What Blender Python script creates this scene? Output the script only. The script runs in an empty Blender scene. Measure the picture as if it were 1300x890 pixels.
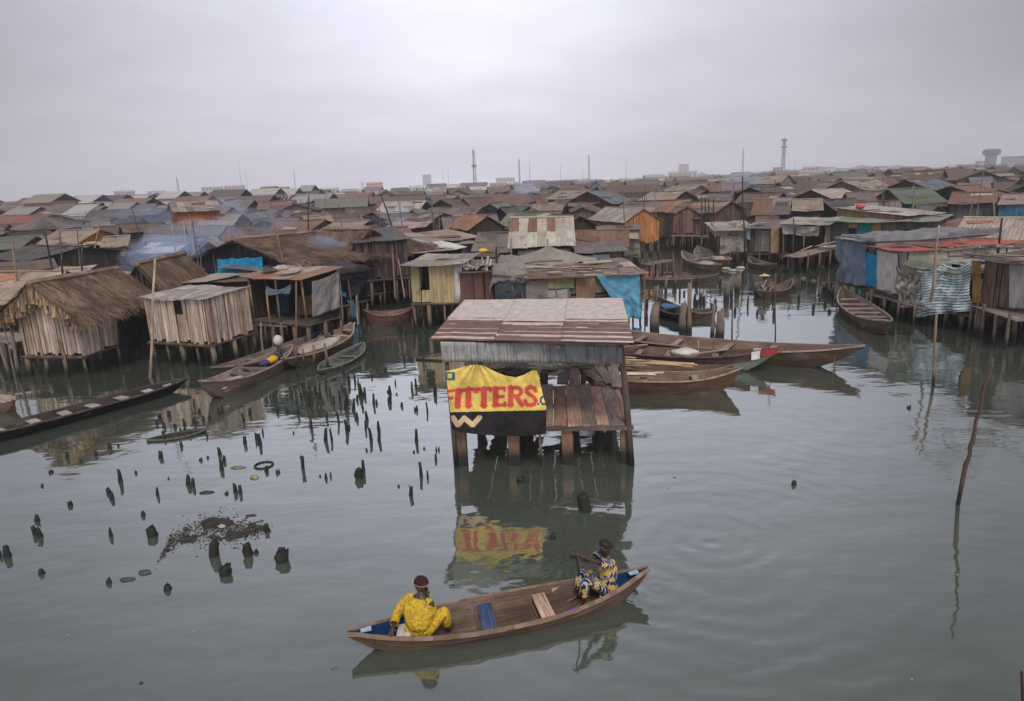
import bpy, math, random
from mathutils import Vector, Matrix, noise
R = math.radians
random.seed(7)
rnd = random.random
def ru(a, b): return a + (b - a) * random.random()
scene = bpy.context.scene
COL = scene.collection
# ------------------------------------------------------------------ camera
IMW, IMH, FP = 1300.0, 890.0, 867.0
PITCH, ROLL, CAMH = R(13.55), R(2.3), 6.0
_R0 = Vector((1, 0, 0)); _U0 = Vector((0, math.sin(PITCH), math.cos(PITCH)))
CF = Vector((0, math.cos(PITCH), -math.sin(PITCH)))
CU = _U0 * math.cos(ROLL) + _R0 * math.sin(ROLL)
CR = _R0 * math.cos(ROLL) - _U0 * math.sin(ROLL)
CP = Vector((0, 0, CAMH))
cam_d = bpy.data.cameras.new('camera'); cam = bpy.data.objects.new('camera', cam_d); COL.objects.link(cam)
m = Matrix((CR, CU, -CF)).transposed().to_4x4(); m.translation = CP
cam.matrix_world = m
cam_d.sensor_width = 36.0; cam_d.lens = FP / IMW * 36.0
cam_d.clip_start = 0.1; cam_d.clip_end = 6000
scene.camera = cam
def ray(px, py):
    return (CF * FP + CR * (px - IMW / 2) - CU * (py - IMH / 2)).normalized()
def at(px, py, z=0.0):
    d = ray(px, py); t = (z - CAMH) / d.z
    return CP + d * t
def atd(px, py, dist):
    d = ray(px, py); h = math.hypot(d.x, d.y); return CP + d * (dist / h)
def zfor(x, y, py):
    k = (IMH / 2 - py) / FP            # rel.U = k rel.F
    a = CU - CF * k
    return CAMH - (x * a.x + y * a.y) / a.z
def onplane(px, py, A, n):
    d = ray(px, py); t = (A - CP).dot(n) / d.dot(n); return CP + d * t
def proj(p):
    r = p - CP; f = r.dot(CF)
    return (IMW / 2 + FP * r.dot(CR) / f, IMH / 2 - FP * r.dot(CU) / f, f)
# ------------------------------------------------------------------ materials
def mat(name, build):
    m = bpy.data.materials.new(name); m.use_nodes = True
    nt = m.node_tree; nt.nodes.clear()
    out = nt.nodes.new('ShaderNodeOutputMaterial'); b = nt.nodes.new('ShaderNodeBsdfPrincipled')
    nt.links.new(b.outputs[0], out.inputs[0])
    build(nt, b, out); return m
def N(nt, t, **kw):
    n = nt.nodes.new(t)
    for k, v in kw.items():
        if k.startswith('i_'):
            n.inputs[int(k[2:]) if k[2:].isdigit() else k[2:].replace('_', ' ')].default_value = v
        else: setattr(n, k, v)
    return n
def uvmap(nt, sx, sy, sz=1):
    u = N(nt, 'ShaderNodeUVMap', uv_map='UVMap'); mp = N(nt, 'ShaderNodeMapping')
    mp.inputs['Scale'].default_value = (sx, sy, sz); nt.links.new(u.outputs[0], mp.inputs[0]); return mp.outputs[0]
def math_(nt, op, a, b=None, c=None):
    n = nt.nodes.new('ShaderNodeMath'); n.operation = op
    for i, x in enumerate((a, b, c)):
        if x is None: continue
        if isinstance(x, (int, float)): n.inputs[i].default_value = x
        else: nt.links.new(x, n.inputs[i])
    return n.outputs[0]
def maprange(nt, x, a, b, c, d):
    n = nt.nodes.new('ShaderNodeMapRange'); nt.links.new(x, n.inputs[0])
    for i, v in enumerate((a, b, c, d)): n.inputs[i + 1].default_value = v
    return n.outputs[0]
def mixc(nt, f, a, b, mode='MIX'):
    n = nt.nodes.new('ShaderNodeMix'); n.data_type = 'RGBA'; n.blend_type = mode
    if isinstance(f, (int, float)): n.inputs[0].default_value = f
    else: nt.links.new(f, n.inputs[0])
    for i, x in ((6, a), (7, b)):
        if isinstance(x, tuple): n.inputs[i].default_value = x + (1,) if len(x) == 3 else x
        else: nt.links.new(x, n.inputs[i])
    return n.outputs[2]
def noise_(nt, vec, scale, detail=4, rough=.6):
    n = N(nt, 'ShaderNodeTexNoise'); n.inputs['Scale'].default_value = scale
    n.inputs['Detail'].default_value = detail; n.inputs['Roughness'].default_value = rough
    if vec: nt.links.new(vec, n.inputs['Vector'])
    return n.outputs[0]
def objc(nt): return N(nt, 'ShaderNodeTexCoord').outputs['Object']
def bump(nt, b, h, strength, dist=.02):
    n = N(nt, 'ShaderNodeBump'); n.inputs['Strength'].default_value = strength; n.inputs['Distance'].default_value = dist
    nt.links.new(h, n.inputs['Height']); nt.links.new(n.outputs[0], b.inputs['Normal'])
def attr(nt): return N(nt, 'ShaderNodeAttribute', attribute_name='Col').outputs['Color']
def grey(nt, v):
    n = nt.nodes.new('ShaderNodeCombineColor')
    for i in range(3): nt.links.new(v, n.inputs[i])
    return n.outputs[0]
def b_wood(nt, b, out):
    g = noise_(nt, uvmap(nt, 38, 1.6), 1, 5, .65); s = noise_(nt, uvmap(nt, 2.2, .9), 1, 4)
    v = math_(nt, 'MULTIPLY', maprange(nt, g, .3, .72, .45, 1.6), maprange(nt, s, .3, .7, .62, 1.4))
    c = mixc(nt, 1.0, attr(nt), grey(nt, v), 'MULTIPLY')
    c = mixc(nt, maprange(nt, s, .58, .74, 0, .45), c, (.2, .185, .17))
    nt.links.new(c, b.inputs['Base Color']); b.inputs['Roughness'].default_value = .85; b.inputs['Specular IOR Level'].default_value = .12
    bump(nt, b, g, .5, .012)
def b_pile(nt, b, out):     # timber standing in water: wet dark slime with the tide line near the bottom
    g = noise_(nt, uvmap(nt, 30, 2), 1, 5, .65)
    geo = N(nt, 'ShaderNodeNewGeometry'); sx = N(nt, 'ShaderNodeSeparateXYZ'); nt.links.new(geo.outputs['Position'], sx.inputs[0])
    z = math_(nt, 'ADD', sx.outputs[2], maprange(nt, g, 0, 1, -.12, .12))
    wet = maprange(nt, z, .22, .5, 1, 0)
    c = mixc(nt, 1.0, attr(nt), grey(nt, maprange(nt, g, .3, .72, .45, 1.4)), 'MULTIPLY')
    c = mixc(nt, wet, c, (.014, .015, .012))
    nt.links.new(c, b.inputs['Base Color']); nt.links.new(maprange(nt, wet, 0, 1, .85, .55), b.inputs['Roughness']); b.inputs['Specular IOR Level'].default_value = .25
    bump(nt, b, g, .5, .012)
def b_metal(nt, b, out):    # corrugated sheet, rust creeping down the corrugations
    st = noise_(nt, uvmap(nt, 6, .55), 1, 5, .65); pa = noise_(nt, uvmap(nt, .9, .7), 1, 5, .6)
    u = N(nt, 'ShaderNodeUVMap', uv_map='UVMap'); sx = N(nt, 'ShaderNodeSeparateXYZ'); nt.links.new(u.outputs[0], sx.inputs[0])
    w = math_(nt, 'SINE', math_(nt, 'MULTIPLY', sx.outputs[0], 40.0))
    c = mixc(nt, 1.0, attr(nt), grey(nt, maprange(nt, st, .3, .7, .62, 1.3)), 'MULTIPLY')
    rm = maprange(nt, math_(nt, 'ADD', math_(nt, 'MULTIPLY', st, .5), math_(nt, 'MULTIPLY', pa, .5)), .5, .62, 0, .62)
    c = mixc(nt, rm, c, (.125, .078, .058))
    dk = maprange(nt, noise_(nt, uvmap(nt, 1.6, 1.1), 1.7, 4), .56, .7, 0, .55)
    c = mixc(nt, dk, c, (.055, .048, .042))
    nt.links.new(c, b.inputs['Base Color']); b.inputs['Roughness'].default_value = .62
    b.inputs['Specular IOR Level'].default_value = .22
    bump(nt, b, w, .5, .03)
def b_cloth(nt, b, out):
    o = objc(nt); n1 = noise_(nt, o, 1.7, 5, .6); n2 = noise_(nt, uvmap(nt, 2.2, 1.6), 1.5, 5, .55)
    c = mixc(nt, 1.0, attr(nt), grey(nt, maprange(nt, n1, .3, .7, .68, 1.22)), 'MULTIPLY')
    st = noise_(nt, uvmap(nt, 2.2, 1.8), 1, 6, .7); c = mixc(nt, maprange(nt, st, .58, .8, 0, .35), c, (.07, .06, .05))
    nt.links.new(c, b.inputs['Base Color']); b.inputs['Roughness'].default_value = .6; b.inputs['Specular IOR Level'].default_value = .12
    bump(nt, b, n2, .8, .16)
def b_thatch(nt, b, out):
    g = noise_(nt, uvmap(nt, 20, 2.0), 1, 4)
    s = noise_(nt, objc(nt), .9, 3)
    c = mixc(nt, 1.0, attr(nt), grey(nt, math_(nt, 'MULTIPLY', maprange(nt, g, .3, .7, .5, 1.4), maprange(nt, s, .35, .65, .6, 1.25))), 'MULTIPLY')
    nt.links.new(c, b.inputs['Base Color']); b.inputs['Roughness'].default_value = .95; b.inputs['Specular IOR Level'].default_value = .12
def b_plain(nt, b, out):
    o = objc(nt); n1 = noise_(nt, o, 6, 5)
    c = mixc(nt, 1.0, attr(nt), grey(nt, maprange(nt, n1, .3, .7, .75, 1.2)), 'MULTIPLY')
    nt.links.new(c, b.inputs['Base Color']); b.inputs['Roughness'].default_value = .7; b.inputs['Specular IOR Level'].default_value = .12
def b_mat(nt, b, out):      # woven mats / bamboo
    u = N(nt, 'ShaderNodeUVMap', uv_map='UVMap'); sx = N(nt, 'ShaderNodeSeparateXYZ'); nt.links.new(u.outputs[0], sx.inputs[0])
    w = math_(nt, 'MULTIPLY', math_(nt, 'SINE', math_(nt, 'MULTIPLY', sx.outputs[0], 60.0)), math_(nt, 'SINE', math_(nt, 'MULTIPLY', sx.outputs[1], 25.0)))
    g = noise_(nt, uvmap(nt, 12, 2.5), 1, 4)
    v = math_(nt, 'MULTIPLY', maprange(nt, w, -1, 1, .75, 1.15), maprange(nt, g, .3, .7, .65, 1.3))
    c = mixc(nt, 1.0, attr(nt), grey(nt, v), 'MULTIPLY')
    nt.links.new(c, b.inputs['Base Color']); b.inputs['Roughness'].default_value = .9; b.inputs['Specular IOR Level'].default_value = .12
def b_skin(nt, b, out):
    c = mixc(nt, 1.0, attr(nt), grey(nt, maprange(nt, noise_(nt, objc(nt), 14, 3), .3, .7, .85, 1.15)), 'MULTIPLY')
    nt.links.new(c, b.inputs['Base Color']); b.inputs['Roughness'].default_value = .45
def b_slime(nt, b, out):
    c = mixc(nt, 1.0, attr(nt), grey(nt, maprange(nt, noise_(nt, objc(nt), 9, 5), .3, .7, .4, 1.6)), 'MULTIPLY')
    nt.links.new(c, b.inputs['Base Color']); b.inputs['Roughness'].default_value = .6
    b.inputs['Specular IOR Level'].default_value = .3
M = dict(wood=mat('weathered_wood', b_wood), pile=mat('waterlogged_timber', b_pile), metal=mat('corrugated_sheet', b_metal),
         cloth=mat('tarpaulin', b_cloth), thatch=mat('palm_thatch', b_thatch), plain=mat('painted_surface', b_plain),
         mat=mat('woven_mat', b_mat), skin=mat('skin', b_skin), slime=mat('wet_mud', b_slime))
# ------------------------------------------------------------------ mesh builder
def vary(c, a=.18, h=.04):
    k = 1 + ru(-a, a); g_ = sum(c) / 3; c = tuple(max(.004, g_ + (x - g_) * 1.12) for x in c)
    return tuple(max(0.004, x * k * (1 + ru(-h, h))) for x in c)
class MB:
    def __init__(s): s.v = []; s.f = []; s.uv = []; s.c = []; s.smooth = []
    def face(s, pts, uvs, col, smooth=False):
        i = len(s.v); s.v.extend([tuple(p) for p in pts]); s.f.append(tuple(range(i, i + len(pts)))); s.uv.append(uvs); s.c.append(col); s.smooth.append(smooth)
    def quad(s, a, b, c, d, col, off=None):   # uv: u along ab, v along ad
        a, b, c, d = Vector(a), Vector(b), Vector(c), Vector(d)
        o = off or (rnd() * 50, rnd() * 50); w = (b - a).length; h = (d - a).length; w2 = (c - d).length
        s.face((a, b, c, d), ((o[0], o[1]), (o[0] + w, o[1]), (o[0] + w2, o[1] + h), (o[0], o[1] + h)), col)
    def hexa(s, p, col):  # p: 8 points, 0-3 bottom loop (seen from top CCW), 4-7 top loop
        p = [Vector(q) for q in p]; o = (rnd() * 50, rnd() * 50)
        L = [(p[1] - p[0]).length, (p[3] - p[0]).length, (p[4] - p[0]).length]; k = L.index(max(L))
        # (corner order a,b,c,d with axis of ab and ad)
        for (a, b, c, d, ab, ad) in ((4, 5, 6, 7, 0, 1), (3, 2, 1, 0, 0, 1), (0, 1, 5, 4, 0, 2), (2, 3, 7, 6, 0, 2), (1, 2, 6, 5, 1, 2), (3, 0, 4, 7, 1, 2)):
            if ad == k or ab != k: s.quad(p[a], p[b], p[c], p[d], col, o)
            else: s.quad(p[b], p[c], p[d], p[a], col, o)
    def box(s, o, ax, ay, az, col):
        o, ax, ay, az = Vector(o), Vector(ax), Vector(ay), Vector(az)
        if ax.cross(ay).dot(az) < 0: o = o + ax; ax = -ax
        s.hexa((o, o + ax, o + ax + ay, o + ay, o + az, o + ax + az, o + ax + ay + az, o + ay + az), col)
    def cbox(s, c, sx, sy, sz, col, rot=None):
        c = Vector(c); ax, ay, az = Vector((sx, 0, 0)), Vector((0, sy, 0)), Vector((0, 0, sz))
        if rot is not None: ax, ay, az = rot @ ax, rot @ ay, rot @ az
        s.box(c - (ax + ay + az) / 2, ax, ay, az, col)
    def beam(s, a, b, w, h, col):
        a, b = Vector(a), Vector(b); d = (b - a)
        if d.length < 1e-5: return
        dn = d.normalized(); up = Vector((0, 0, 1)) if abs(dn.z) < .9 else Vector((1, 0, 0))
        x = dn.cross(up).normalized() * w; y = x.cross(dn).normalized() * h
        s.box(a - x / 2 - y / 2, x, y, d, col)
    def tube(s, pts, rad, n, col, cap=True):
        pts = [Vector(p) for p in pts]
        if isinstance(rad, (int, float)): rad = [rad] * len(pts)
        rings = []; L = 0; o = (rnd() * 50, rnd() * 50); ls = []
        for i, p in enumerate(pts):
            d = (pts[min(i + 1, len(pts) - 1)] - pts[max(i - 1, 0)]).normalized()
            up = Vector((0, 0, 1)) if abs(d.z) < .9 else Vector((0, 1, 0))
            x = d.cross(up).normalized(); y = x.cross(d).normalized()
            if i: L += (p - pts[i - 1]).length
            ls.append(L)
            rings.append([p + (x * math.cos(2 * math.pi * k / n) + y * math.sin(2 * math.pi * k / n)) * rad[i] for k in range(n)])
        base = len(s.v)
        for r in rings: s.v.extend(tuple(q) for q in r)
        for i in range(len(pts) - 1):
            for k in range(n):
                k2 = (k + 1) % n; u0 = 2 * math.pi * rad[i] * k / n; u1 = 2 * math.pi * rad[i] * (k + 1) / n
                s.f.append((base + i * n + k, base + i * n + k2, base + (i + 1) * n + k2, base + (i + 1) * n + k))
                s.uv.append(((o[0] + u0, o[1] + ls[i]), (o[0] + u1, o[1] + ls[i]), (o[0] + u1, o[1] + ls[i + 1]), (o[0] + u0, o[1] + ls[i + 1])))
                s.c.append(col); s.smooth.append(n > 5)
        if cap:
            for r, rev in ((0, False), (len(pts) - 1, True)):
                idx = [base + r * n + k for k in range(n)]
                if not rev: idx = idx[::-1]
                s.f.append(tuple(idx)); s.uv.append(tuple((o[0] + s.v[i][0], o[1] + s.v[i][1]) for i in idx)); s.c.append(col); s.smooth.append(False)
    def grid(s, fn, nu, nv, colf, lu=1.0, lv=1.0, smooth=True, closed=False):
        base = len(s.v)
        for j in range(nv + 1):
            for i in range(nu + 1): s.v.append(tuple(fn(i / nu, j / nv)))
        for j in range(nv):
            for i in range(nu):
                a = base + j * (nu + 1) + i
                s.f.append((a, a + 1, a + nu + 2, a + nu + 1))
                s.uv.append(((i / nu * lu, j / nv * lv), ((i + 1) / nu * lu, j / nv * lv), ((i + 1) / nu * lu, (j + 1) / nv * lv), (i / nu * lu, (j + 1) / nv * lv)))
                s.c.append(colf((i + .5) / nu, (j + .5) / nv) if callable(colf) else colf); s.smooth.append(smooth)
    def build(s, name, material, parent=None, solid=0):
        me = bpy.data.meshes.new(name); me.from_pydata(s.v, [], s.f)
        uvl = me.uv_layers.new(name='UVMap'); flat = [x for f in s.uv for p in f for x in p]; uvl.data.foreach_set('uv', flat)
        ca = me.color_attributes.new('Col', 'FLOAT_COLOR', 'CORNER')
        cf = []
        for f, c in zip(s.f, s.c): cf.extend([c[0], c[1], c[2], 1.0] * len(f))
        ca.data.foreach_set('color', cf)
        me.polygons.foreach_set('use_smooth', s.smooth)
        me.materials.append(M[material] if isinstance(material, str) else material); me.update()
        o = bpy.data.objects.new(name, me); COL.objects.link(o)
        if parent is not None: o.parent = parent
        if solid:
            md = o.modifiers.new('thickness', 'SOLIDIFY'); md.thickness = solid; md.offset = 0
        return o
def tag(o, label, cat, group=None, kind=None):
    o['label'] = label; o['category'] = cat
    if group: o['group'] = group
    if kind: o['kind'] = kind
    return o
def thing(name, label, cat, loc=(0, 0, 0), rotz=0, group=None):
    o = bpy.data.objects.new(name, None); COL.objects.link(o); o.empty_display_size = .3
    o.location = loc; o.rotation_euler = (0, 0, rotz)
    return tag(o, label, cat, group)
def copy_tree(o, parent=None):
    c = o.copy(); COL.objects.link(c); c.parent = parent
    for ch in list(o.children): copy_tree(ch, c)
    return c
# palettes (real base colours)
P = dict(tan=(.255, .205, .16), paletan=(.37, .32, .265), pale=(.50, .47, .43), rust=(.165, .095, .07), rustorange=(.26, .135, .085), brown=(.105, .072, .054),
         dark=(.04, .031, .026), grey=(.13, .113, .10), darkgrey=(.075, .069, .065), green=(.12, .13, .10), bluegrey=(.115, .13, .15), teal=(.035, .09, .095),
         blue=(.05, .13, .20), pink=(.30, .22, .19), red=(.22, .08, .06), orange=(.36, .155, .06), yellow=(.42, .33, .14), wood=(.17, .125, .095),
         palewood=(.34, .28, .24), black=(.009, .008, .009), thatch=(.21, .15, .10))
EXPO, SUNE, HAZE = 0.62, 1.5, 0.00048
# ------------------------------------------------------------------ houses
def roof_patch(mb, P00, P10, P11, P01, colf, sw=.85, rows=2, jit=.02, thick=.015, rag=.06):
    """sheets between the eave P00-P10 and the ridge P01-P11; every sheet is its own lapped slab"""
    P00, P10, P11, P01 = map(Vector, (P00, P10, P11, P01))
    w = (P10 - P00).length; n = max(1, int(w / sw + .5))
    nrm = (P10 - P00).cross(P01 - P00)
    if nrm.length < 1e-6: nrm = Vector((0, 0, 1))
    nrm.normalize()
    if nrm.z < 0: nrm = -nrm
    def bl(u, v): return (P00 * (1 - u) + P10 * u) * (1 - v) + (P01 * (1 - u) + P11 * u) * v
    for j in range(rows):
        for i in range(n):
            u0, u1 = i / n, (i + 1.06) / n; v0, v1 = j / rows, min(1.0, (j + 1.05) / rows)
            if j == 0: v0 -= ru(0, rag)
            u1 = min(u1, 1.0)
            k = nrm * (ru(0, jit) + j * .012); k2 = nrm * (ru(0, jit) + .004 * (i % 2))
            a, b, c, d = bl(u0, v0) + k, bl(u1, v0) + k, bl(u1, v1) + k2, bl(u0, v1) + k2
            t = nrm * thick; col = colf(j)
            mb.hexa((a - t, b - t, c - t, d - t, a, b, c, d), col)
def thatch_patch(mb, P00, P10, P11, P01, base, dens=130, ln=.55):
    P00, P10, P11, P01 = map(Vector, (P00, P10, P11, P01))
    def bl(u, v): return (P00 * (1 - u) + P10 * u) * (1 - v) + (P01 * (1 - u) + P11 * u) * v
    nrm = (P10 - P00).cross(P01 - P00).normalized()
    if nrm.z < 0: nrm = -nrm
    t = nrm * .1
    nb = 14
    for i in range(nb):
        for j in range(6):
            a, b, c, d = bl(i / nb, j / 6), bl((i + 1) / nb, j / 6), bl((i + 1) / nb, (j + 1) / 6), bl(i / nb, (j + 1) / 6)
            mb.quad(a, b, c, d, vary(base, .2))
            mb.quad(d - t, c - t, b - t, a - t, vary(base, .2))
    down = ((P00 + P10) - (P01 + P11)).normalized(); side = (P10 - P00).normalized()
    area = (P10 - P00).length * (P01 - P00).length
    for k in range(int(area * dens)):
        u, v = ru(-.01, 1.01), rnd() ** 1.15
        p = bl(u, v) + nrm * ru(0, .07); l = ln * ru(.5, 1.3)
        d = (down + side * ru(-.28, .28) + nrm * ru(-.02, .12)).normalized() * l
        if v < .08: d.z -= .12 * l * ru(0, 3)
        s = (side + down * ru(-.2, .2)) * ru(.007, .018)
        tone = random.choice(((.30, .21, .15), (.22, .15, .105), (.13, .09, .068), (.27, .205, .155), (.17, .12, .09)))
        c = vary(tuple(x * y / .17 * 1.0 for x, y in zip(tone, (base[0] * .85, base[1] * 1.05, base[2] * 1.4))), .2) if False else vary(tone, .2)
        p2 = p + d
        mb.face((p - s, p + s, p2 + s * .4, p2 - s * .4), ((0, 0), (.03, 0), (.03, l), (0, l)), c)
def plank_wall(mb, A, B, zb, topf, col, pw=.2, holes=(), thick=.025, near=True, lean=.025, gap=.0, jag=.11, palette=None):
    """upright boards from A to B (xy, local); topf(u) gives the top; holes = (u0,u1,z0,z1) in metres along the wall"""
    A, B = Vector((A[0], A[1], 0)), Vector((B[0], B[1], 0)); L = (B - A).length
    if L < .05: return
    d = (B - A) / L; n = Vector((d.y, -d.x, 0)); x = 0.0
    while x < L - .02:
        w = min(pw * ru(.7, 1.3), L - x)
        u0, u1 = x, x + w - gap * rnd()
        c = vary(random.choice(palette) if palette else col, .16, .03)
        segs = [(zb + ru(-jag, jag), None)]
        mid = (u0 + u1) / 2; cuts = [h for h in holes if h[0] < mid < h[1]]
        zt0, zt1 = topf(u0 / L), topf(u1 / L)
        if cuts:
            h = cuts[0]; parts = [(segs[0][0], h[2], h[2]), (h[3], zt0, zt1)]
        else: parts = [(segs[0][0], zt0, zt1)]
        sh = d * ru(-lean, lean); off = n * ru(-.012, .012)
        for (z0, za, zc) in parts:
            if max(za, zc) - z0 < .05: continue
            p0 = A + d * u0 + off; p1 = A + d * u1 + off
            if near:
                q = n * thick; Z = Vector((0, 0, 1))
                mb.hexa((p0 + Z * z0 - q, p1 + Z * z0 - q, p1 + Z * z0, p0 + Z * z0, p0 + sh + Z * za - q, p1 + sh + Z * zc - q, p1 + sh + Z * zc, p0 + sh + Z * za) if False else
                        (p0 + q + Z * z0, p1 + q + Z * z0, p1 + Z * z0, p0 + Z * z0, p0 + q + sh + Z * za, p1 + q + sh + Z * zc, p1 + sh + Z * zc, p0 + sh + Z * za), c)
            else:
                Z = Vector((0, 0, 1)); mb.quad(p0 + Z * z0, p1 + Z * z0, p1 + sh + Z * zc, p0 + sh + Z * za, c)
        x += w
class House: pass
def house(O, rot, w, d, zf, ze, kind='gable_x', rise=.9, roof='tan', wall='brown', roofmat='metal', wallmat='wood', over=.3, near=True, pw=.2,
          holes=None, openfront=False, stilts=True, label='', name='stilt_house', group=None, sheet=.85, rows=2, pal=None, roofpal=None, rowpal=None, door=False, win=0, spread=.16, sides='fblr', ns=None, thdens=130, cat='house', sagging=.0, ragged=1.0, extras=False, under=True):
    """local frame: front wall on y=0 from -w/2 to w/2, depth d away from the viewer. zf floor, ze eave height"""
    holes = holes or {}; O_dist = math.hypot(O[0], O[1])
    t = thing(name, label, cat, (O[0], O[1], 0), rot, group)
    t['roofdesc'] = roof; t['walldesc'] = wall; t['kinddesc'] = kind
    rc = P[roof] if isinstance(roof, str) else roof; wc = P[wall] if isinstance(wall, str) else wall
    hw = w / 2
    if kind == 'gable_x': rz = lambda x, y: ze + rise * (1 - abs(y - d / 2) / (d / 2))
    elif kind == 'gable_y': rz = lambda x, y: ze + rise * (1 - abs(x) / hw)
    elif kind == 'shed': rz = lambda x, y: ze + rise * y / d
    elif kind == 'shedx': rz = lambda x, y: ze + rise * (x + hw) / w
    elif kind == 'hip': rz = lambda x, y: ze + .02
    # walls
    wb = MB(); e = -.04
    def wl(A, B, key):
        plank_wall(wb, A, B, zf, lambda u: rz(A[0] + (B[0] - A[0]) * u, A[1] + (B[1] - A[1]) * u) + e, wc, pw, holes.get(key, ()), near=near, palette=pal, gap=.05 if near else 0)
    if 'f' in sides and not openfront:
        if kind == 'gable_y': wl((-hw, 0), (0, 0), 'f1'); wl((0, 0), (hw, 0), 'f')
        else: wl((-hw, 0), (hw, 0), 'f')
    if 'r' in sides:
        if kind == 'gable_x': wl((hw, 0), (hw, d / 2), 'r'); wl((hw, d / 2), (hw, d), 'r2')
        else: wl((hw, 0), (hw, d), 'r')
    if 'b' in sides:
        if kind == 'gable_y': wl((hw, d), (0, d), 'b'); wl((0, d), (-hw, d), 'b')
        else: wl((hw, d), (-hw, d), 'b')
    if 'l' in sides:
        if kind == 'gable_x': wl((-hw, d), (-hw, d / 2), 'l2'); wl((-hw, d / 2), (-hw, 0), 'l')
        else: wl((-hw, d), (-hw, 0), 'l')
    if wb.f: wb.build('wall', wallmat, t)
    # roof
    rb = MB(); o = over
    if rowpal: cf = lambda j: vary(random.choice([P[q] if isinstance(q, str) else q for q in rowpal[j]]), spread)
    elif roofpal: cf = lambda j: vary(random.choice([P[q] if isinstance(q, str) else q for q in roofpal]), spread)
    else: cf = lambda j: vary(rc, spread)
    def rp(a, b, c, dd, last=False):
        if roofmat == 'thatch': thatch_patch(rb, a, b, c, dd, P['thatch'], thdens)
        else: roof_patch(rb, a, b, c, dd, cf, sheet, rows, .025 if near else .04, .02)
    if kind == 'gable_x':
        s = rise / (d / 2); zl = ze - o * s
        rp((-hw - o, -o, zl), (hw + o, -o, zl), (hw + o, d / 2, ze + rise), (-hw - o, d / 2, ze + rise))
        rp((hw + o, d + o, zl), (-hw - o, d + o, zl), (-hw - o, d / 2, ze + rise), (hw + o, d / 2, ze + rise))
        rb.tube([(-hw - o, d / 2, ze + rise + .03), (hw + o, d / 2, ze + rise + .03)], .06 if roofmat != 'thatch' else .12, 5, vary(rc, .1) if roofmat != 'thatch' else (.2, .15, .11))
    elif kind == 'gable_y':
        s = rise / hw; zl = ze - o * s
        rp((hw + o, -o, zl), (hw + o, d + o, zl), (0, d + o, ze + rise), (0, -o, ze + rise))
        rp((-hw - o, d + o, zl), (-hw - o, -o, zl), (0, -o, ze + rise), (0, d + o, ze + rise))
        if roofmat == 'thatch' and thdens > 500:
            for q in range(900):        # fringe hanging along the front verge
                x = ru(-hw - o, hw + o); z = ze + rise - abs(x) * s - .02; l = ru(.15, .55) * (1.3 - abs(x) / (hw + o) * .4); y_ = -o + ru(-.05, .35); k = ru(.006, .014)
                rb.face(((x - k, y_, z), (x + k, y_, z), (x + k * .3 + ru(-.12, .12), y_ + ru(-.1, .05), z - l), (x - k * .3 + ru(-.12, .12), y_, z - l)), ((0, 0), (.03, 0), (.03, l), (0, l)), vary(random.choice(((.34, .235, .155), (.24, .165, .11), (.15, .105, .075))), .2))
        rb.tube([(0, -o, ze + rise + .03), (0, d + o, ze + rise + .03)], .06 if roofmat != 'thatch' else .12, 5, vary(rc, .1) if roofmat != 'thatch' else (.2, .15, .11))
    elif kind == 'shed':
        s = rise / d
        rp((-hw - o, -o, ze - o * s), (hw + o, -o, ze - o * s), (hw + o, d + o, ze + rise + o * s), (-hw - o, d + o, ze + rise + o * s))
    elif kind == 'shedx':
        s = rise / w
        rp((-hw - o, d + o, ze - o * s), (-hw - o, -o, ze - o * s), (hw + o, -o, ze + rise + o * s), (hw + o, d + o, ze + rise + o * s))
    elif kind == 'hip':
        r0 = max(.1, hw - d / 2 * .8)
        zl = ze - .12; zt = ze + rise
        rp((-hw - o, -o, zl), (hw + o, -o, zl), (r0, d / 2, zt), (-r0, d / 2, zt))
        rp((hw + o, d + o, zl), (-hw - o, d + o, zl), (-r0, d / 2, zt), (r0, d / 2, zt))
        rp((hw + o, -o, zl), (hw + o, d + o, zl), (r0, d / 2, zt), (r0, d / 2 + .05, zt))
        rp((-hw - o, d + o, zl), (-hw - o, -o, zl), (-r0, d / 2, zt), (-r0, d / 2 + .05, zt))
    amp = (.05 if roofmat != 'thatch' else .08) * (1 if near else 1.3) * ragged; ph = ru(0, 90)
    if roofmat in ('metal', 'cloth') and ragged > 0:      # patched sheets laid askew over the old ones
        for q in range(int(w * d * .22 * ragged)):
            x, y = ru(-hw, hw), ru(0, d); L1, L2 = ru(.7, 1.8), ru(.4, .9); a = ru(-.25, .25) + (1.57 if kind == 'gable_y' else 0)
            c_ = [(x + math.cos(a) * i_ * L1 / 2 - math.sin(a) * j_ * L2 / 2, y + math.sin(a) * i_ * L1 / 2 + math.cos(a) * j_ * L2 / 2) for i_, j_ in ((-1, -1), (1, -1), (1, 1), (-1, 1))]
            if any(abs(p_[0]) > hw + .2 or p_[1] < -.2 or p_[1] > d + .2 for p_ in c_): continue
            if kind == 'gable_x' and (c_[0][1] - d / 2) * (c_[2][1] - d / 2) < 0: continue
            if kind == 'gable_y' and min(p_[0] for p_ in c_) * max(p_[0] for p_ in c_) < 0: continue
            if kind == 'hip': continue
            pc_ = vary(random.choice((P['rust'], P['tan'], P['grey'], P['brown'], P['darkgrey'], P['paletan'], P['dark'], P['rustorange'], P['brown'])), .25)
            zz = [rz(*p_) + .05 + ru(0, .03) for p_ in c_]
            rb.hexa([(p_[0], p_[1], z_ - .015) for p_, z_ in zip(c_, zz)] + [(p_[0], p_[1], z_) for p_, z_ in zip(c_, zz)], pc_)
    for i_, v_ in enumerate(rb.v):
        rb.v[i_] = (v_[0], v_[1], v_[2] + amp * noise.noise(Vector((v_[0] * .9, v_[1] * .9, ph))) * 1.6 - .07 * ragged * (1 - (v_[0] / (hw + .5)) ** 2))
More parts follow.
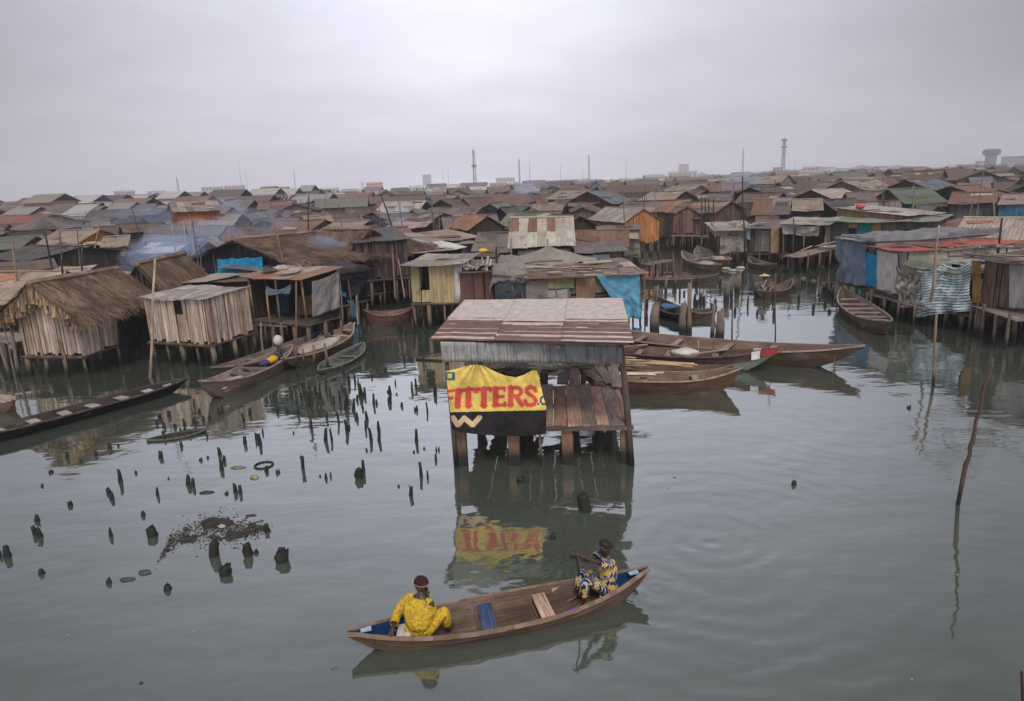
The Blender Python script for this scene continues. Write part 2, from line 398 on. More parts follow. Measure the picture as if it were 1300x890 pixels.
    ro = rb.build('roof', roofmat, t)
    if extras and O_dist < 115:
        if rnd() < .6 and kind != 'gable_y' or rnd() < .25:
            ab = MB(); aw = w * ru(.35, .85); x0 = ru(-hw, hw - aw); za = ze - ru(.12, .3); dp = ru(.6, 1.2); c_ = P[random.choice(('rust', 'grey', 'brown', 'tan', 'darkgrey', 'rust', 'brown', 'bluegrey'))]
            roof_patch(ab, (x0, -dp, za - dp * ru(.2, .45)), (x0 + aw, -dp, za - dp * .35 + ru(-.08, .08)), (x0 + aw, 0, za), (x0, 0, za), lambda j: vary(c_, .25), .8, 1, .03, .015, .15)
            ab.build('awning', 'metal', t)
        if rnd() < .22:
            cbm = MB(); cw = ru(.6, 1.6); x0 = ru(-hw, hw - min(w, cw)); zt_ = ze - .2; hh_ = ru(.6, 1.1); c_ = random.choice(((.04, .10, .16), (.25, .24, .22), (.05, .05, .055), (.18, .15, .11), (.20, .22, .24), (.10, .04, .035)))
            cbm.grid(lambda u, v: (x0 + cw * u, -.1 - .06 * math.sin(u * 11 + v * 2), zt_ - hh_ * v - .06 * math.sin(u * 3.1) + .04 * math.sin(u * 23)), 12, 5, vary(c_, .1)); cbm.build('curtain', 'cloth', t)
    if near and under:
        ub = MB(); x = -hw  # near-black boards added at the back so the space under the floor goes dark
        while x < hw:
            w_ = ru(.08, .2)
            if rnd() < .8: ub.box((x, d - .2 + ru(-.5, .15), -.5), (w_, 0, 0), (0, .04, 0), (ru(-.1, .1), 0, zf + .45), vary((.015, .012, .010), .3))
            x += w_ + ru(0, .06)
        ub.build('shade_boards', 'pile', t)
    # platform
    fb = MB(); k = max(2, int(w / (.35 if near else 1.2)))
    for i in range(k):
        x0 = -hw - .08 + (w + .16) * i / k
        fb.box((x0, -.1, zf - .08), ((w + .16) / k - .015, 0, 0), (0, d + .2, 0), (0, 0, .05), vary((.10, .08, .065), .2))
    for y in (0, d):
        fb.box((-hw - .1, y - .04, zf - .14), (w + .2, 0, 0), (0, .08, 0), (0, 0, .055), vary((.09, .07, .055), .2))
    fb.build('floor', 'wood', t)
    if stilts:
        nx, ny = ns or ((max(3, int(w / .62) + 1), max(3, int(d / 1.1) + 1)) if near else (3, 3))
        for i in range(nx):
            for j in range(ny):
                if not near and 0 < j < ny - 1 and 0 < i < nx - 1: continue
                x = -hw + w * i / (nx - 1); y = d * j / (ny - 1); sb = MB(); r = ru(.04, .10) if near else .08
                sb.tube([(x + ru(-.18, .18), y + ru(-.1, .1), -.7), (x + ru(-.04, .04), y + .02, zf * .5), (x, y + .02, zf - .1)], [r * 1.1, r, r * .95], 7 if near else 4, vary((.13, .095, .07), .3))
                sb.build('stilt', 'pile', t)
                if near and j == 0 and rnd() < .3 and O_dist > 27.5:
                    pb_ = MB(); x2 = x + ru(-.15, .15); pb_.tube([(x2, -.14, -.6), (x2 + ru(-.08, .08), -.16, zf), (x2 + ru(-.12, .12), -.15 + ru(-.05, .05), ru(zf + .4, ze + .35))], [.035, .032, .022], 5, vary((.2, .15, .11), .35)); pb_.build('pole', 'pile', t)
    # rafters and corner posts for open-fronted ones
    if openfront:
        for i in range(3):
            x = -hw + .05 + (w - .1) * i / 2; sb = MB(); sb.tube([(x, .03, zf), (x + ru(-.05, .05), .0, rz(x, 0) - .03)], .045, 6, vary((.2, .14, .09), .3)); sb.build('post', 'wood', t)
    def opening(x0, x1, z0, z1, side='f', nm='window', col=None):
        ob = MB(); y = -.045; c = vary(col or wc, .2)
        if side == 'f':
            for (a, b, q, h) in ((x0, x1, z1, .05), (x0, x1, z0 - .05, .05)): ob.box((a - .05, y, q), (b - a + .1, 0, 0), (0, .05, 0), (0, 0, h), c)
            for a in (x0 - .05, x1): ob.box((a, y, z0), (.05, 0, 0), (0, .05, 0), (0, 0, z1 - z0), c)
            wo = ob.build(nm, 'wood', t); pb = MB(); pb.box((x0, y + .012, z0), (x1 - x0, 0, 0), (0, .02, 0), (0, 0, z1 - z0), (.012, .012, .014)); pb.build('opening', 'plain', wo)  # near-black panel stands in for the unlit room behind the frame
    if win:
        for i in range(win):
            x = -hw + w * (i + .5) / win + ru(-.2, .2); zc = zf + (ze - zf) * .62; opening(x - .22, x + .22, zc - .25, min(ze - .12, zc + .3))
    if door:
        x = ru(-hw * .5, hw * .5); opening(x - .3, x + .3, zf + .02, min(ze - .15, zf + 1.5), nm='door')
    h = House(); h.t = t; h.O = Vector((O[0], O[1], 0)); h.rot = rot; h.w = w; h.d = d; h.zf = zf; h.ze = ze; h.rise = rise
    h.ax = Vector((math.cos(rot), math.sin(rot), 0)); h.ay = Vector((-math.sin(rot), math.cos(rot), 0)); h.rz = rz; h.opening = opening
    FOOT.append((h.O + h.ay * d / 2, math.hypot(w, d) / 2 * .82, h.O, h.ax, h.ay, w, d)); return h
FOOT = []
def frame(A, B):
    """front line A-B on the ground -> origin, rotation, width; local +y points away from the camera"""
    A, B = Vector((A.x, A.y, 0)), Vector((B.x, B.y, 0)); d = B - A
    return (A + B) / 2, math.atan2(d.y, d.x), d.length
def hero(ax, ay, bx, by, fy, ty, depth, **kw):
    """front line from its two waterline pixels; fy / ty = pixel rows of floor and eave above the left one"""
    A, B = at(ax, ay, 0), at(bx, by, 0); O, rot, w = frame(A, B)
    zf = zfor(A.x, A.y, fy); ze = zfor(A.x, A.y, ty)
    dpx = kw.pop('dpx', None); ayv = Vector((-math.sin(rot), math.cos(rot), 0))
    if dpx: depth = min(((abs(proj(Vector((B.x, B.y, zf)) + ayv * (k * .1))[0] - dpx[0]), k * .1) for k in range(18, 85)))[1]
    pyt = kw.pop('pyt', None)
    if pyt is not None:
        k = kw.get('kind', 'gable_x'); q = O + ayv * (depth / 2 if k in ('gable_x', 'hip') else depth if k == 'shed' else 0)
        kw['rise'] = max(-.3, min(2.2, zfor(q.x, q.y, pyt) - ze))
    fh = kw.pop('fh', None)
    if fh: kw['holes'] = {'f': [(u0 * w, u1 * w, zfor(O.x, O.y, b), zfor(O.x, O.y, a)) for (u0, u1, a, b) in fh]}
    print('hero', kw.get('label', '')[:30], 'w %.1f d %.1f zf %.2f ze %.2f rise %.2f dist %.1f rot %.0f' % (w, depth, zf, ze, kw.get('rise', .9), O.length, math.degrees(rot)))
    return house(O, rot, w, depth, zf, ze, **kw)
def mid(x0, y0, x1, y1, yt, kind='gable_x', roof='tan', wall='brown', ze=3.0, d=5.0, label='', **kw):
    """house placed from the pixels of its front eave (at assumed height ze) and of its ridge row"""
    A, B = at(x0, y0, ze), at(x1, y1, ze); 
    O, rot, w = frame(A, B)
    if abs(rot) > .7:                                  # keep strongly skewed readings sane
        rot = .7 * (1 if rot > 0 else -1)
    ayv = Vector((-math.sin(rot), math.cos(rot), 0)); over = min(.35, w * .06)
    w = max(1.6, w - 2 * over); O = O + ayv * over
    if kind in ('gable_x', 'hip'): q = O + ayv * d / 2
    elif kind == 'shed': q = O + ayv * d
    else: q = O
    rise = zfor(q.x, q.y, yt) - ze
    rise = max(.12, min(rise, 2.6)) if kind != 'shed' else max(-.3, min(rise, 1.8))
    dist = O.length
    if kw.get('name') == 'stilt_house' and 'thatch' in str(kw.get('roofmat')): print('thatch', [tuple(round(c) for c in proj(O + Vector((math.cos(rot), math.sin(rot), 0)) * sx * w / 2 + ayv * yy + Vector((0, 0, zz)))[:2]) for sx, yy, zz in ((-1, 0, ze), (1, 0, ze), (1, d / 2, ze + rise), (-1, d / 2, ze + rise), (1, d, ze))], 'rise', rise, 'd', d)
    kw.setdefault('near', dist < 48); kw.setdefault('pw', .22 if dist < 48 else .45); kw.setdefault('zf', .8)
    kw.setdefault('ns', (2, 2) if dist > 60 else None); kw.setdefault('sheet', .85 if dist < 60 else 1.3)
    zf = kw.pop('zf'); kw.setdefault('extras', True)
    return house(O, rot, w, d, zf, ze, kind=kind, rise=rise, roof=roof, wall=wall, over=over, label=label, **kw)
def hang(A, n, pts, col, label='', name='tarpaulin', cat='tarp', nu=40, nv=24, fold=.07, sag=.08, off=.12, colf=None, material='cloth', freq=5.0, group=None, seed=0, parent=None):
    """a sheet hung in the vertical plane through A with normal n; pts = pixels TL, TR, BR, BL"""
    q = [onplane(px, py, A, n) for px, py in pts]
    nn = n.normalized()
    if nn.dot(CP - A) < 0: nn = -nn
    c0 = (q[0] + q[1]) / 2
    mb = MB(); L = (q[1] - q[0]).length; Hh = (q[3] - q[0]).length; ph = rnd() * 6
    def fn(u, v):
        p = (q[0] * (1 - u) + q[1] * u) * (1 - v) + (q[3] * (1 - u) + q[2] * u) * v
        f = math.sin(u * L * freq + ph + v * 1.3 + 1.2 * math.sin(v * 3 + u * 5)) * .6 + noise.noise(Vector((u * L * 1.6, v * Hh * 1.6, ph))) * 1.3 + (.9 - 2.6 * abs(noise.noise(Vector((u * L * 1.3 + v * .9, v * Hh * 1.9 - u, ph + 4))))) * .75 + .35 * noise.noise(Vector((u * L * 5, v * Hh * 6, ph)))
        p = p + nn * (off + fold * f * (.35 + .65 * v))
        p.z -= sag * abs(math.sin(u * math.pi * max(1, round(L / 1.3)))) * (1 - v) ** 2
        p.z += noise.noise(Vector((u * L * 2, ph, v))) * .05 * v
        return p - c0
    mb.grid(fn, nu, nv, (lambda u, v: colf(u, v)) if colf else (lambda u, v: col), L, Hh)
    o = mb.build(name, material, parent, solid=.012); o.location = c0
    if parent is None: tag(o, label, cat, group)
    return o
# ------------------------------------------------------------------ render / world / light
scene.render.engine = 'CYCLES'
scene.view_settings.view_transform = 'Standard'; scene.view_settings.look = 'None'; scene.view_settings.gamma = 1
scene.view_settings.exposure = EXPO
scene.cycles.volume_bounces = 1
world = bpy.data.worlds.new('World'); scene.world = world; world.use_nodes = True
nt = world.node_tree; nt.nodes.clear()
wo = nt.nodes.new('ShaderNodeOutputWorld'); bg = nt.nodes.new('ShaderNodeBackground'); nt.links.new(bg.outputs[0], wo.inputs[0])
sky = nt.nodes.new('ShaderNodeTexSky'); sky.sky_type = 'NISHITA'; sky.sun_disc = False
SUN_EL, SUN_AZ = R(52), R(172)
sky.sun_elevation = SUN_EL; sky.sun_rotation = SUN_AZ; sky.air_density = 2.0; sky.dust_density = 6.0
tc = nt.nodes.new('ShaderNodeTexCoord'); sp = nt.nodes.new('ShaderNodeSeparateXYZ'); nt.links.new(tc.outputs['Generated'], sp.inputs[0])
# project the direction on a cloud ceiling so that the clouds flatten towards the horizon
zc = math_(nt, 'MAXIMUM', math_(nt, 'ADD', sp.outputs[2], .16), .05)
cb = nt.nodes.new('ShaderNodeCombineXYZ')
nt.links.new(math_(nt, 'DIVIDE', sp.outputs[0], zc), cb.inputs[0]); nt.links.new(math_(nt, 'DIVIDE', sp.outputs[1], zc), cb.inputs[1])
n1 = noise_(nt, cb.outputs[0], .62, 6, .52); n2 = noise_(nt, cb.outputs[0], 2.1, 5, .55)
cl = math_(nt, 'ADD', math_(nt, 'MULTIPLY', n1, .72), math_(nt, 'MULTIPLY', n2, .28))
# thicker, darker cloud away from the bright gap ahead
az = math_(nt, 'ARCTAN2', math_(nt, 'ADD', sp.outputs[0], .045), sp.outputs[1])
thick = maprange(nt, math_(nt, 'ABSOLUTE', az), .0, .70, 0.0, 1.0)
thick = math_(nt, 'MULTIPLY', math_(nt, 'POWER', thick, 1.5), maprange(nt, math_(nt, 'ABSOLUTE', az), .85, 1.7, 1.0, .05))
hi = maprange(nt, sp.outputs[2], .02, .5, 0, 1)
br = math_(nt, 'MULTIPLY', maprange(nt, cl, .34, .66, .90, 1.0), maprange(nt, thick, 0, 1, 1.03, .33))
br = math_(nt, 'MULTIPLY', math_(nt, 'MULTIPLY', br, maprange(nt, hi, 0, .6, .94, 1.12)), maprange(nt, sp.outputs[2], .30, .7, 1, .62))
gd = ray(560, 30); dp_ = nt.nodes.new('ShaderNodeVectorMath'); dp_.operation = 'DISTANCE'; dp_.inputs[1].default_value = gd; nt.links.new(tc.outputs['Generated'], dp_.inputs[0])
br = math_(nt, 'MULTIPLY', br, math_(nt, 'ADD', .95, math_(nt, 'MULTIPLY', .18, math_(nt, 'EXPONENT', math_(nt, 'MULTIPLY', math_(nt, 'POWER', dp_.outputs['Value'], 2), -11)))))
cc = mixc(nt, maprange(nt, cl, .4, .62, 0, 1), (.575, .57, .675), (.65, .65, .75))
cc = mixc(nt, 1.0, cc, grey(nt, br), 'MULTIPLY')
sk = mixc(nt, 1.0, sky.outputs[0], (.07, .07, .07), 'MULTIPLY')      # clear-sky light at strength .07, seen through a nearly closed overcast
mx = mixc(nt, .93, sk, cc)
nt.links.new(mx, bg.inputs[0]); bg.inputs[1].default_value = 1.0
sl = bpy.data.lights.new('sun', 'SUN'); sl.energy = SUNE; sl.angle = R(25); sl.color = (1, .96, .9)
so = bpy.data.objects.new('sun', sl); COL.objects.link(so)
# sun_rotation turns clockwise from +Y
sd = Vector((math.sin(SUN_AZ) * math.cos(SUN_EL), math.cos(SUN_AZ) * math.cos(SUN_EL), math.sin(SUN_EL)))
so.rotation_euler = sd.to_track_quat('Z', 'Y').to_euler()
# ------------------------------------------------------------------ water
def b_water(nt, b, out):
    o = objc(nt)
    mp = N(nt, 'ShaderNodeMapping'); mp.inputs['Scale'].default_value = (.55, 1.0, 1); nt.links.new(o, mp.inputs[0])
    n1 = noise_(nt, mp.outputs[0], .9, 3, .5); n2 = noise_(nt, mp.outputs[0], 4.2, 3, .5)
    patch = maprange(nt, noise_(nt, o, .16, 3, .5), .42, .62, .12, 1)
    fine = noise_(nt, mp.outputs[0], 10, 2, .5)
    h = math_(nt, 'ADD', math_(nt, 'MULTIPLY', n1, .035), math_(nt, 'MULTIPLY', math_(nt, 'MULTIPLY', n2, patch), .0055))
    h = math_(nt, 'ADD', h, math_(nt, 'MULTIPLY', math_(nt, 'MULTIPLY', fine, patch), .0012))
    s = N(nt, 'ShaderNodeSeparateXYZ'); nt.links.new(o, s.inputs[0])
    for (px, py, k, amp, fall, r0) in ((905, 690, 13, .011, 2.4, .0), (750, 735, 30, .004, .5, .0), (835, 745, 24, .004, .8, 0), (930, 560, 9, .004, 3.6, .0)):
        c = at(px, py, 0)
        dx = math_(nt, 'SUBTRACT', s.outputs[0], c.x); dy = math_(nt, 'SUBTRACT', s.outputs[1], c.y)
        r = math_(nt, 'SQRT', math_(nt, 'ADD', math_(nt, 'MULTIPLY', dx, dx), math_(nt, 'MULTIPLY', dy, dy)))
        r2 = math_(nt, 'ADD', r, math_(nt, 'MULTIPLY', n1, .9))
        w = math_(nt, 'MULTIPLY', math_(nt, 'MULTIPLY', patch, math_(nt, 'SINE', math_(nt, 'MULTIPLY', r2, k))), math_(nt, 'EXPONENT', math_(nt, 'MULTIPLY', r, -1 / fall)))
        h = math_(nt, 'ADD', h, math_(nt, 'MULTIPLY', w, amp))
    bp = N(nt, 'ShaderNodeBump'); bp.inputs['Strength'].default_value = .75; bp.inputs['Distance'].default_value = 1.0
    nt.links.new(h, bp.inputs['Height'])
    mk = noise_(nt, o, .22, 4, .6)
    c = mixc(nt, maprange(nt, mk, .35, .65, 0, 1), (.050, .062, .046), (.068, .080, .063))
    nt.nodes.remove(b)
    df = N(nt, 'ShaderNodeBsdfDiffuse'); gl = N(nt, 'ShaderNodeBsdfGlossy'); mx = N(nt, 'ShaderNodeMixShader'); lw = N(nt, 'ShaderNodeLayerWeight'); lw.inputs['Blend'].default_value = .5
    film = noise_(nt, o, .35, 5, .65)
    nt.links.new(maprange(nt, film, .4, .7, .03, .085), gl.inputs['Roughness'])
    nt.links.new(c, df.inputs[0]); gl.inputs['Color'].default_value = (.93, .96, .96, 1)
    for q in (gl, lw): nt.links.new(bp.outputs[0], q.inputs['Normal'])
    fac = math_(nt, 'MINIMUM', math_(nt, 'ADD', math_(nt, 'MULTIPLY', math_(nt, 'POWER', lw.outputs['Facing'], 1.95), .95), .045), 1.0)
    nt.links.new(fac, mx.inputs[0]); nt.links.new(df.outputs[0], mx.inputs[1]); nt.links.new(gl.outputs[0], mx.inputs[2]); nt.links.new(mx.outputs[0], out.inputs[0])
M['water'] = mat('lagoon_water', b_water)
mb = MB(); mb.quad((-2600, -60, 0), (2600, -60, 0), (2600, 3200, 0), (-2600, 3200, 0), (.05, .06, .05), (0, 0)); w_ = mb.build('water', 'water'); w_['kind'] = 'structure'
# far shore: low ground the town stands on
mb = MB()
NG = 40
def far_edge(i):
    x = -1800 + 3600 * i / NG if i < NG // 2 - 3 or i > NG // 2 + 3 else (-270, -160, -90, -30, 60, 160, 270)[i - NG // 2 + 3]
    return (x, 125 if x < -150 else 150 if x < -80 else 235 if x < 0 else 365 + 20 * math.sin(i * .9))
for i in range(NG):
    a, b = far_edge(i), far_edge(i + 1)
    mb.quad((a[0], a[1], .35), (b[0], b[1], .35), (b[0], 2100, .5), (a[0], 2100, .5), (.085, .075, .065))
    mb.quad((a[0], a[1], -.5), (b[0], b[1], -.5), (b[0], b[1], .35), (a[0], a[1], .35), (.06, .05, .045))
g_ = mb.build('ground', 'plain'); g_['kind'] = 'structure'
# low wooded hills at the skyline
def b_hill(nt, b, out):
    n1 = noise_(nt, objc(nt), .06, 6, .7)
    nt.links.new(mixc(nt, maprange(nt, n1, .35, .65, 0, 1), (.03, .04, .03), (.075, .08, .06)), b.inputs['Base Color']); b.inputs['Roughness'].default_value = 1
M['hill'] = mat('wooded_hill', b_hill)
mb = MB()
def hill(cx, cy, wx, dy, hh, seed):
    def fn(u, v):
        x = (u - .5) * 2; y = (v - .5) * 2; e = max(0, 1 - x * x) ** .6 * max(0, 1 - y * y) ** .5
        k = noise.fractal(Vector((x * wx * .02, y * dy * .05, seed)), 1.0, 2.2, 5)
        return (cx + x * wx, cy + y * dy, .3 + hh * e * (.8 + .5 * k) + (1.5 * noise.noise(Vector((x * wx * .16, y * 9, seed))) if e > .05 else 0))
    mb.grid(fn, 160, 14, (.04, .05, .04))
def px_dir(px, dist): p = atd(px, 240, dist); return p.x, p.y
for (px, dist, wpx, hh, sd_) in ((1060, 1750, 120, 19, 1), (730, 1850, 110, 16, 5), (900, 1900, 70, 17, 9)):
    x, y = px_dir(px, dist); hill(x, y, wpx * dist / FP, 90, hh, sd_)
h_ = mb.build('hills', 'hill'); h_['kind'] = 'structure'
# air
def haze():
    mb = MB(); x, y0, y1, z0, z1 = 1900, -30, 2150, -1.6, 118
    mb.box((-x, y0, z0), (2 * x, 0, 0), (0, y1 - y0, 0), (0, 0, z1 - z0), (1, 1, 1))
    m = bpy.data.materials.new('haze_air'); m.use_nodes = True; nt = m.node_tree; nt.nodes.clear()
    out = nt.nodes.new('ShaderNodeOutputMaterial'); v = nt.nodes.new('ShaderNodeVolumePrincipled')
    v.inputs['Color'].default_value = (.97, .96, 1.0, 1); v.inputs['Density'].default_value = HAZE; v.inputs['Anisotropy'].default_value = .0
    nt.links.new(v.outputs[0], out.inputs['Volume'])
    o = mb.build('haze', m); o['kind'] = 'stuff'; o['label'] = 'pale lilac grey haze over the whole lagoon and town'; o['category'] = 'haze'
if HAZE > 0: haze()
def smoke_mat(dens):
    m = bpy.data.materials.new('wood_smoke'); m.use_nodes = True; nt = m.node_tree; nt.nodes.clear()
    out = nt.nodes.new('ShaderNodeOutputMaterial'); v = nt.nodes.new('ShaderNodeVolumePrincipled')
    v.inputs['Color'].default_value = (.55, .68, .95, 1); v.inputs['Density'].default_value = dens
    nt.links.new(v.outputs[0], out.inputs['Volume']); return m
def smoke(px, py, z, sx, sy, sz, dens, label, n=5):
    p = at(px, py, z); p0 = p
    mb = MB()
    for i in range(n):
        k = i / max(1, n - 1); c = Vector((k * sx * 1.5 + ru(-.2, .2) * sx, ru(-.3, .3) * sy, k * sz * 1.3)); q = .55 + .6 * k
        def fn(u, v, c=c, q=q, i=i):
            th, ph = u * 2 * math.pi, (v - .5) * math.pi
            d = Vector((math.cos(th) * math.cos(ph), math.sin(th) * math.cos(ph), math.sin(ph)))
            r = 1 + .45 * noise.noise(d * 1.7 + Vector((i * 3.1, px, 0)))
            return c + Vector((d.x * sx * q, d.y * sy * q, d.z * sz * q)) * r
        mb.grid(fn, 20, 12, (1, 1, 1))
    o = mb.build('smoke_plume', smoke_mat(dens)); o.location = p; tag(o, label, 'smoke', 'plumes of cooking smoke', 'stuff')
# ------------------------------------------------------------------ the tin-roofed shack in the middle
A, B = at(580, 593, 0), at(801, 590, 0); SO, srot, sw_ = frame(A, B)
sax = (B - A).normalized(); say = Vector((-sax.y, sax.x, 0)); snorm = say.copy()
shack = thing('shack', 'tin-roofed shack alone in the water with a banner on its front', 'shack', SO, srot)
zfl = zfor(*A.xy, 541.5)
def loc(p): q = Vector(p) - SO; return Vector((q.dot(sax), q.dot(say), p[2]))
def fp(px, py, off=0): return loc(onplane(px, py, A - say * off, snorm))
ev = onplane(545, 432.5, A - say * .38, snorm); ev2 = onplane(805, 438, A - say * .38, snorm)
zE = (ev.z + ev2.z) / 2; E0, E1 = loc(at(545, 432.5, zE)), loc(at(805, 438, zE))
wE = (E1 - E0).length
best = None
for k in range(60):
    z = zE - .3 + k * .02; a, b = at(590, 382, z), at(790, 380, z)
    e = abs((b - a).length - wE * .985)
    if best is None or e < best[0]: best = (e, z)
zB = best[1]; K0, K1 = loc(at(590, 382, zB)), loc(at(790, 380, zB))
print('shack w', round(sw_, 2), 'floor', round(zfl, 2), 'eave', round(zE, 2), 'back', round(zB, 2), 'depth', round(K0.y, 2), E0, E1, K0, K1)
# roof of corrugated sheets, ridges running along the shack
def corr(mb, P00, P10, P11, P01, pitch, amp, along, colf, per=6, segs=8):
    """corrugated panel: waves count across, 'along'=0 ridges run along u, 1 ridges run along v"""
    P00, P10, P11, P01 = map(Vector, (P00, P10, P11, P01)); nrm = (P10 - P00).cross(P01 - P00).normalized()
    Lx = (P10 - P00).length; Ly = (P01 - P00).length
    if along: nu, nv = max(4, int(Lx / pitch * per)), segs
    else: nu, nv = segs, max(4, int(Ly / pitch * per))
    ph = rnd() * 6
    def fn(u, v):
        p = (P00 * (1 - u) + P10 * u) * (1 - v) + (P01 * (1 - u) + P11 * u) * v
        s = (u * Lx if along else v * Ly) / pitch * 2 * math.pi
        return p + nrm * (amp * math.sin(s) + .012 * noise.noise(Vector((u * 3, v * 3, ph))))
    mb.grid(fn, nu, nv, colf, Lx, Ly)
def sc(t, z=0): return
mbr = MB()
def RP(u, v, dz=0):
    p = (E0 * (1 - u) + E1 * u) * (1 - v) + (K0 * (1 - u) + K1 * u) * v; return p + Vector((0, 0, dz))
cols3 = ((0, .337), (.33, .667), (.66, 1.0)); brk = (.50, .42, .47)
for i, (u0, u1) in enumerate(cols3):
    v1 = brk[i]
    def cfun(u, v, i=i):
        s = noise.noise(Vector((u * 2.5 + i * 4, v * 26, 0)))
        if v > .83 or (abs((v * 5.3 + i * .23) % 1 - .5) < .09 + .04 * s): return (.42, .34, .31)  # pale bands paint highlights of the corrugations into the sheet colour
        return (.15 + .02 * s, .093, .078)
    corr(mbr, RP(u0, 0, .03 + .01 * i), RP(u1, 0, .03 + .01 * i), RP(u1, v1, .03), RP(u0, v1, .03), .21, .016, 0, cfun, 8, 24)
    corr(mbr, RP(u0, v1 - .04, .055 + .006 * i), RP(u1, v1 - .04, .055 + .006 * i), RP(u1, 1, .03), RP(u0, 1, .03), .11, .008, 0, lambda u, v: (.42 + .04 * noise.noise(Vector((u * 3, v * 8, i))), .365, .33), 6, 24)
mbr.build('roof', 'plain', shack, solid=.008)
fb = MB()
for k in range(5):
    v = .06 + .9 * k / 4; fb.beam(RP(.02, v, -.05), RP(.98, v, -.05), .06, .07, vary(P['wood']))
for k in range(4):
    u = .06 + .88 * k / 3; fb.beam(RP(u, .03, -.11), RP(u, .98, -.11), .06, .06, vary(P['wood']))
fb.build('roof_frame', 'wood', shack)
# fascia of vertical corrugated sheet
mbf = MB(); f0, f1 = fp(559, 434, .12), fp(789, 438, .12); g0, g1 = fp(561.5, 460, .12), fp(790, 462, .12)
NF = 5
for i in range(NF):
    u0, u1 = i / NF, (i + 1) / NF
    tone = random.choice(((.20, .20, .195), (.24, .235, .225), (.17, .17, .17), (.26, .25, .235)))
    zz = ru(-.02, .02); o = Vector((0, -.006 * (i % 2), zz))
    corr(mbf, g0.lerp(g1, u0) + o, g0.lerp(g1, u1) + o, f0.lerp(f1, u1) + o, f0.lerp(f1, u0) + o, .072, .012, 1,
         lambda u, v, t=tone: vary(tuple(q * (.72 if noise.noise(Vector((u * 14, i * 7, v * 1.0))) > .18 else 1.05) for q in t), .06), 6, 5)
mbf.build('fascia', 'plain', shack, solid=.006)
# deck
Lb = loc(at(700, 489, zfl)).y; Lb2 = loc(at(700, 467, zfl)).y; hwid = sw_ / 2
db = MB(); x = -hwid + .06
while x < hwid - .05:
    w = ru(.27, .35); s = ru(-.006, .006); z0 = zfl + ru(-.012, .012)
    if x + w > hwid: w = hwid - x
    c = vary(random.choice(((.26, .165, .125), (.22, .14, .11), (.28, .19, .145), (.19, .14, .12))), .15)
    L1 = Lb + ru(-.15, .3)
    db.hexa([(x, -.02 + ru(-.04, .04), z0 - .04), (x + w - .008, -.02, z0 - .04), (x + w - .008 + s, L1, z0 - .04), (x + s, L1 + ru(-.1, .1), z0 - .04),
             (x, -.02, z0), (x + w - .008, -.02, z0), (x + w - .008 + s, L1, z0), (x + s, L1, z0)], c)
    x += w
x = -hwid + .05
while x < hwid - .1:
    w = ru(.2, .34); a = ru(-.1, .1); z0 = zfl + .02 + ru(0, .03); L1 = Lb + ru(-.3, .15); L2 = Lb2 + ru(-.5, .35)
    if rnd() < .95:
        c = vary(random.choice(((.13, .10, .09), (.19, .14, .11), (.10, .085, .08))), .2)
        db.hexa([(x, L1, z0 - .03), (x + w - .02, L1, z0 - .03), (x + w + a, L2, z0 + .02), (x + a, L2, z0 + .02), (x, L1, z0), (x + w - .02, L1, z0), (x + w + a, L2, z0 + .05), (x + a, L2, z0 + .05)], c)
    x += w
for (px, py, qx, qy, ww) in ((758, 462, 775, 486, .26), (745, 470, 762, 484, .22), (776, 462, 784, 491, .28), (700, 476, 716, 470, .16), (668, 492, 684, 466, .24)):
    a, b = loc(at(px, py, zfl + .1)), loc(at(qx, qy, zfl + .07)); db.beam(a, b, ww, .03, vary((.21, .17, .14), .2))
db.build('deck', 'wood', shack)
fb = MB()
fb.box((-hwid - .05, -.06, zfl - .13), (sw_ + .1, 0, 0), (0, .06, 0), (0, 0, .10), (.10, .075, .06))
for y in (Lb * .5, Lb, Lb2): fb.box((-hwid, y, zfl - .14), (sw_, 0, 0), (0, .08, 0), (0, 0, .09), (.09, .07, .055))
fb.build('deck_beam', 'wood', shack)
sb = MB()
for k in range(16):
    a = Vector((ru(-.2, 1.9), Lb2 + ru(-.3, .5), zfl + ru(.05, .3))); b = a + Vector((ru(.7, 1.9), ru(-.3, .3), ru(-.12, .14))); sb.tube([a, (a + b) / 2 + Vector((0, 0, ru(-.05, .05))), b], ru(.012, .028), 5, vary((.24, .18, .13), .3))
for k in range(7):
    a = Vector((ru(-hwid + .3, hwid - .3), Lb2 + ru(-.6, .2), zfl + .06)); b = a + Vector((ru(-.5, .5), ru(-.4, .4), .06)); sb.beam(a, b, ru(.08, .18), .02, vary((.16, .13, .11), .3))
sb.build('broken_slats', 'wood', shack)
# posts and stilts
for (px0, py0, px1, py1, r) in ((566, 462, 579, 595, .055), (787.5, 461, 801, 591, .075)):
    sb = MB(); t0, t1 = fp(px0, py0, .0), fp(px1, py1, .0); t0.z = zE - .05; dd = (t1 - t0).normalized()
    sb.tube([t0, t0.lerp(t1, .5) + Vector((.02, 0, 0)), t1 + dd * .9], [r * .8, r * .95, r], 8, (.085, .062, .05)); sb.build('post', 'pile', shack)
for sx in (-1, 1):
    sb = MB(); sb.tube([(sx * (hwid - .1), Lb2 + .1, -.7), (sx * (hwid - .15), K0.y - .25, zB - .08)], [.08, .06], 7, (.09, .065, .05)); sb.build('post', 'pile', shack)
for (px, w, yy) in ((585.5, .26, 0.02), (653.5, .25, .02), (722, .24, .02), (794, .18, .05)):
    p = fp(px, 588, 0); sb = MB(); c = vary((.17, .10, .065), .15)
    sb.box((p.x - w / 2, yy, -.6), (w, 0, 0), (0, .2, 0), (ru(-.03, .03), 0, zfl + .6 - .12), c); sb.box((p.x - w / 2 + .03, yy + .04, -.6), (w * .7, 0, 0), (0, .2, 0), (.04, .03, zfl + .35), vary(c, .2)); sb.build('stilt', 'pile', shack)
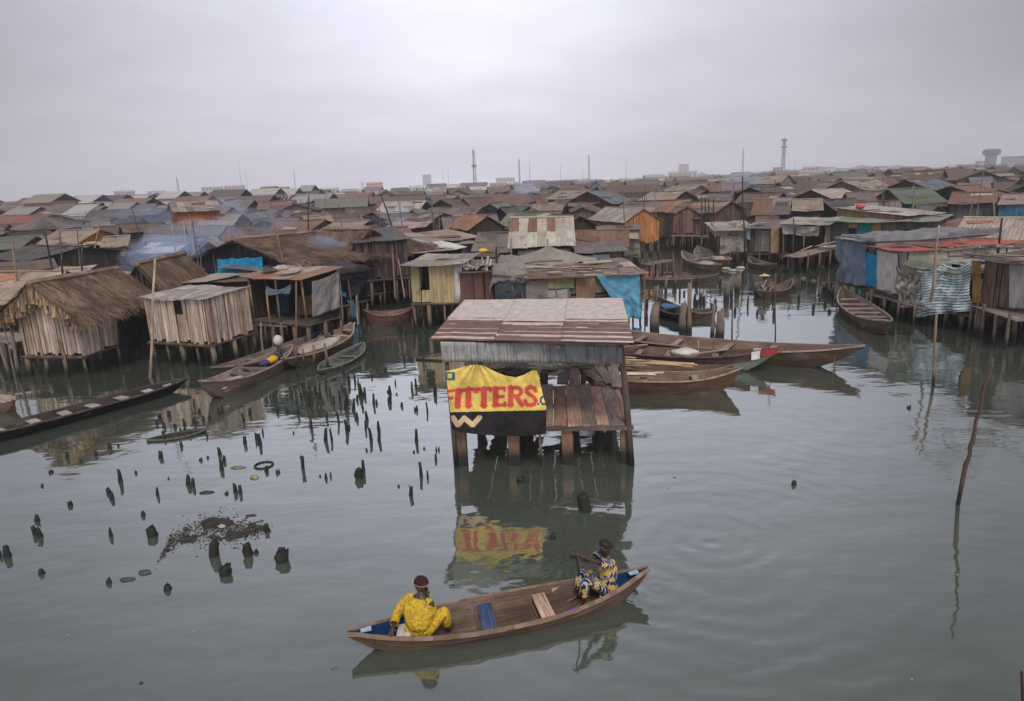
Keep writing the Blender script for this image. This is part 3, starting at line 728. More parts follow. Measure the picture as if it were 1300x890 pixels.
for (x, y) in ((-hwid + .3, 2.2), (-.4, 2.6), (.55, 2.3), (1.35, 2.2), (hwid - .2, 2.4), (-hwid + .3, Lb2 - .1), (0, Lb2 - .1), (1.1, Lb2 - .1), (hwid - .3, Lb2 - .1)):
    sb = MB(); sb.tube([(x + ru(-.1, .1), y, -.6), (x, y, zfl - .08)], ru(.07, .12), 7, vary((.11, .08, .06), .2)); sb.build('stilt', 'pile', shack)
sb = MB(); p0 = fp(685, 552, 0); p1 = fp(688, 594, 0); sb.tube([p0 + Vector((0, 0, .3)), p1 + Vector((0, 0, -.5))], .03, 6, (.2, .15, .1)); sb.build('stilt', 'pile', shack)
# ------------------------------------------------------------------ banner
ZS = 7.414
def zp(zx, zy, off): return onplane(560 + zx / ZS, 440 + zy / ZS, A - say * off, snorm)
TOP = [(42, 232), (150, 208), (270, 176), (340, 170), (400, 180), (480, 222), (600, 272), (700, 290), (780, 266), (850, 226), (905, 222)]
BOT = [(108, 790), (300, 822), (500, 836), (700, 842), (850, 840), (992, 815)]
def poly(L, u):
    x = L[0][0] + (L[-1][0] - L[0][0]) * u
    for (a, b), (c, d) in zip(L, L[1:]):
        if x <= c: return (x, b + (d - b) * (x - a) / (c - a))
    return L[-1]
def pt(u, v):       # v 0 bottom .. 1 top
    b = poly(BOT, u); t = poly(TOP, u); q = v
    x = b[0] + (t[0] - b[0]) * (q if u < .5 else q)
    if u > .5: # right edge bulges outwards until the yellow narrows
        xe = 990 if v < .42 else 990 - 85 * ((v - .42) / .58) ** .9
        k = (u - .5) / .5; xm = (b[0] + (t[0] - b[0]) * v); x = x * (1 - k) + (xe - (1 - u) * (990 - b[0]) ) * k if False else x + (xe - (992 + (905 - 992) * v)) * k
    return (x, b[1] + (t[1] - b[1]) * v)
RED, ORG, YEL, BLK, CRM, TEA, DBL = (.52, .07, .05), (.62, .34, .12), (.66, .48, .11), (.02, .017, .018), (.55, .40, .24), (.03, .13, .16), (.03, .05, .12)
def S(pts, hw): return [(pts[i], pts[i + 1], hw) for i in range(len(pts) - 1)]
RS = []
RS += S([(162, 418), (156, 560)], 23) + S([(135, 414), (190, 409)], 8) + S([(136, 562), (180, 561)], 5)
RS += S([(185, 412), (318, 402)], 13) + S([(258, 405), (256, 558)], 23) + S([(188, 405), (188, 436)], 8) + S([(316, 398), (316, 428)], 8) + S([(232, 559), (284, 557)], 5)
RS += S([(336, 403), (468, 396)], 13) + S([(402, 400), (402, 556)], 23) + S([(338, 396), (338, 428)], 8) + S([(466, 390), (466, 420)], 8) + S([(374, 556), (430, 554)], 5)
RS += S([(514, 395), (514, 550)], 22) + S([(492, 396), (597, 390)], 11) + S([(514, 472), (586, 470)], 10) + S([(492, 554), (600, 550)], 12) + S([(596, 386), (597, 415)], 7) + S([(598, 528), (600, 558)], 7)
RS += S([(655, 388), (655, 550)], 21) + S([(640, 392), (720, 386), (750, 405), (753, 438), (725, 464), (655, 470)], 13) + S([(706, 468), (762, 548)], 17) + S([(632, 551), (680, 550)], 5)
RS += S([(890, 418), (875, 390), (840, 379), (808, 393), (803, 425), (830, 450), (870, 474), (893, 510), (876, 541), (840, 553), (805, 545), (790, 512)], 14)
RS += S([(60, 422), (118, 414)], 9) + S([(62, 492), (104, 484)], 11)
DS = S([(914, 541), (916, 541)], 9) + S([(992, 478), (962, 468), (938, 488), (936, 520), (958, 543), (992, 538)], 9)
CS = S([(112, 668), (158, 740), (218, 672), (296, 740), (362, 668)], 24)
def sdist(L, x, y):
    m_ = 1e9
    for (a, b, h) in L:
        dx, dy = b[0] - a[0], b[1] - a[1]; t = max(0, min(1, ((x - a[0]) * dx + (y - a[1]) * dy) / (dx * dx + dy * dy + 1e-9)))
        m_ = min(m_, math.hypot(x - a[0] - dx * t, y - a[1] - dy * t) - h)
    return m_
def bcol(u, v):
    x, y = pt(u, v)
    edge = 618 - 20 * max(0, min(1, (x - 80) / 900))
    if y > edge:
        return CRM if (y > 648 and y < 758 and sdist(CS, x, y) < 0) else BLK
    if x < 132 and 240 < y < 318: return YEL if (math.hypot(max(0, abs(x - 82) - 12), max(0, abs(y - 276) - 12)) < 10) else TEA
    if x > 900:
        d = sdist(DS, x, y)
        if d < 0: return DBL
    d = sdist(RS, x, y)
    if d < 4: return RED
    if d < 12: return ORG
    return YEL
bc = zp(500, 500, .2); mb = MB()
def bfn(u, v):
    x, y = pt(u, v); X = u * 1.9
    rad = math.sin(math.atan2(x - 335, max(20, y - 120)) * 17) * .35 * max(0, 1 - math.hypot(x - 335, y - 170) / 420) + math.sin(math.atan2(x - 880, max(20, y - 180)) * 15) * .45 * max(0, 1 - math.hypot(x - 880, y - 230) / 360)
    f = .035 * math.sin(X * 5 + 1.5 * math.sin(v * 2)) * (1 - v * .3) + .05 * rad + .03 * noise.noise(Vector((X * 2.2, v * 2.5, 3))) + .022 * math.sin((x * .9 + y * .55) * .022) 
    return zp(x, y, .23 + f) - bc
mb.grid(bfn, 250, 130, bcol, 2.0, 1.2)
ban = mb.build('banner', 'cloth'); ban.location = bc
tag(ban, 'yellow and black banner with red lettering on the front of the central shack', 'banner')
# dark cloth sagging behind the banner's top edge
mb = MB(); c0 = zp(600, 250, .1)
mb.grid(lambda u, v: zp(440 + 420 * u, 200 + 10 * math.sin(u * 9) + v * (40 + 75 * math.sin(u * math.pi)), .10 + .03 * math.sin(u * 14)) - c0, 24, 8, BLK, 1, 1)
o = mb.build('cloth', 'cloth', solid=.01); o.location = c0; tag(o, 'dark cloth slung behind the top edge of the yellow banner', 'cloth')
# ------------------------------------------------------------------ boats
def canoe(ax, ay, bx, by, beam=.9, free=.32, tipa=.55, tipb=.6, outer='wood', inner='palewood', seats=(.3, .5, .7), paint=None, painted=(.0, .0), label='', name='canoe', group=None, cat='boat',
          seatcol=None, ext=None, seatw=.2, power=2.6, z0=0, full=.0, floorz=.03, lower=None, railc=None, roll=0, blunt=0.04, seatcols=None):
    A, B = at(ax, ay, tipa), at(bx, by, tipb); O, rot, L = frame(A, B)
    t = thing(name, label, cat, (O.x, O.y, z0), rot, group)
    oc = P[outer] if isinstance(outer, str) else outer; ic = P[inner] if isinstance(inner, str) else inner
    rc = P[railc] if isinstance(railc, str) else (railc or tuple(x * 1.25 for x in ic))
    if label[:12] != 'wooden canoe': oc = tuple(x * .7 for x in oc); ic = tuple(x * .88 for x in ic)
    NS = 36
    def S_(i): return -1 + 2 * i / NS
    def hb(s): return max(beam / 2 * (1 - abs(s) ** power), blunt * (1 if abs(s) < 1 else .8))
    def sheer(s): return free + ((tipb if s > 0 else tipa) - free) * abs(s) ** 2.6
    def bot(s): return -.09 + (sheer(s) + .02) * max(0, (abs(s) - .62) / .38) ** 1.55
    hbm = MB(); wob = [ru(-.004, .004) for _ in range(NS + 1)]
    secs = []
    for i in range(NS + 1):
        s = S_(i); x = s * L / 2; b_ = hb(s) + wob[i]; zt = sheer(s); zb = bot(s)
        zb = min(zb, zt - .05); mz = zb + (zt - zb) * .5
        bb = b_ * .62; bm = b_ * .86
        O_ = [(x, -b_, zt), (x, -bm, mz), (x, -bb, zb), (x, bb, zb), (x, bm, mz), (x, b_, zt)]
        k = .028; fz = max(floorz, zb + .04); mz2 = fz + (zt - fz) * .5
        ib, im, ibb = max(.006, b_ - k), max(.005, bm - k), max(.004, bb + .02 - k + (fz - zb) * .25)
        ibb = min(ibb, im)
        I_ = [(x, -ib, zt), (x, -im, mz2), (x, -ibb, min(fz, zt - .01)), (x, ibb, min(fz, zt - .01)), (x, im, mz2), (x, ib, zt)]
        secs.append((O_, I_))
    pc = [[vary(oc, .12) for _ in range(6)] for _ in range(2)]; pi = [[vary(ic, .12) for _ in range(6)] for _ in range(2)]
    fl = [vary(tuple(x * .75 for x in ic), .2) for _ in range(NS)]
    for i in range(NS):
        s = S_(i + .5); O0, I0 = secs[i]; O1, I1 = secs[i + 1]; h = 0 if i < NS * .47 else 1
        for k in range(5):
            c = pc[h][k]
            if lower and k in (1, 3): c = lower
            if lower and k == 2: c = lower
            if paint and ((s < -1 + painted[0]) or (s > 1 - painted[1])): c2 = paint; 
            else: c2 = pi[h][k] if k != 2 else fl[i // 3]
            u0 = i / NS * L; u1 = (i + 1) / NS * L; hh = (Vector(O0[k + 1]) - Vector(O0[k])).length
            hbm.face((O0[k], O0[k + 1], O1[k + 1], O1[k]), ((k * .4, u0), (k * .4 + hh, u0), (k * .4 + hh, u1), (k * .4, u1)), vary(c, .05))
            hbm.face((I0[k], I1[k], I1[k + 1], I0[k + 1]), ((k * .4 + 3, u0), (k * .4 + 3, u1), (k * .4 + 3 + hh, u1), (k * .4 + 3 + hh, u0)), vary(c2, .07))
        for (k) in (0, 5):
            q = (O0[k], O1[k], I1[k], I0[k]) if k == 0 else (I0[k], I1[k], O1[k], O0[k])
            hbm.face(q, ((0, 0), (0, .1), (.03, .1), (.03, 0)), rc)
    for i in (0, NS):
        O0, I0 = secs[i]; hbm.face(O0 if i == 0 else O0[::-1], ((0, 0),) * 6, oc)
    hbm.build('hull', 'wood', t)
    for sgn in (-1, 1):       # gunwale strake
        rb = MB(); pts = [Vector((S_(i) * L / 2, sgn * (hb(S_(i)) + .012), sheer(S_(i)) - .012)) for i in range(NS + 1)]
        for a, b in zip(pts, pts[1:]): rb.beam(a, b, .035, .045, rc)
        rb.build('gunwale', 'wood', t)
    for i_, s in enumerate(seats):
        q = -1 + 2 * s; z = sheer(q) - .07; b_ = (hb(q) - .035) * (.93 if abs(q) < .6 else .78); sb = MB(); c = (seatcols or {}).get(i_, seatcol or tuple(x * 1.15 for x in ic))
        sk = ru(-.04, .04); sb.hexa([(q * L / 2 - seatw / 2 - sk, -b_, z - .03), (q * L / 2 + seatw / 2 - sk, -b_, z - .03), (q * L / 2 + seatw / 2 + sk, b_, z - .03), (q * L / 2 - seatw / 2 + sk, b_, z - .03),
                 (q * L / 2 - seatw / 2 - sk, -b_, z), (q * L / 2 + seatw / 2 - sk, -b_, z), (q * L / 2 + seatw / 2 + sk, b_, z), (q * L / 2 - seatw / 2 + sk, b_, z)], vary(c, .12))
        sb.build('seat', 'wood', t)
    # ribs
    nr = int(L / .8)
    for i in range(1, nr):
        if L / FP * 1 < 0: break
        s = -1 + 2 * i / nr
        if abs(s) > .85: continue
        b_ = hb(s); zt = sheer(s) - .03; rb = MB(); x = s * L / 2; rb.tube([(x, -b_ + .03, zt), (x, -b_ * .6, floorz + .012), (x, b_ * .6, floorz + .012), (x, b_ - .03, zt)], .018, 4, vary(ic, .15)); rb.build('rib', 'wood', t)
    t['len'] = L
    class Bt: pass
    q = Bt(); q.t = t; q.O = Vector((O.x, O.y, z0)); q.rot = rot; q.L = L; q.beam = beam; q.sheer = sheer; q.hb = hb
    q.w = lambda x, y, z: Vector((O.x + x * math.cos(rot) - y * math.sin(rot), O.y + x * math.sin(rot) + y * math.cos(rot), z0 + z))
    return q
GB = 'canoes moored along the stilt houses'
c1 = canoe(441, 802, 823, 720, beam=.80, free=.21, tipa=.34, tipb=.44, outer=(.085, .060, .045), inner=(.105, .074, .058), seats=(.17, .435, .625), seatcol=(.38, .27, .21), seatw=.2, seatcols={0: (.40, .38, .36), 1: (.05, .07, .13)},
           paint=(.012, .04, .105), painted=(.42, .32), railc=(.20, .135, .095), label='wooden canoe with dark blue painted ends carrying two people in the foreground', power=2.3)
# small metal caps at the two tips, a purple cloth and a scoop
for s, nm in ((-1, 'bow_cap'), (1, 'stern_cap')):
    mb = MB(); x = s * (c1.L / 2 - .24); z = c1.sheer(.90 * s) + .012
    mb.hexa([(x - .07, -.035, z - .012), (x + .07, -.035, z - .012), (x + .07, .035, z - .012), (x - .07, .035, z - .012), (x - .07, -.035, z), (x + .07, -.035, z + .02), (x + .07, .035, z + .02), (x - .07, .035, z)], (.28, .42, .55)); mb.build(nm, 'plain', c1.t)
for (u, c, sz) in ((.72, (.28, .2, .15), .09), (.79, (.03, .04, .09), .12), (.715, (.42, .34, .28), .1)):
    pass
mb = MB()
for k in range(30):
    u = ru(.395, .50) if k < 18 else ru(.60, .66); s = -1 + 2 * u; x = s * c1.L / 2; b_ = c1.hb(s) - .034; z = c1.sheer(s) - ru(.03, .09); hgt = ru(.02, .05)
    mb.hexa([(x, b_ - .012, z - hgt), (x + ru(.006, .02), b_ - .012, z - hgt), (x + .01, b_ - .008, z - hgt), (x, b_ - .008, z - hgt), (x, b_ - .006, z), (x + .012, b_ - .006, z), (x + .012, b_, z), (x, b_, z)], (.02, .015, .013))
mb.build('painted_marks', 'plain', c1.t)['kind'] = 'stuff'
# canoe patches on the inside of the far side
for (u, c, w_) in ((.845 - .07, (.035, .045, .10), .13), (.695, (.38, .29, .23), .16)):
    mb = MB(); s = -1 + 2 * u; x = s * c1.L / 2; b_ = c1.hb(s) - .05; z = c1.sheer(s)
    mb.hexa([(x - w_ / 2, b_ - .03, z - .16), (x + w_ / 2, b_ - .03, z - .16), (x + w_ / 2, b_ - .018, z - .16), (x - w_ / 2, b_ - .018, z - .16), (x - w_ / 2, b_ - .002, z - .04), (x + w_ / 2, b_ - .002, z - .04), (x + w_ / 2, b_ + .01, z - .04), (x - w_ / 2, b_ + .01, z - .04)], c); mb.build('hull_patch', 'plain', c1.t)
def blob(mb, c, rx, ry, rz_, col, sd=0, amp=.25, nu=14, nv=9, flat=None):
    c = Vector(c)
    def fn(u, v):
        th, ph = u * 2 * math.pi, (v - .5) * math.pi
        d = Vector((math.cos(th) * math.cos(ph), math.sin(th) * math.cos(ph), math.sin(ph)))
        r = 1 + amp * noise.noise(d * 1.6 + Vector((sd * 3.7, 0, sd)))
        p = c + Vector((d.x * rx, d.y * ry, d.z * rz_)) * r
        if flat is not None: p.z = max(p.z, flat)
        return p
    mb.grid(fn, nu, nv, col)
mb = MB(); blob(mb, (0, 0, 0), .085, .05, .035, (.18, .05, .42), 3, .5); o = mb.build('cloth', 'cloth'); o.location = c1.w(.215 * c1.L, -.17, .085); tag(o, 'small purple cloth lying on the floor of the two-person canoe', 'cloth')
mb = MB(); blob(mb, (0, 0, 0), .06, .035, .02, (.02, .02, .018), 5, .5); o = mb.build('sandal', 'plain'); o.location = c1.w(-.16 * c1.L, -.2, .055); tag(o, 'small dark sandal on the floor of the two-person canoe behind the yellow-clad person', 'sandal')
c2 = canoe(-70, 560, 238, 479, beam=.85, free=.3, tipa=.35, tipb=.35, outer='black', inner=(.05, .045, .04), seats=(.18, .31, .43, .55, .68, .80, .9), seatcol=(.28, .25, .225), railc=(.075, .065, .055), label='long black dugout canoe with pale thwarts lying left of the thatched hut', group=GB, seatw=.26, power=4)
c3 = canoe(254, 483, 371, 437, beam=1.15, free=.42, tipa=.75, tipb=.6, outer='wood', inner=(.26, .21, .18), seats=(.42, .55, .7), seatcol=(.12, .10, .09), railc=(.30, .22, .18), label='brown boat with pale bow deck and outboard motor, nearest the plank shed', group=GB)
c4 = canoe(269, 466, 411, 418, beam=1.1, free=.38, tipa=.6, tipb=.6, outer='brown', inner=(.15, .12, .105), seats=(.35, .5, .65), railc=(.22, .15, .12), paint=(.05, .08, .25), painted=(.18, .16), label='dark wooden boat with blue painted tips tied behind the motor boat', group=GB)
c5 = canoe(360, 455, 448, 409, beam=1.35, free=.42, tipa=.5, tipb=.72, outer='brown', inner=(.24, .19, .165), seats=(.6, .78, .9), seatcol=(.24, .19, .15), railc=(.30, .235, .20), blunt=.12, label='wide brown boat loaded with pale sacks, its bow against the shore posts', group=GB)
c6 = canoe(405, 469, 461, 434, beam=1.0, free=.16, tipa=.22, tipb=.3, outer=(.10, .10, .09), inner=(.085, .09, .08), seats=(.3, .62), seatcol=(.12, .12, .11), railc=(.16, .16, .145), label='small grey waterlogged canoe sitting low right of the sack-laden boat', group=GB)
c7 = canoe(462, 393, 526, 388, beam=1.2, free=.5, tipa=.75, tipb=.75, outer=(.13, .08, .065), inner=(.17, .12, .10), seats=(.5,), railc=(.24, .13, .10), label='reddish brown boat moored across the end of the left channel', group=GB)
c8 = canoe(716, 409, 1098, 438, beam=1.45, free=.46, tipa=.8, tipb=.82, outer=(.085, .058, .045), inner=(.17, .12, .10), seats=(.3, .43, .6, .74), seatcol=(.22, .18, .15), railc=(.26, .195, .155), label='longest dark brown boat, farthest in the cluster right of the central shack', group=GB, power=3)
c9 = canoe(700, 432, 988, 442, beam=1.15, free=.44, tipa=.6, tipb=.78, outer=(.075, .05, .045), inner=(.14, .095, .08), seats=(.42, .55, .75), seatcol=(.19, .15, .13), railc=(.11, .075, .065), lower=(.15, .18, .13), paint=(.28, .05, .04), painted=(0, .14), label='boat with green lower hull and a red and white bow right of the central shack', group=GB)
c10 = canoe(745, 454, 931, 463, beam=.9, free=.36, tipa=.5, tipb=.6, outer=(.11, .07, .05), inner=(.17, .12, .09), seats=(.3, .7), railc=(.19, .13, .09), label='narrow brown boat loaded with long bamboo poles right of the central shack', group=GB)
c11 = canoe(738, 474, 942, 466, beam=1.0, free=.42, tipa=.5, tipb=.72, outer=(.115, .075, .052), inner=(.20, .15, .115), seats=(.4, .72), seatcol=(.26, .2, .16), railc=(.26, .19, .145), label='brown boat nearest the central shack in the right cluster, holding split poles', group=GB)
c12 = canoe(1069, 364, 1129, 407, beam=1.35, free=.42, tipa=.75, tipb=.7, outer=(.11, .08, .065), inner=(.19, .145, .12), seats=(.2, .32, .44, .56, .68, .8), seatcol=(.24, .19, .165), railc=(.27, .215, .19), paint=(.32, .17, .16), painted=(0, .1), label='ribbed wooden boat with many thwarts moored beside the grey tarpaulin shack', group=GB)
c13 = canoe(866, 318, 915, 335, beam=1.3, free=.45, tipa=.8, tipb=.7, outer='wood', inner=(.24, .2, .17), seats=(.3, .5, .7), railc=(.30, .26, .22), label='weathered boat in the back inlet, nearer one of the pair below the dark gabled cabin', group=GB)
c14 = canoe(886, 312, 925, 329, beam=1.9, free=.5, tipa=.9, tipb=.7, outer='wood', inner=(.26, .22, .19), seats=(.3, .5, .7), railc=(.33, .28, .24), label='broad weathered boat in the back inlet, farther one of the pair', group=GB)
c15 = canoe(951, 325, 985, 334, beam=1.1, free=.35, tipa=.6, tipb=.6, outer='brown', inner=(.13, .105, .09), seats=(.4, .7), railc=(.19, .155, .13), label='small dark boat tucked under the hanging brown cloth of the back inlet', group=GB)
c16 = canoe(960, 368, 1006, 353, beam=1.0, free=.34, tipa=.45, tipb=.75, outer='brown', inner=(.14, .11, .09), seats=(.35, .6), railc=(.19, .14, .11), label='small canoe with one person in a round hat out in the right channel')
c17 = canoe(836, 377, 874, 398, beam=1.1, free=.35, tipa=.6, tipb=.5, outer='black', inner=(.06, .055, .05), seats=(.3,), railc=(.11, .09, .08), label='dark canoe under a blue cover between the thick piles', group=GB)
c18 = canoe(870, 388, 911, 389, beam=.9, free=.3, tipa=.55, tipb=.5, outer='brown', inner=(.07, .06, .055), seats=(.4,), railc=(.16, .13, .11), label='small dark canoe just right of the blue covered one', group=GB)
c19 = canoe(800, 351, 912, 347, beam=1.0, free=.3, tipa=.45, tipb=.5, outer=(.10, .08, .065), inner=(.09, .075, .065), seats=(.3, .6), railc=(.17, .14, .12), label='long low pirogue lying across the mouth of the back inlet', group=GB, power=4)
c20 = canoe(186, 558, 262, 544, beam=.45, free=.05, tipa=.06, tipb=.09, outer='black', inner=(.045, .04, .035), seats=(), railc=(.09, .085, .08), floorz=.01, label='sunken black canoe whose rim just breaks the water before the thatched hut reflection', power=2)
c21 = canoe(-42, 500, 16, 507, beam=.9, free=.3, tipa=.4, tipb=.4, outer='wood', inner=(.24, .2, .17), seats=(.6,), railc=(.28, .24, .21), label='tip of a pale wooden boat at the left edge beside the black dugout', group=GB)
# --- loads in the boats
def in_boat(b, mbf, name, label, cat, x, y, z, rot=0, material='cloth', group=None):
    mb = MB(); mbf(mb); o = mb.build(name, material); o.location = b.w(x, y, z); o.rotation_euler = (0, 0, b.rot + rot); tag(o, label, cat, group); return o
in_boat(c3, lambda mb: blob(mb, (0, 0, 0), .8, .38, .12, (.42, .35, .31), 2, .4), 'net_heap', 'pale folded net heaped in the bow of the motor boat', 'net', -c3.L * .27, 0, .26)
in_boat(c5, lambda mb: blob(mb, (0, 0, 0), 1.3, .45, .2, (.38, .31, .26), 4, .5), 'sack', 'pale sacks heaped in the middle of the wide brown boat', 'sack', -c5.L * .04, 0, .36)
in_boat(c3, lambda mb: blob(mb, (0, 0, 0), .3, .17, .13, (.60, .36, .02), 7, .3), 'jerrycan', 'yellow plastic can lying in the motor boat', 'jerrycan', c3.L * .2, -.1, .42, material='plain')
in_boat(c3, lambda mb: blob(mb, (0, 0, 0), .2, .15, .12, (.05, .07, .16), 8, .3), 'bag', 'dark blue bag beside the yellow can in the motor boat', 'bag', c3.L * .11, -.1, .42)
in_boat(c9, lambda mb: blob(mb, (0, 0, 0), .48, .26, .17, (.50, .44, .40), 9, .25), 'sack', 'white sack lying in the boat with the red and white bow', 'sack', c9.L * .12, .12, .40)
in_boat(c17, lambda mb: blob(mb, (0, 0, 0), .55, .36, .1, (.06, .13, .26), 11, .5), 'boat_cover', 'blue cover stretched over the dark canoe between the thick piles', 'tarp', -c17.L * .12, 0, .4)
in_boat(c13, lambda mb: blob(mb, (0, 0, 0), 1.2, .5, .2, (.34, .30, .25), 12, .6), 'net_heap', 'pile of pale nets in the nearer boat of the back inlet pair', 'net', c13.L * .18, 0, .35)
in_boat(c14, lambda mb: blob(mb, (0, 0, 0), .8, .5, .25, (.36, .28, .2), 13, .6), 'sack', 'brown bundle in the farther boat of the back inlet pair', 'bundle', c14.L * .2, 0, .4)
# white band on the bow of the red-tipped boat
mb = MB()
for sg in (-1, 1):
    s0, s1 = .80, .865
    mb.hexa([(s0 * c9.L / 2, sg * (c9.hb(s0) + .034), c9.sheer(s0) - .22), (s1 * c9.L / 2, sg * (c9.hb(s1) + .034), c9.sheer(s1) - .22), (s1 * c9.L / 2, sg * (c9.hb(s1) + .03) - sg * .02, c9.sheer(s1) - .22), (s0 * c9.L / 2, sg * (c9.hb(s0) + .03) - sg * .02, c9.sheer(s0) - .22),
             (s0 * c9.L / 2, sg * (c9.hb(s0) + .036), c9.sheer(s0) + .02), (s1 * c9.L / 2, sg * (c9.hb(s1) + .036), c9.sheer(s1) + .02), (s1 * c9.L / 2, sg * (c9.hb(s1) - .05), c9.sheer(s1) + .02), (s0 * c9.L / 2, sg * (c9.hb(s0) - .05), c9.sheer(s0) + .02)], (.62, .58, .55))
mb.build('white_band', 'plain', c9.t)
mb = MB()
for sg in (-1, 1):
    for k in range(4):
        s0, s1 = .875 + k * .03, .905 + k * .03
        mb.hexa([(s0 * c9.L / 2, sg * (c9.hb(s0) + .034), c9.sheer(s0) - .16), (s1 * c9.L / 2, sg * (c9.hb(s1) + .034), c9.sheer(s1) - .16), (s1 * c9.L / 2, sg * c9.hb(s1), c9.sheer(s1) - .16), (s0 * c9.L / 2, sg * c9.hb(s0), c9.sheer(s0) - .16),
                 (s0 * c9.L / 2, sg * (c9.hb(s0) + .036), c9.sheer(s0) + .015), (s1 * c9.L / 2, sg * (c9.hb(s1) + .036), c9.sheer(s1) + .015), (s1 * c9.L / 2, sg * c9.hb(s1), c9.sheer(s1) + .015), (s0 * c9.L / 2, sg * c9.hb(s0), c9.sheer(s0) + .015)], (.26, .035, .03))
mb.build('red_band', 'plain', c9.t)
for b, n, g, cl, fr, to in ((c10, 11, 'bamboo poles laid in the narrow boat', (.44, .30, .19), -.48, .24), (c11, 8, 'split poles laid in the nearest boat of the right cluster', (.44, .36, .29), -.45, .0)):
    for k in range(n):
        a = Vector((b.L * (fr + ru(-.02, .02)), ru(-.28, .28), .40 + .03 * (k % 3))); e = Vector((b.L * (to + ru(-.12, .04)), ru(-.2, .2) * .8, .47 + .03 * (k % 3)))
        mb = MB(); mb.tube([a - a, (e - a) * .5 + Vector((0, 0, ru(-.02, .02))), e - a], ru(.02, .034), 6, vary(cl, .25)); o = mb.build('bamboo_pole', 'wood'); o.location = b.w(*a); o.rotation_euler = (0, 0, b.rot)
        tag(o, 'pale pole among the bundle of bamboo lying in the narrow boat' if b is c10 else 'split pole lying along the inside of the boat nearest the shack', 'pole', g)
for (x, a, l, lab) in ((-.18, .5, 1.3, 'short paddle lying across the boat with the red and white bow, near the shack'), (.2, .6, .9, 'short paddle lying across the boat with the red and white bow, beside the white sack')):
    in_boat(c9, lambda mb: (mb.beam((-l / 2, 0, 0), (l / 2, 0, .05), .06, .03, (.27, .2, .17)), mb.beam((l / 2, 0, .05), (l / 2 + .4, 0, .06), .14, .015, (.27, .2, .17))), 'paddle', lab, 'paddle', x * c9.L, 0, .47, a, 'wood')
# outboard motor
mo = thing('outboard_motor', 'pale round-topped outboard motor mounted on the motor boat', 'motor', c3.w(c3.L * .36, .1, .6), c3.rot)
mb = MB(); blob(mb, (0, 0, .32), .2, .16, .2, (.45, .43, .38), 1, .12); mb.build('cowl', 'plain', mo)
mb = MB(); mb.tube([(0, 0, .2), (.02, 0, -.3)], .07, 8, (.06, .06, .06)); mb.tube([(0, 0, .12), (-.45, 0, .2)], .025, 6, (.05, .05, .05)); mb.build('shaft', 'plain', mo)
mb = MB(); mb.tube([(-.2, .0, -.1), (.15, 0, -.3), (.5, .02, -.35)], .05, 6, (.08, .08, .08)); mb.build('mount', 'plain', mo)
# ------------------------------------------------------------------ people
M['yellow_cloth'] = None
def b_yel(nt, b, out):
    o = objc(nt); n1 = noise_(nt, o, 26, 4, .65); n2 = noise_(nt, o, 6, 3)
    c = mixc(nt, maprange(nt, n1, .50, .62, 0, .75), (.58, .37, .015), (.24, .10, .01)); c = mixc(nt, maprange(nt, n2, .55, .7, 0, .5), c, (.70, .50, .03))
    nt.links.new(c, b.inputs['Base Color']); b.inputs['Roughness'].default_value = .75; bump(nt, b, noise_(nt, o, 11, 4, .6), 1.0, .12)
def b_pat(nt, b, out):
    o = objc(nt); s = N(nt, 'ShaderNodeSeparateXYZ'); nt.links.new(o, s.inputs[0])
    w = math_(nt, 'SINE', math_(nt, 'MULTIPLY', math_(nt, 'ADD', s.outputs[1], math_(nt, 'MULTIPLY', s.outputs[0], .9)), 125))
    v = N(nt, 'ShaderNodeTexVoronoi'); v.inputs['Scale'].default_value = 8.5; nt.links.new(o, v.inputs['Vector'])
    n1 = noise_(nt, o, 12, 3)
    c = mixc(nt, maprange(nt, w, .1, .3, 0, 1), (.012, .014, .035), (.42, .42, .48))
    c = mixc(nt, maprange(nt, n1, .5, .56, 0, .6), c, (.015, .018, .05))
    c = mixc(nt, maprange(nt, v.outputs['Distance'], .42, .36, 0, 1), c, (.50, .33, .08))
    nt.links.new(c, b.inputs['Base Color']); b.inputs['Roughness'].default_value = .8; b.inputs['Specular IOR Level'].default_value = .15; bump(nt, b, noise_(nt, o, 11, 4, .6), 1.0, .1)
M['yellow_cloth'] = mat('yellow_patterned_cloth', b_yel); M['pattern_cloth'] = mat('navy_patterned_cloth', b_pat)
def skinned(name, V, E, material, parent, col, root=None, sub=2):
    """V: dict name -> (pos, radius) ; grows one continuous surface over the skeleton"""
    keys = list(V); 
    if root: keys.remove(root); keys.insert(0, root)
    idx = {k: i for i, k in enumerate(keys)}
    me = bpy.data.meshes.new(name + '_skeleton'); me.from_pydata([V[k][0] for k in keys], [(idx[a], idx[b]) for a, b in E], []); me.update()
    o = bpy.data.objects.new(name + '_skeleton', me); COL.objects.link(o)
    sk = o.modifiers.new('Skin', 'SKIN')
    for i, k in enumerate(keys):
        r = V[k][1]; r = (r, r) if not isinstance(r, tuple) else r
        me.skin_vertices[0].data[i].radius = r; me.skin_vertices[0].data[i].use_root = (i == 0)
    sk.use_smooth_shade = True
    ss = o.modifiers.new('Sub', 'SUBSURF'); ss.levels = sub; ss.render_levels = sub
    dg = bpy.context.evaluated_depsgraph_get(); dg.update(); ev_ = o.evaluated_get(dg); nm = bpy.data.meshes.new_from_object(ev_)
    bpy.data.objects.remove(o); nm.name = name
    ca = nm.color_attributes.new('Col', 'FLOAT_COLOR', 'POINT')
    for d in ca.data: d.color = (*col, 1)
    nm.materials.clear(); nm.materials.append(M[material])
    for p in nm.polygons: p.use_smooth = True
    r = bpy.data.objects.new(name, nm); COL.objects.link(r); r.parent = parent; return r
SK = (.045, .022, .014)
def V3(*a): return Vector(a)
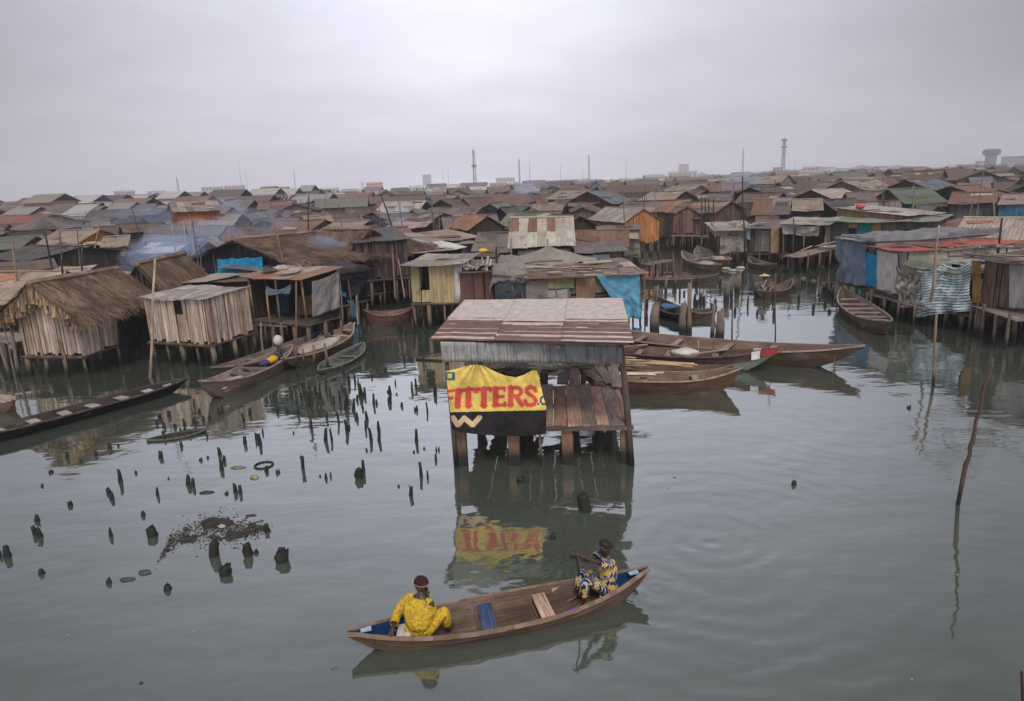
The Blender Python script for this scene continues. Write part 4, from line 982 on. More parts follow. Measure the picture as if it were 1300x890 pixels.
def limb(sh, tgt, l1, l2, pole):
    """elbow / knee position by two-bone reach"""
    sh, tgt = Vector(sh), Vector(tgt); d = tgt - sh; L = d.length
    if L > (l1 + l2) * .995: tgt = sh + d * ((l1 + l2) * .995 / L); d = tgt - sh; L = d.length
    a = (l1 * l1 - l2 * l2 + L * L) / (2 * L); h = math.sqrt(max(0, l1 * l1 - a * a)); dn = d / L
    p = Vector(pole) - dn * Vector(pole).dot(dn); p.normalize(); return sh + dn * a + p * h, tgt
def hand(V, E, wr, elbow, side, curl, pref, up=Vector((0, 0, 1))):
    d = (Vector(V[wr][0]) - Vector(V[elbow][0])).normalized(); s = d.cross(up).normalized() * side; n = s.cross(d).normalized()
    w = Vector(V[wr][0]); V[pref + 'palm'] = (w + d * .05, (.030, .018)); E.append((wr, pref + 'palm'))
    for k, (off, ln) in enumerate(((-.028, .07), (-.010, .08), (.010, .075), (.027, .06))):
        b = w + d * .085 + s * off; m_ = b + d * ln * .5 - n * curl * .018; e = m_ + d * ln * .45 * (1 - curl) - n * curl * .035
        V[f'{pref}k{k}'] = (b, .0095); V[f'{pref}m{k}'] = (m_, .0085); V[f'{pref}e{k}'] = (e, .007)
        E += [(pref + 'palm', f'{pref}k{k}'), (f'{pref}k{k}', f'{pref}m{k}'), (f'{pref}m{k}', f'{pref}e{k}')]
    b = w + d * .035 - s * .038; V[pref + 't0'] = (b, .0105); V[pref + 't1'] = (b + d * .035 - s * .012 - n * .012, .009); E += [(pref + 'palm', pref + 't0'), (pref + 't0', pref + 't1')]
def person(label, pos, face, lean, headyaw, lh, rh, lfoot, rfoot, cloth, sleeve, knees=((0, .2, 1), (0, -.2, 1)), curl=(.6, .6), headpitch=0, hipz=.1, bulk=1.0):
    """seated figure, local +x = the way it faces, origin at the seat; lh/rh/feet in that frame"""
    t = thing('person', label, 'person', pos, face)
    sp = V3(math.sin(lean), 0, math.cos(lean)); H = V3(0, 0, hipz)
    st = H + sp * .20; ch = H + sp * .37; nk = H + sp * .50; nk2 = nk + V3(.015, 0, .05)
    hd = nk2 + V3(.02 + .03 * math.sin(headpitch), 0, .07); ht = hd + V3(.0, 0, .085)
    cy, sy = math.cos(headyaw), math.sin(headyaw); fw = V3(cy, sy, 0); sd_ = V3(-sy, cy, 0)
    V = dict(hip=(H, (.125, .10)), waist=(st, (.125, .095)), chest=(ch, (.135, .095)), neck0=(nk, .062), neck1=(nk2, .050), jaw=(hd - V3(0, 0, .02) + fw * .015, (.068, .075)), head=(hd + V3(0, 0, .045), (.078, .092)), crown=(ht + V3(0, 0, .015), (.052, .06)),
             nose=(hd + fw * .092 + V3(0, 0, .005), .012), earl=(hd + sd_ * .082 + V3(0, 0, .005), .013), earr=(hd - sd_ * .082 + V3(0, 0, .005), .013), chin=(hd + fw * .065 - V3(0, 0, .065), .03))
    E = [('hip', 'waist'), ('waist', 'chest'), ('chest', 'neck0'), ('neck0', 'neck1'), ('neck1', 'jaw'), ('jaw', 'head'), ('head', 'crown'), ('jaw', 'nose'), ('jaw', 'earl'), ('jaw', 'earr'), ('jaw', 'chin')]
    CV = {}; CE = []; PV = {}; PE = []
    for s, nm, tg, cu in ((1, 'l', lh, curl[0]), (-1, 'r', rh, curl[1])):
        shp = H + sp * .455 + V3(0, s * .185, 0); el, wr = limb(shp, tg, .28, .25, (-.3, s * .6, -.8))
        V[nm + 'sh'] = (shp, .042); V[nm + 'el'] = (el, .036); V[nm + 'fa'] = (el.lerp(wr, .4), .035); V[nm + 'wr'] = (wr, .026); E += [('chest', nm + 'sh'), (nm + 'sh', nm + 'el'), (nm + 'el', nm + 'fa'), (nm + 'fa', nm + 'wr')]
        hand(V, E, nm + 'wr', nm + 'el', s, cu, nm)
        CV[nm + 'sh'] = (shp, .078 * (1 + (bulk - 1) * .5))
        sl = MB(); e2 = el.lerp(wr, (sleeve - .5) * 1.8) if sleeve > .6 else shp.lerp(el, sleeve * 1.8); d_ = (e2 - shp)
        pts = [shp + V3(0, -s * .09, -.01), shp + V3(0, -s * .01, -.005), shp.lerp(el, .45), el, el.lerp(wr, .4), e2] if sleeve > .6 else [shp + V3(0, -s * .05, 0), shp + V3(0, s * .02, -.005), shp.lerp(e2, .6), e2]
        sl.tube(pts, [.05, .072, .07, .064, .06, .058] if sleeve > .6 else [.066, .07, .066, .072], 14, (.5, .4, .1), cap=False); so_ = sl.build('sleeve', cloth, t, solid=.006); ss_ = so_.modifiers.new('round', 'SUBSURF'); ss_.levels = 1; ss_.render_levels = 1
        if False: CV[nm + 'el'] = (el, .062); CV[nm + 'cf'] = (el.lerp(wr, (sleeve - .5) * 2 * .9), .05); CE += [(nm + 'sh', nm + 'el'), (nm + 'el', nm + 'cf')]
        CE.append(('chest', nm + 'sh'))
    for s, nm, ft, kp in ((1, 'l', lfoot, knees[0]), (-1, 'r', rfoot, knees[1])):
        hp = H + V3(.02, s * .09, -.01); kn, an = limb(hp, ft, .42, .40, kp)
        V[nm + 'hp'] = (hp, .085); V[nm + 'kn'] = (kn, .058); V[nm + 'cf2'] = (kn.lerp(an, .35), .052); V[nm + 'an'] = (an, .036); fd = V3(1, 0, 0); V[nm + 'ft'] = (an + fd * .09 + V3(0, 0, -.03), (.036, .026)); V[nm + 'to'] = (an + fd * .19 + V3(0, 0, -.045), (.034, .018))
        E += [('hip', nm + 'hp'), (nm + 'hp', nm + 'kn'), (nm + 'kn', nm + 'cf2'), (nm + 'cf2', nm + 'an'), (nm + 'an', nm + 'ft'), (nm + 'ft', nm + 'to')]
        PV[nm + 'hp'] = (hp, .105); PV[nm + 'kn'] = (kn, .083); PV[nm + 'cu'] = (kn.lerp(an, .8), .068); PE += [('hip', nm + 'hp'), (nm + 'hp', nm + 'kn'), (nm + 'kn', nm + 'cu')]
    skinned('body', V, E, 'skin', t, SK, 'hip')
    CV.update(hip=(H + V3(0, 0, .0), (.165 * bulk, .145 * bulk)), waist=(st, (.17 * bulk, .15 * bulk)), chest=(ch, (.195 * bulk ** .5, .16 * bulk ** .5)), col=(H + sp * .49, (.105, .10)))
    CE += [('hip', 'waist'), ('waist', 'chest'), ('chest', 'col')]
    skinned('shirt', CV, CE, cloth, t, (.5, .4, .1), 'hip')
    PV.update(hip=(H - V3(0, 0, .01), (.14, .12))); skinned('trousers', PV, PE, cloth, t, (.5, .4, .1), 'hip')
    for s in (-1, 1):
        mb = MB(); blob(mb, hd + fw * .083 + sd_ * .030 * s + V3(0, 0, .028), .011, .011, .008, (.35, .33, .30), 0, 0, 8, 6); mb.build('eye', 'plain', t)
    mb = MB(); blob(mb, hd + fw * .088 + V3(0, 0, -.035), .012, .024, .007, (.09, .03, .025), 0, 0, 8, 6); mb.build('mouth', 'plain', t)
    return t, hd, fw, sd_
bd = (c1.w(1, 0, 0) - c1.w(-1, 0, 0)).normalized(); ba = math.atan2(bd.y, bd.x)
# person in yellow: back to the viewer, left hand on the gunwale, right hand at the chin
s1 = at(532, 807, .12)
f1_ = R(62)
def tol(world, pos, f):
    q = Vector(world) - Vector(pos); return V3(q.x * math.cos(f) + q.y * math.sin(f), -q.x * math.sin(f) + q.y * math.cos(f), q.z)
s1b = Vector((s1.x, s1.y, .06)); q_ = c1.w(0, 0, 0); ax_ = Vector((math.cos(c1.rot), math.sin(c1.rot), 0)); r_ = s1b - q_; s1b = q_ + ax_ * r_.dot(ax_) + (r_ - ax_ * r_.dot(ax_)) * .55; s1b.z = .06
lh1 = tol(at(499, 796, .34), s1b, f1_)
t1, hd, fw, sd_ = person('person in yellow outfit and cap seated with back turned in the canoe', s1b, f1_, .22, R(78), lh1, (.20, -.05, .52), (.36, .10, -.0), (.30, -.27, .0), 'yellow_cloth', .95, curl=(.5, .8), knees=((0, .1, 1), (0, -.25, 1)), bulk=1.28)
cp = MB()
def capf(u, v):
    th = u * 2 * math.pi; ph = (v * .5) * math.pi; return hd + V3(0, 0, .052) + (fw * math.cos(th) * .108 + sd_ * math.sin(th) * .092) * math.cos(ph) + V3(0, 0, 1) * (math.sin(ph) * .092)
cp.grid(capf, 20, 8, (.045, .018, .022)); cap = cp.build('cap', 'cloth', t1, solid=.01)
cp = MB(); cp.grid(lambda u, v: hd + V3(0, 0, .056 - .02 * v) + sd_ * (u - .5) * .15 * (1 - .35 * v) + fw * (.09 + .085 * v * (1 - (2 * u - 1) ** 2 * .5)), 8, 4, (.75, .58, .24)); cp.build('brim', 'cloth', cap, solid=.008)
cp = MB(); cp.grid(lambda u, v: hd + (fw * math.cos(u * 6.2832) * .1115 + sd_ * math.sin(u * 6.2832) * .0955) + V3(0, 0, .046 + .018 * v), 20, 1, (.45, .33, .10)); cp.build('band', 'cloth', cap, solid=.006)
# person paddling at the right end, facing left
def on_boat(px, z):
    best = min(((abs(proj(c1.w(c1.L * (-.5 + k / 200), 0, z))[0] - px), k) for k in range(201))); return c1.w(c1.L * (-.5 + best[1] / 200), 0, z)
s2b = on_boat(772, .13) + Vector((-math.sin(c1.rot), math.cos(c1.rot), 0)) * .05; f2_ = c1.rot + math.pi - .05; print('p2', s2b, proj(s2b + Vector((0, 0, .95))), proj(s2b))
sh2_ = s2b + Vector((0, 0, .56)) + Vector((math.cos(f2_ + 1.57), math.sin(f2_ + 1.57), 0)) * .185; grip = onplane(730, 703, sh2_, Vector((math.cos(f2_ + 1.57), math.sin(f2_ + 1.57), 0))); print('grip', (grip - sh2_).length); lh2 = tol(grip, s2b, f2_)
t2, hd, fw, sd_ = person('person in navy, white and yellow outfit paddling at the right end of the canoe', s2b, f2_, -.02, R(-8), lh2, lh2 + V3(-.16, -.06, -.16), (.42, .10, -.06), (.43, -.10, -.06), 'pattern_cloth', .42, curl=(.85, .85), knees=((.6, .05, .8), (.6, -.05, .8)))
hm = MB()
def hairf(u, v):
    th = u * 2 * math.pi; ph = (v * .5 - .0) * math.pi; low = -.035 * max(0, -math.cos(th)) + .02 * max(0, math.cos(th))
    return hd + V3(0, 0, .052 + low * (1 - v)) + (fw * (math.cos(th) * .098 - .008) + sd_ * math.sin(th) * .086) * math.cos(ph) + V3(0, 0, 1) * (math.sin(ph) * .078)
hm.grid(hairf, 20, 8, (.012, .010, .010)); hm.build('hair', 'slime', t2, solid=.01)
g0 = grip + Vector((0, 0, .06)); r_ = s2b - c1.O; g1 = c1.w(r_.dot(Vector((math.cos(c1.rot), math.sin(c1.rot), 0))) - .2, .50, -.25)
pd = thing('paddle', 'wooden paddle held by the person at the right end of the canoe', 'paddle', g0)
mb = MB(); dv = g1 - g0; mb.tube([(0, 0, 0), dv * .72], .014, 7, (.05, .035, .028)); mb.build('shaft', 'wood', pd)
mb = MB(); mb.beam(dv * .70, dv * 1.0, .13, .015, (.10, .07, .05)); mb.build('blade', 'wood', pd)
# person in the round hat
s3 = c16.w(-c16.L * .34, 0, .3)
t3, hd, fw, sd_ = person('small distant person in a round straw hat sitting in a canoe in the right channel', s3, R(20), .15, 0, (.3, .2, .25), (.3, -.2, .25), (.4, .1, -.1), (.4, -.1, -.1), 'pattern_cloth', .42, knees=((.6, .05, .8), (.6, -.05, .8)))
hm = MB(); hm.grid(lambda u, v: hd + V3(0, 0, .10 + .10 * (1 - v) ** 1.5) + (fw * math.cos(u * 6.2832) + sd_ * math.sin(u * 6.2832)) * (.02 + .26 * v), 20, 5, (.5, .36, .2)); hm.build('straw_hat', 'mat', t3, solid=.012)
# ------------------------------------------------------------------ waterfront houses (left)
weath = [(.43, .36, .31), (.34, .27, .22), (.25, .19, .15), (.40, .33, .28), (.30, .225, .18), (.22, .17, .135)]
warm = [(.33, .235, .18), (.26, .185, .145), (.36, .27, .215), (.28, .215, .175)]
H1 = hero(39, 478, 110, 479.5, 450, 389, 6, dpx=(187, 431), kind='gable_y', pyt=357, roofmat='thatch', roof='thatch', wall='wood', pal=weath + warm, pw=.13, over=.42, thdens=560,
          label='thatched plank hut on stilts at the left waterfront with black cloth on its side', name='stilt_hut', group='stilt houses', cat='hut')
H2 = hero(197, 462, 273, 468, 432, 376, 4, dpx=(321, 411), kind='shed', rise=.10, roofmat='wood', roof=(.27, .245, .225), wall='wood', pal=warm + weath[:2], pw=.14, over=.12, sheet=.22, rows=3, spread=.3,
          fh=[(.47, .62, 381, 399)], label='flat-roofed shed of upright grey boards with one small window, right of the thatched hut', name='stilt_shed', group='stilt houses', cat='shed')
H3 = hero(326, 438, 394, 446, 405, 349, 4, dpx=(431, 391), kind='shed', pyt=338, roofpal=['rustorange', (.26, .16, .12), (.33, .25, .21), 'rust'], wall='dark', over=.22, openfront=True, sides='lb',
          label='open-fronted shack with rust-orange sheet roof and grey cloth side above the moored boats', name='stilt_shack', group='stilt houses', cat='shack')
H3b = hero(434, 414, 468, 404, 388, 347, 4, kind='shed', rise=.25, roofmat='cloth', roof='black', wall='black', wallmat='cloth', over=.25, pw=.5, spread=.3,
          label='shack wrapped in black tarpaulin at the left corner of the channel mouth', name='stilt_shack', group='stilt houses', cat='shack')
H4 = hero(458, 394, 522, 388, 356, 306, 4, kind='shed', rise=.4, roof='darkgrey', wall='dark', pal=[(.06, .045, .042), (.085, .06, .055), (.045, .035, .035)], pw=.2, over=.15,
          label='tall shack of dark purple-brown boards at the end of the left channel', name='stilt_shack', group='stilt houses', cat='shack')
HL0 = mid(-90, 383, 30, 380, 345, 'gable_x', 'tan', 'dark', ze=2.15, d=5.0, roofpal=[(.34, .27, .22), (.40, .32, .27), (.29, .22, .18)], label='house with pale tan corrugated roof cut by the left edge of the photo', name='stilt_house', group='stilt houses')
H5 = mid(258, 324, 353, 337, 303, 'gable_y', 'thatch', 'black', ze=2.9, d=8.5, roofmat='thatch', thdens=330, wallmat='cloth', pal=[(.02, .02, .028), (.03, .03, .036)], label='thatched house with black gable behind the blue tarpaulin', name='stilt_house', group='stilt houses')
H5b = mid(374, 323, 436, 325, 291, 'gable_x', 'thatch', 'black', ze=2.9, d=3.8, roofmat='thatch', thdens=330, label='long thatched roof facing the water above drifting smoke', name='stilt_house', group='stilt houses', pal=[(.03, .035, .05), (.05, .045, .045)])
H6 = hero(527, 419, 586, 418, 384, 335, 4.2, kind='shed', pyt=322, roofpal=[(.26, .225, .19), (.21, .185, .16), (.30, .26, .22)], wallmat='metal', wall='yellow', pal=[(.36, .275, .155), (.32, .25, .15), (.40, .31, .18)], pw=.5, over=.35,
          fh=[(.27, .50, 338, 368)], label='shack with yellow corrugated walls and an open window left of the central shack roof', name='stilt_shack', group='stilt houses', cat='shack')
H6b = hero(588, 419, 630, 418, 384, 344, 3.6, kind='shed', rise=.12, roof='grey', wallmat='metal', wall='rust', pal=[(.085, .042, .036), (.10, .05, .04), (.15, .065, .04)], pw=.5, over=.1,
          label='boxy shack clad in dark red rusted sheet with scraps heaped on its roof', name='stilt_shack', group='stilt houses', cat='shack')
H6c = hero(632, 419, 668, 417, 384, 347, 3.6, kind='shed', rise=.2, roofmat='cloth', roof=(.14, .125, .115), wallmat='cloth', wall='black', pal=[(.03, .032, .036), (.045, .045, .048)], pw=.6, over=.15,
          label='shack draped in dark grey tarpaulin right of the rust-red boxy shack', name='stilt_shack', group='stilt houses', cat='shack')
H6d = hero(669, 417, 814, 408, 378, 352, 3.6, kind='shed', pyt=331, roofpal=['rust', (.23, .14, .10), (.20, .13, .10), (.36, .30, .26), (.17, .12, .10)], wall='brown', pal=[(.13, .11, .10), (.17, .15, .11), (.10, .085, .08)], pw=.5, over=.22, rows=3,
          label='long low shack with rusty roof, patched cloth walls and a blue tarpaulin end', name='stilt_shack', group='stilt houses', cat='shack')
# ------------------------------------------------------------------ waterfront houses (back inlet)
H10 = mid(793, 280, 841, 277, 263.5, 'gable_y', 'tan', 'orange', ze=3.0, d=6, zf=1.15, roofpal=[(.32, .29, .24), (.28, .25, .21)], near=True, pw=.25, pal=[(.33, .15, .07), (.28, .125, .06), (.37, .18, .09)], label='orange plank house with tan gabled roof at the back inlet', name='stilt_house', group='stilt houses')
H11 = mid(852, 273, 893, 272, 261.5, 'gable_y', 'darkgrey', 'brown', ze=2.9, d=5, zf=1.2, near=True, pw=.3, pal=[(.13, .075, .06), (.10, .06, .05), (.16, .10, .08)], label='dark red-brown gabled cabin on a low platform at the back inlet', name='stilt_cabin', group='stilt houses', cat='cabin')
H12 = mid(758, 292, 816, 290, 286, 'shed', 'grey', 'tan', ze=2.7, d=3, zf=.9, roofmat='cloth', wallmat='cloth', pal=[(.16, .14, .12), (.20, .17, .14), (.13, .11, .10)], pw=.7, label='booth wrapped in brown-grey sheets in front of the orange plank house', name='stilt_booth', group='stilt houses', cat='booth')
H13 = hero(910, 333, 950, 332, 321, 291, 3.5, kind='shed', rise=.3, roofmat='cloth', roof=(.27, .24, .215), wall='dark', openfront=True, over=.4, label='open stall with sagging pale canopy and brown hanging cloth at the back inlet', name='stilt_stall', group='stilt houses', cat='stall')
H13b = hero(951, 333, 990, 334, 321, 288, 3.5, kind='shed', rise=.3, roof='grey', wall='dark', pal=[(.05, .045, .045), (.12, .11, .10), (.08, .07, .06)], pw=.4, over=.3, label='dark shack with grey cloth front between the hanging brown cloth and the yellow board', name='stilt_shack', group='stilt houses', cat='shack')
H13c = hero(992, 336, 1046, 338, 322, 283, 3.2, kind='shed', rise=.2, roofmat='wood', roof=(.26, .225, .20), wall='brown', pal=[(.15, .13, .12), (.10, .08, .07)], pw=.5, over=.3, openfront=True, label='open store with white sacks stacked under its roof at the back inlet', name='stilt_store', group='stilt houses', cat='store')
H14 = mid(1062, 279, 1180, 283, 273, 'shed', 'green', 'teal', ze=2.9, d=4.5, roofpal=[(.20, .235, .165), (.235, .235, .19), (.18, .22, .15)], pal=[(.09, .10, .085), (.03, .17, .17), (.12, .10, .08), (.075, .08, .07), (.30, .14, .06)], pw=.5, rowpal=None, win=2, label='long shack with flat green roof and teal door right of the back inlet', name='stilt_shack', group='stilt houses', cat='shack')
H15 = mid(1148, 273, 1197, 269, 262, 'shed', 'paletan', 'orange', ze=3.2, d=5, roofpal=[(.42, .37, .34), (.36, .32, .30)], pal=[(.28, .14, .07), (.18, .12, .09), (.24, .17, .12)], label='orange board shack with pale slanted roof behind the green roofed shack')
# ------------------------------------------------------------------ waterfront houses (right)
R1 = hero(1066, 379, 1106, 391, 357, 300, 5.5, kind='shed', rise=.12, roofmat='cloth', roof=(.19, .18, .18), wallmat='cloth', wall='grey', pal=[(.10, .105, .115), (.13, .13, .135)], over=.25, pw=.7, sheet=.9, rows=3, spread=.3,
          label='shack wrapped in blue-grey tarpaulin at the left corner of the right waterfront', name='stilt_shack', group='stilt houses', cat='shack')
R2 = hero(1107, 392, 1145, 405, 366, 311, 5, kind='shed', rise=.12, roof='red', roofpal=[(.34, .10, .075), (.30, .09, .07), (.25, .085, .07)], wallmat='mat', wall='pale', pal=[(.36, .33, .31), (.31, .28, .26)], over=.2, pw=.7,
          label='shack with red sheet roof, blue door panel and whitish mat wall on the right waterfront', name='stilt_shack', group='stilt houses', cat='shack')
R3 = hero(1147, 406, 1238, 424, 384, 335, 4, kind='shed', rise=.2, roofmat='wood', roof=(.20, .19, .165), wall='brown', over=.2, pw=.3, sheet=.3, rows=2, spread=.35, openfront=True,
          label='open shack screened by a striped sheet and a mottled net on the right waterfront', name='stilt_shack', group='stilt houses', cat='shack')
R4 = hero(1240, 425, 1335, 443, 389, 327, 5, kind='shed', rise=.2, roof='darkgrey', wall='brown', pal=[(.13, .09, .065), (.10, .075, .06), (.17, .12, .09), (.22, .20, .185)], over=.25, pw=.2,
          label='shack of dark brown upright boards cut by the right edge of the photo', name='stilt_shack', group='stilt houses', cat='shack')
for h in (H1, H2, H3, H3b, H4, H6, H6b, H6c, H6d, H10, H11, H12, H13, H13b, H13c, R1, R2, R3, R4, HL0): h.t['fixed'] = 1
# --- hangings
def plane(h, side='f'):
    if side == 'f': return h.O, h.ay
    if side == 'r': return h.O + h.ax * h.w / 2, h.ax
    return h.O - h.ax * h.w / 2, h.ax
hang(*plane(H1, 'r'), [(146, 393), (189, 386), (188, 434), (147, 441)], (.010, .009, .010), 'black cloth hung over the right side of the thatched hut', fold=.08)
hang(*plane(H3, 'r'), [(393, 357), (428, 342), (428, 391), (393, 402)], (.19, .175, .165), 'grey fibrous cloth walling the right side of the rust-orange roofed shack', fold=.06)
hang(*plane(H3), [(340, 362), (372, 360), (372, 372), (342, 374)], (.12, .16, .20), 'pale blue rag drooping under the front edge of the rust-orange roof', fold=.05, sag=.2)
hang(*plane(H3), [(327, 376), (344, 374), (344, 402), (328, 403)], (.02, .055, .12), 'dark blue cloth inside the rust-orange roofed shack', fold=.05, off=-.9)
hang(*plane(H3), [(352, 380), (374, 378), (374, 406), (352, 407)], (.14, .085, .05), 'brown mat standing inside the rust-orange roofed shack', fold=.03, off=-1.0, material='mat', cat='mat', name='mat')
hang(*plane(H5), [(283, 328), (340, 325), (341, 344), (281, 347)], (.02, .26, .45), 'bright blue tarpaulin stretched before the black gable of the thatched house', fold=.05, sag=.05, off=.3)
hang(*plane(H3b), [(437, 352), (464, 350), (460, 372), (440, 378)], (.03, .03, .035), 'black plastic flap on the front of the black-wrapped shack', fold=.1)
hang(*plane(H3b), [(424, 363), (438, 372), (436, 378), (426, 374)], (.03, .16, .28), 'small blue rag caught on the black-wrapped shack, upper one', fold=.03, nu=10, nv=6, group='blue rags')
hang(*plane(H3b), [(438, 380), (446, 380), (452, 404), (447, 404)], (.03, .16, .28), 'narrow blue rag hanging low from the black-wrapped shack', fold=.03, nu=10, nv=8, group='blue rags')
hang(*plane(H6), [(533, 338), (538, 338), (536, 366), (534, 360)], (.04, .04, .045), 'dark rag curtain in the open window of the yellow-walled shack', fold=.03, nu=8, nv=10, cat='curtain', name='curtain')
hang(*plane(H6), [(577, 333), (587, 332), (587, 384), (578, 384)], (.42, .39, .34), 'whitish upright board at the right end of the yellow-walled shack', name='board', cat='board', fold=.005, sag=0, material='wood', nu=4, nv=4)
hang(*plane(H6c), [(627, 348), (666, 350), (664, 383), (628, 386)], (.04, .044, .05), 'dark tarpaulin with slack folds hung on the shack right of the rust-red one', fold=.1)
hang(*plane(H6d), [(667, 354), (694, 353), (694, 388), (667, 390)], (.16, .14, .13), 'mauve-grey patched cloth at the left end of the long low shack', fold=.05)
hang(*plane(H6d), [(694, 351), (728, 350), (728, 365), (694, 366)], (.17, .155, .085), 'olive cloth strip above the whitish patch on the long low shack', fold=.04)
hang(*plane(H6d), [(693, 366), (722, 365), (722, 388), (693, 389)], (.27, .25, .23), 'whitish speckled cloth patch in the middle of the long low shack', fold=.04)
hang(*plane(H6d), [(730, 349), (755, 348), (755, 386), (731, 388)], (.20, .12, .075), 'brown board panel left of the blue tarpaulin', name='panel', cat='panel', fold=.01, sag=0, material='wood')
hang(*plane(H6d), [(754, 348), (809, 345), (813, 402), (790, 402)], (.10, .27, .38), 'light blue tarpaulin draped over the right end of the long low shack', fold=.14, off=.22)
hang(*plane(H12), [(758, 291), (812, 291), (813, 326), (760, 326)], (.19, .165, .145), 'brown-grey sheets hung around the booth in front of the orange house', fold=.15, freq=3)
hang(*plane(H13), [(914, 295), (948, 293), (949, 318), (913, 323)], (.26, .235, .20), 'brown cloth hanging in swags at the open stall of the back inlet', fold=.12, sag=.3)
hang(*plane(H13b), [(967, 291), (979, 291), (978, 319), (966, 319)], (.17, .165, .15), 'grey cloth on the dark shack left of the yellow board', fold=.07)
hang(*plane(H13b), [(948, 291), (953, 291), (953, 305), (949, 304)], (.30, .34, .42), 'pale blue garment hanging at the dark shack of the back inlet', fold=.04, nu=8, nv=8, name='garment', cat='garment')
hang(*plane(H13b), [(980, 287), (991, 288), (990, 321), (980, 320)], (.34, .22, .11), 'upright yellow-brown board at the back inlet store', fold=.01, sag=0, material='wood', name='board', cat='board', off=.35)
hang(*plane(H13c), [(993, 281), (1010, 282), (1010, 298), (994, 297)], (.38, .36, .35), 'white plastic sheet above the sacks, left half of the back inlet store', fold=.1)
hang(*plane(H13c), [(1010, 285), (1042, 286), (1040, 299), (1011, 299)], (.30, .28, .26), 'greyish plastic sheet above the sacks, right half of the back inlet store', fold=.12)
hang(*plane(R1), [(1064, 301), (1104, 306), (1104, 363), (1066, 358)], (.15, .19, .25), 'blue-grey tarpaulin draped on the front of the corner shack', fold=.16)
hang(*plane(R2), [(1103, 320), (1117, 324), (1117, 367), (1103, 362)], (.01, .20, .38), 'bright blue panel beside the whitish mat wall', name='panel', cat='panel', fold=.01, sag=0, material='plain')
hang(*plane(R2), [(1117, 317), (1143, 322), (1145, 373), (1117, 367)], (.50, .465, .44), 'whitish woven mat wall right of the bright blue panel', name='mat', cat='mat', fold=.03, sag=0, material='mat')
def camo(u, v):
    k = noise.noise(Vector((u * 9, v * 9, 2))); return (.30, .28, .24) if k > .12 else (.10, .10, .075) if k < -.15 else (.19, .18, .15)
hang(*plane(R3), [(1140, 336), (1176, 341), (1178, 394), (1144, 388)], None, 'mottled camouflage net bunched left of the striped sheet', name='net', cat='net', fold=.16, sag=.25, colf=camo, nu=40, nv=30)
def strp(u, v): return (.50, .57, .57) if (v * 17 + .6 * math.sin(u * 5)) % 1 < .62 else (.10, .15, .17)
hang(*plane(R3), [(1169, 338), (1237, 330), (1239, 394), (1166, 402)], None, 'pale blue and grey striped sheet hung across the right waterfront shack', fold=.2, sag=.2, colf=strp, nu=46, nv=70, off=.2)
hang(*plane(R4), [(1237, 330), (1248, 332), (1249, 384), (1237, 384)], (.24, .13, .04), 'tall ochre mat standing right of the striped sheet', name='mat', cat='mat', fold=.02, sag=0, material='mat')
hang(*plane(R4), [(1284, 332), (1330, 334), (1330, 394), (1284, 390)], (.27, .255, .245), 'grey board wall section at the right edge of the photo', name='board', cat='board', fold=.01, sag=0, material='wood')
# draped tarpaulin mound
mb = MB(); pc = H6d.O + H6d.ay * (H6d.d + .5); pc = pc + H6d.ax * (at(706, 338, 2.6).x - pc.x); pc.z = H6d.ze + H6d.rise - .15
def mound(u, v):
    th = u * 2 * math.pi; r = v; x = 2.3 * r * math.cos(th); y = 1.25 * r * math.sin(th); z = .85 * (1 - r) ** 1.1 + .12 * math.sin(th * 7 + 2 * r) * r + .10 * noise.noise(Vector((x * 1.1, y * 1.1, 7))) + .05 * noise.noise(Vector((x * 2, y * 2, 1)))
    return (x, y, z)
mb.grid(mound, 60, 14, (.22, .195, .165)); o = mb.build('tarpaulin', 'cloth', solid=.015); o.location = pc; tag(o, 'brown-grey tarpaulin draped like a tent above the long low rusty roof', 'tarp')
def drape(h, x0, x1, y0, y1, col, label, lift=.1, amp=.13, over=.5, seed=1, nu=50, nv=30, name='tarpaulin', cat='tarp', colf=None):
    mb = MB(); c = h.O + h.ax * (x0 + x1) / 2 + h.ay * (y0 + y1) / 2; c.z = h.ze
    def fn(u, v):
        x, y = x0 + (x1 - x0) * u, y0 + (y1 - y0) * v; xx, yy = max(-h.w / 2 - .1, min(h.w / 2 + .1, x)), max(-.1, min(h.d + .1, y)); drop = math.hypot(x - xx, y - yy)
        p = h.O + h.ax * (x - (x - xx) * .75) + h.ay * (y - (y - yy) * .75); k = Vector((x * 1.1, y * 1.1, seed * 5.1))
        z = h.rz(xx, yy) + lift + amp * noise.noise(k) * 1.4 + amp * .8 * abs(noise.noise(k * 2.7)) - drop * 1.1 - .1 * drop * math.sin(u * 40 + v * 30); p.z = z; return p - c
    mb.grid(fn, nu, nv, colf or col); o = mb.build(name, 'cloth', solid=.014); o.location = c; tag(o, label, cat); return o
drape(R1, -1.6, R1.w / 2 + 1.2, -.35, 4.8, (.17, .165, .165), 'crumpled grey tarpaulin spread over the roof of the corner shack at right', seed=3)
drape(R1, R1.w / 2, R1.w / 2 + 3.2, 2.6, 6.2, (.115, .115, .12), 'dark creased tarpaulin over the roofs behind the red sheet roof', seed=4, lift=.15)
drape(R3, -R3.w / 2 - .6, .4, -.5, 2.2, (.19, .20, .15), 'faded olive sheet slung over the left of the screened right waterfront shack', seed=5)
drape(H3b, -H3b.w / 2 - .3, H3b.w / 2 + .4, -.6, 3, (.035, .034, .035), 'black tarpaulin sagging over the roof of the black-wrapped shack', seed=6)
drape(H13, -H13.w / 2 - .6, H13.w / 2 + .4, -.6, 2.5, (.27, .24, .21), 'pale worn sheet draped over the back inlet stall', seed=7)
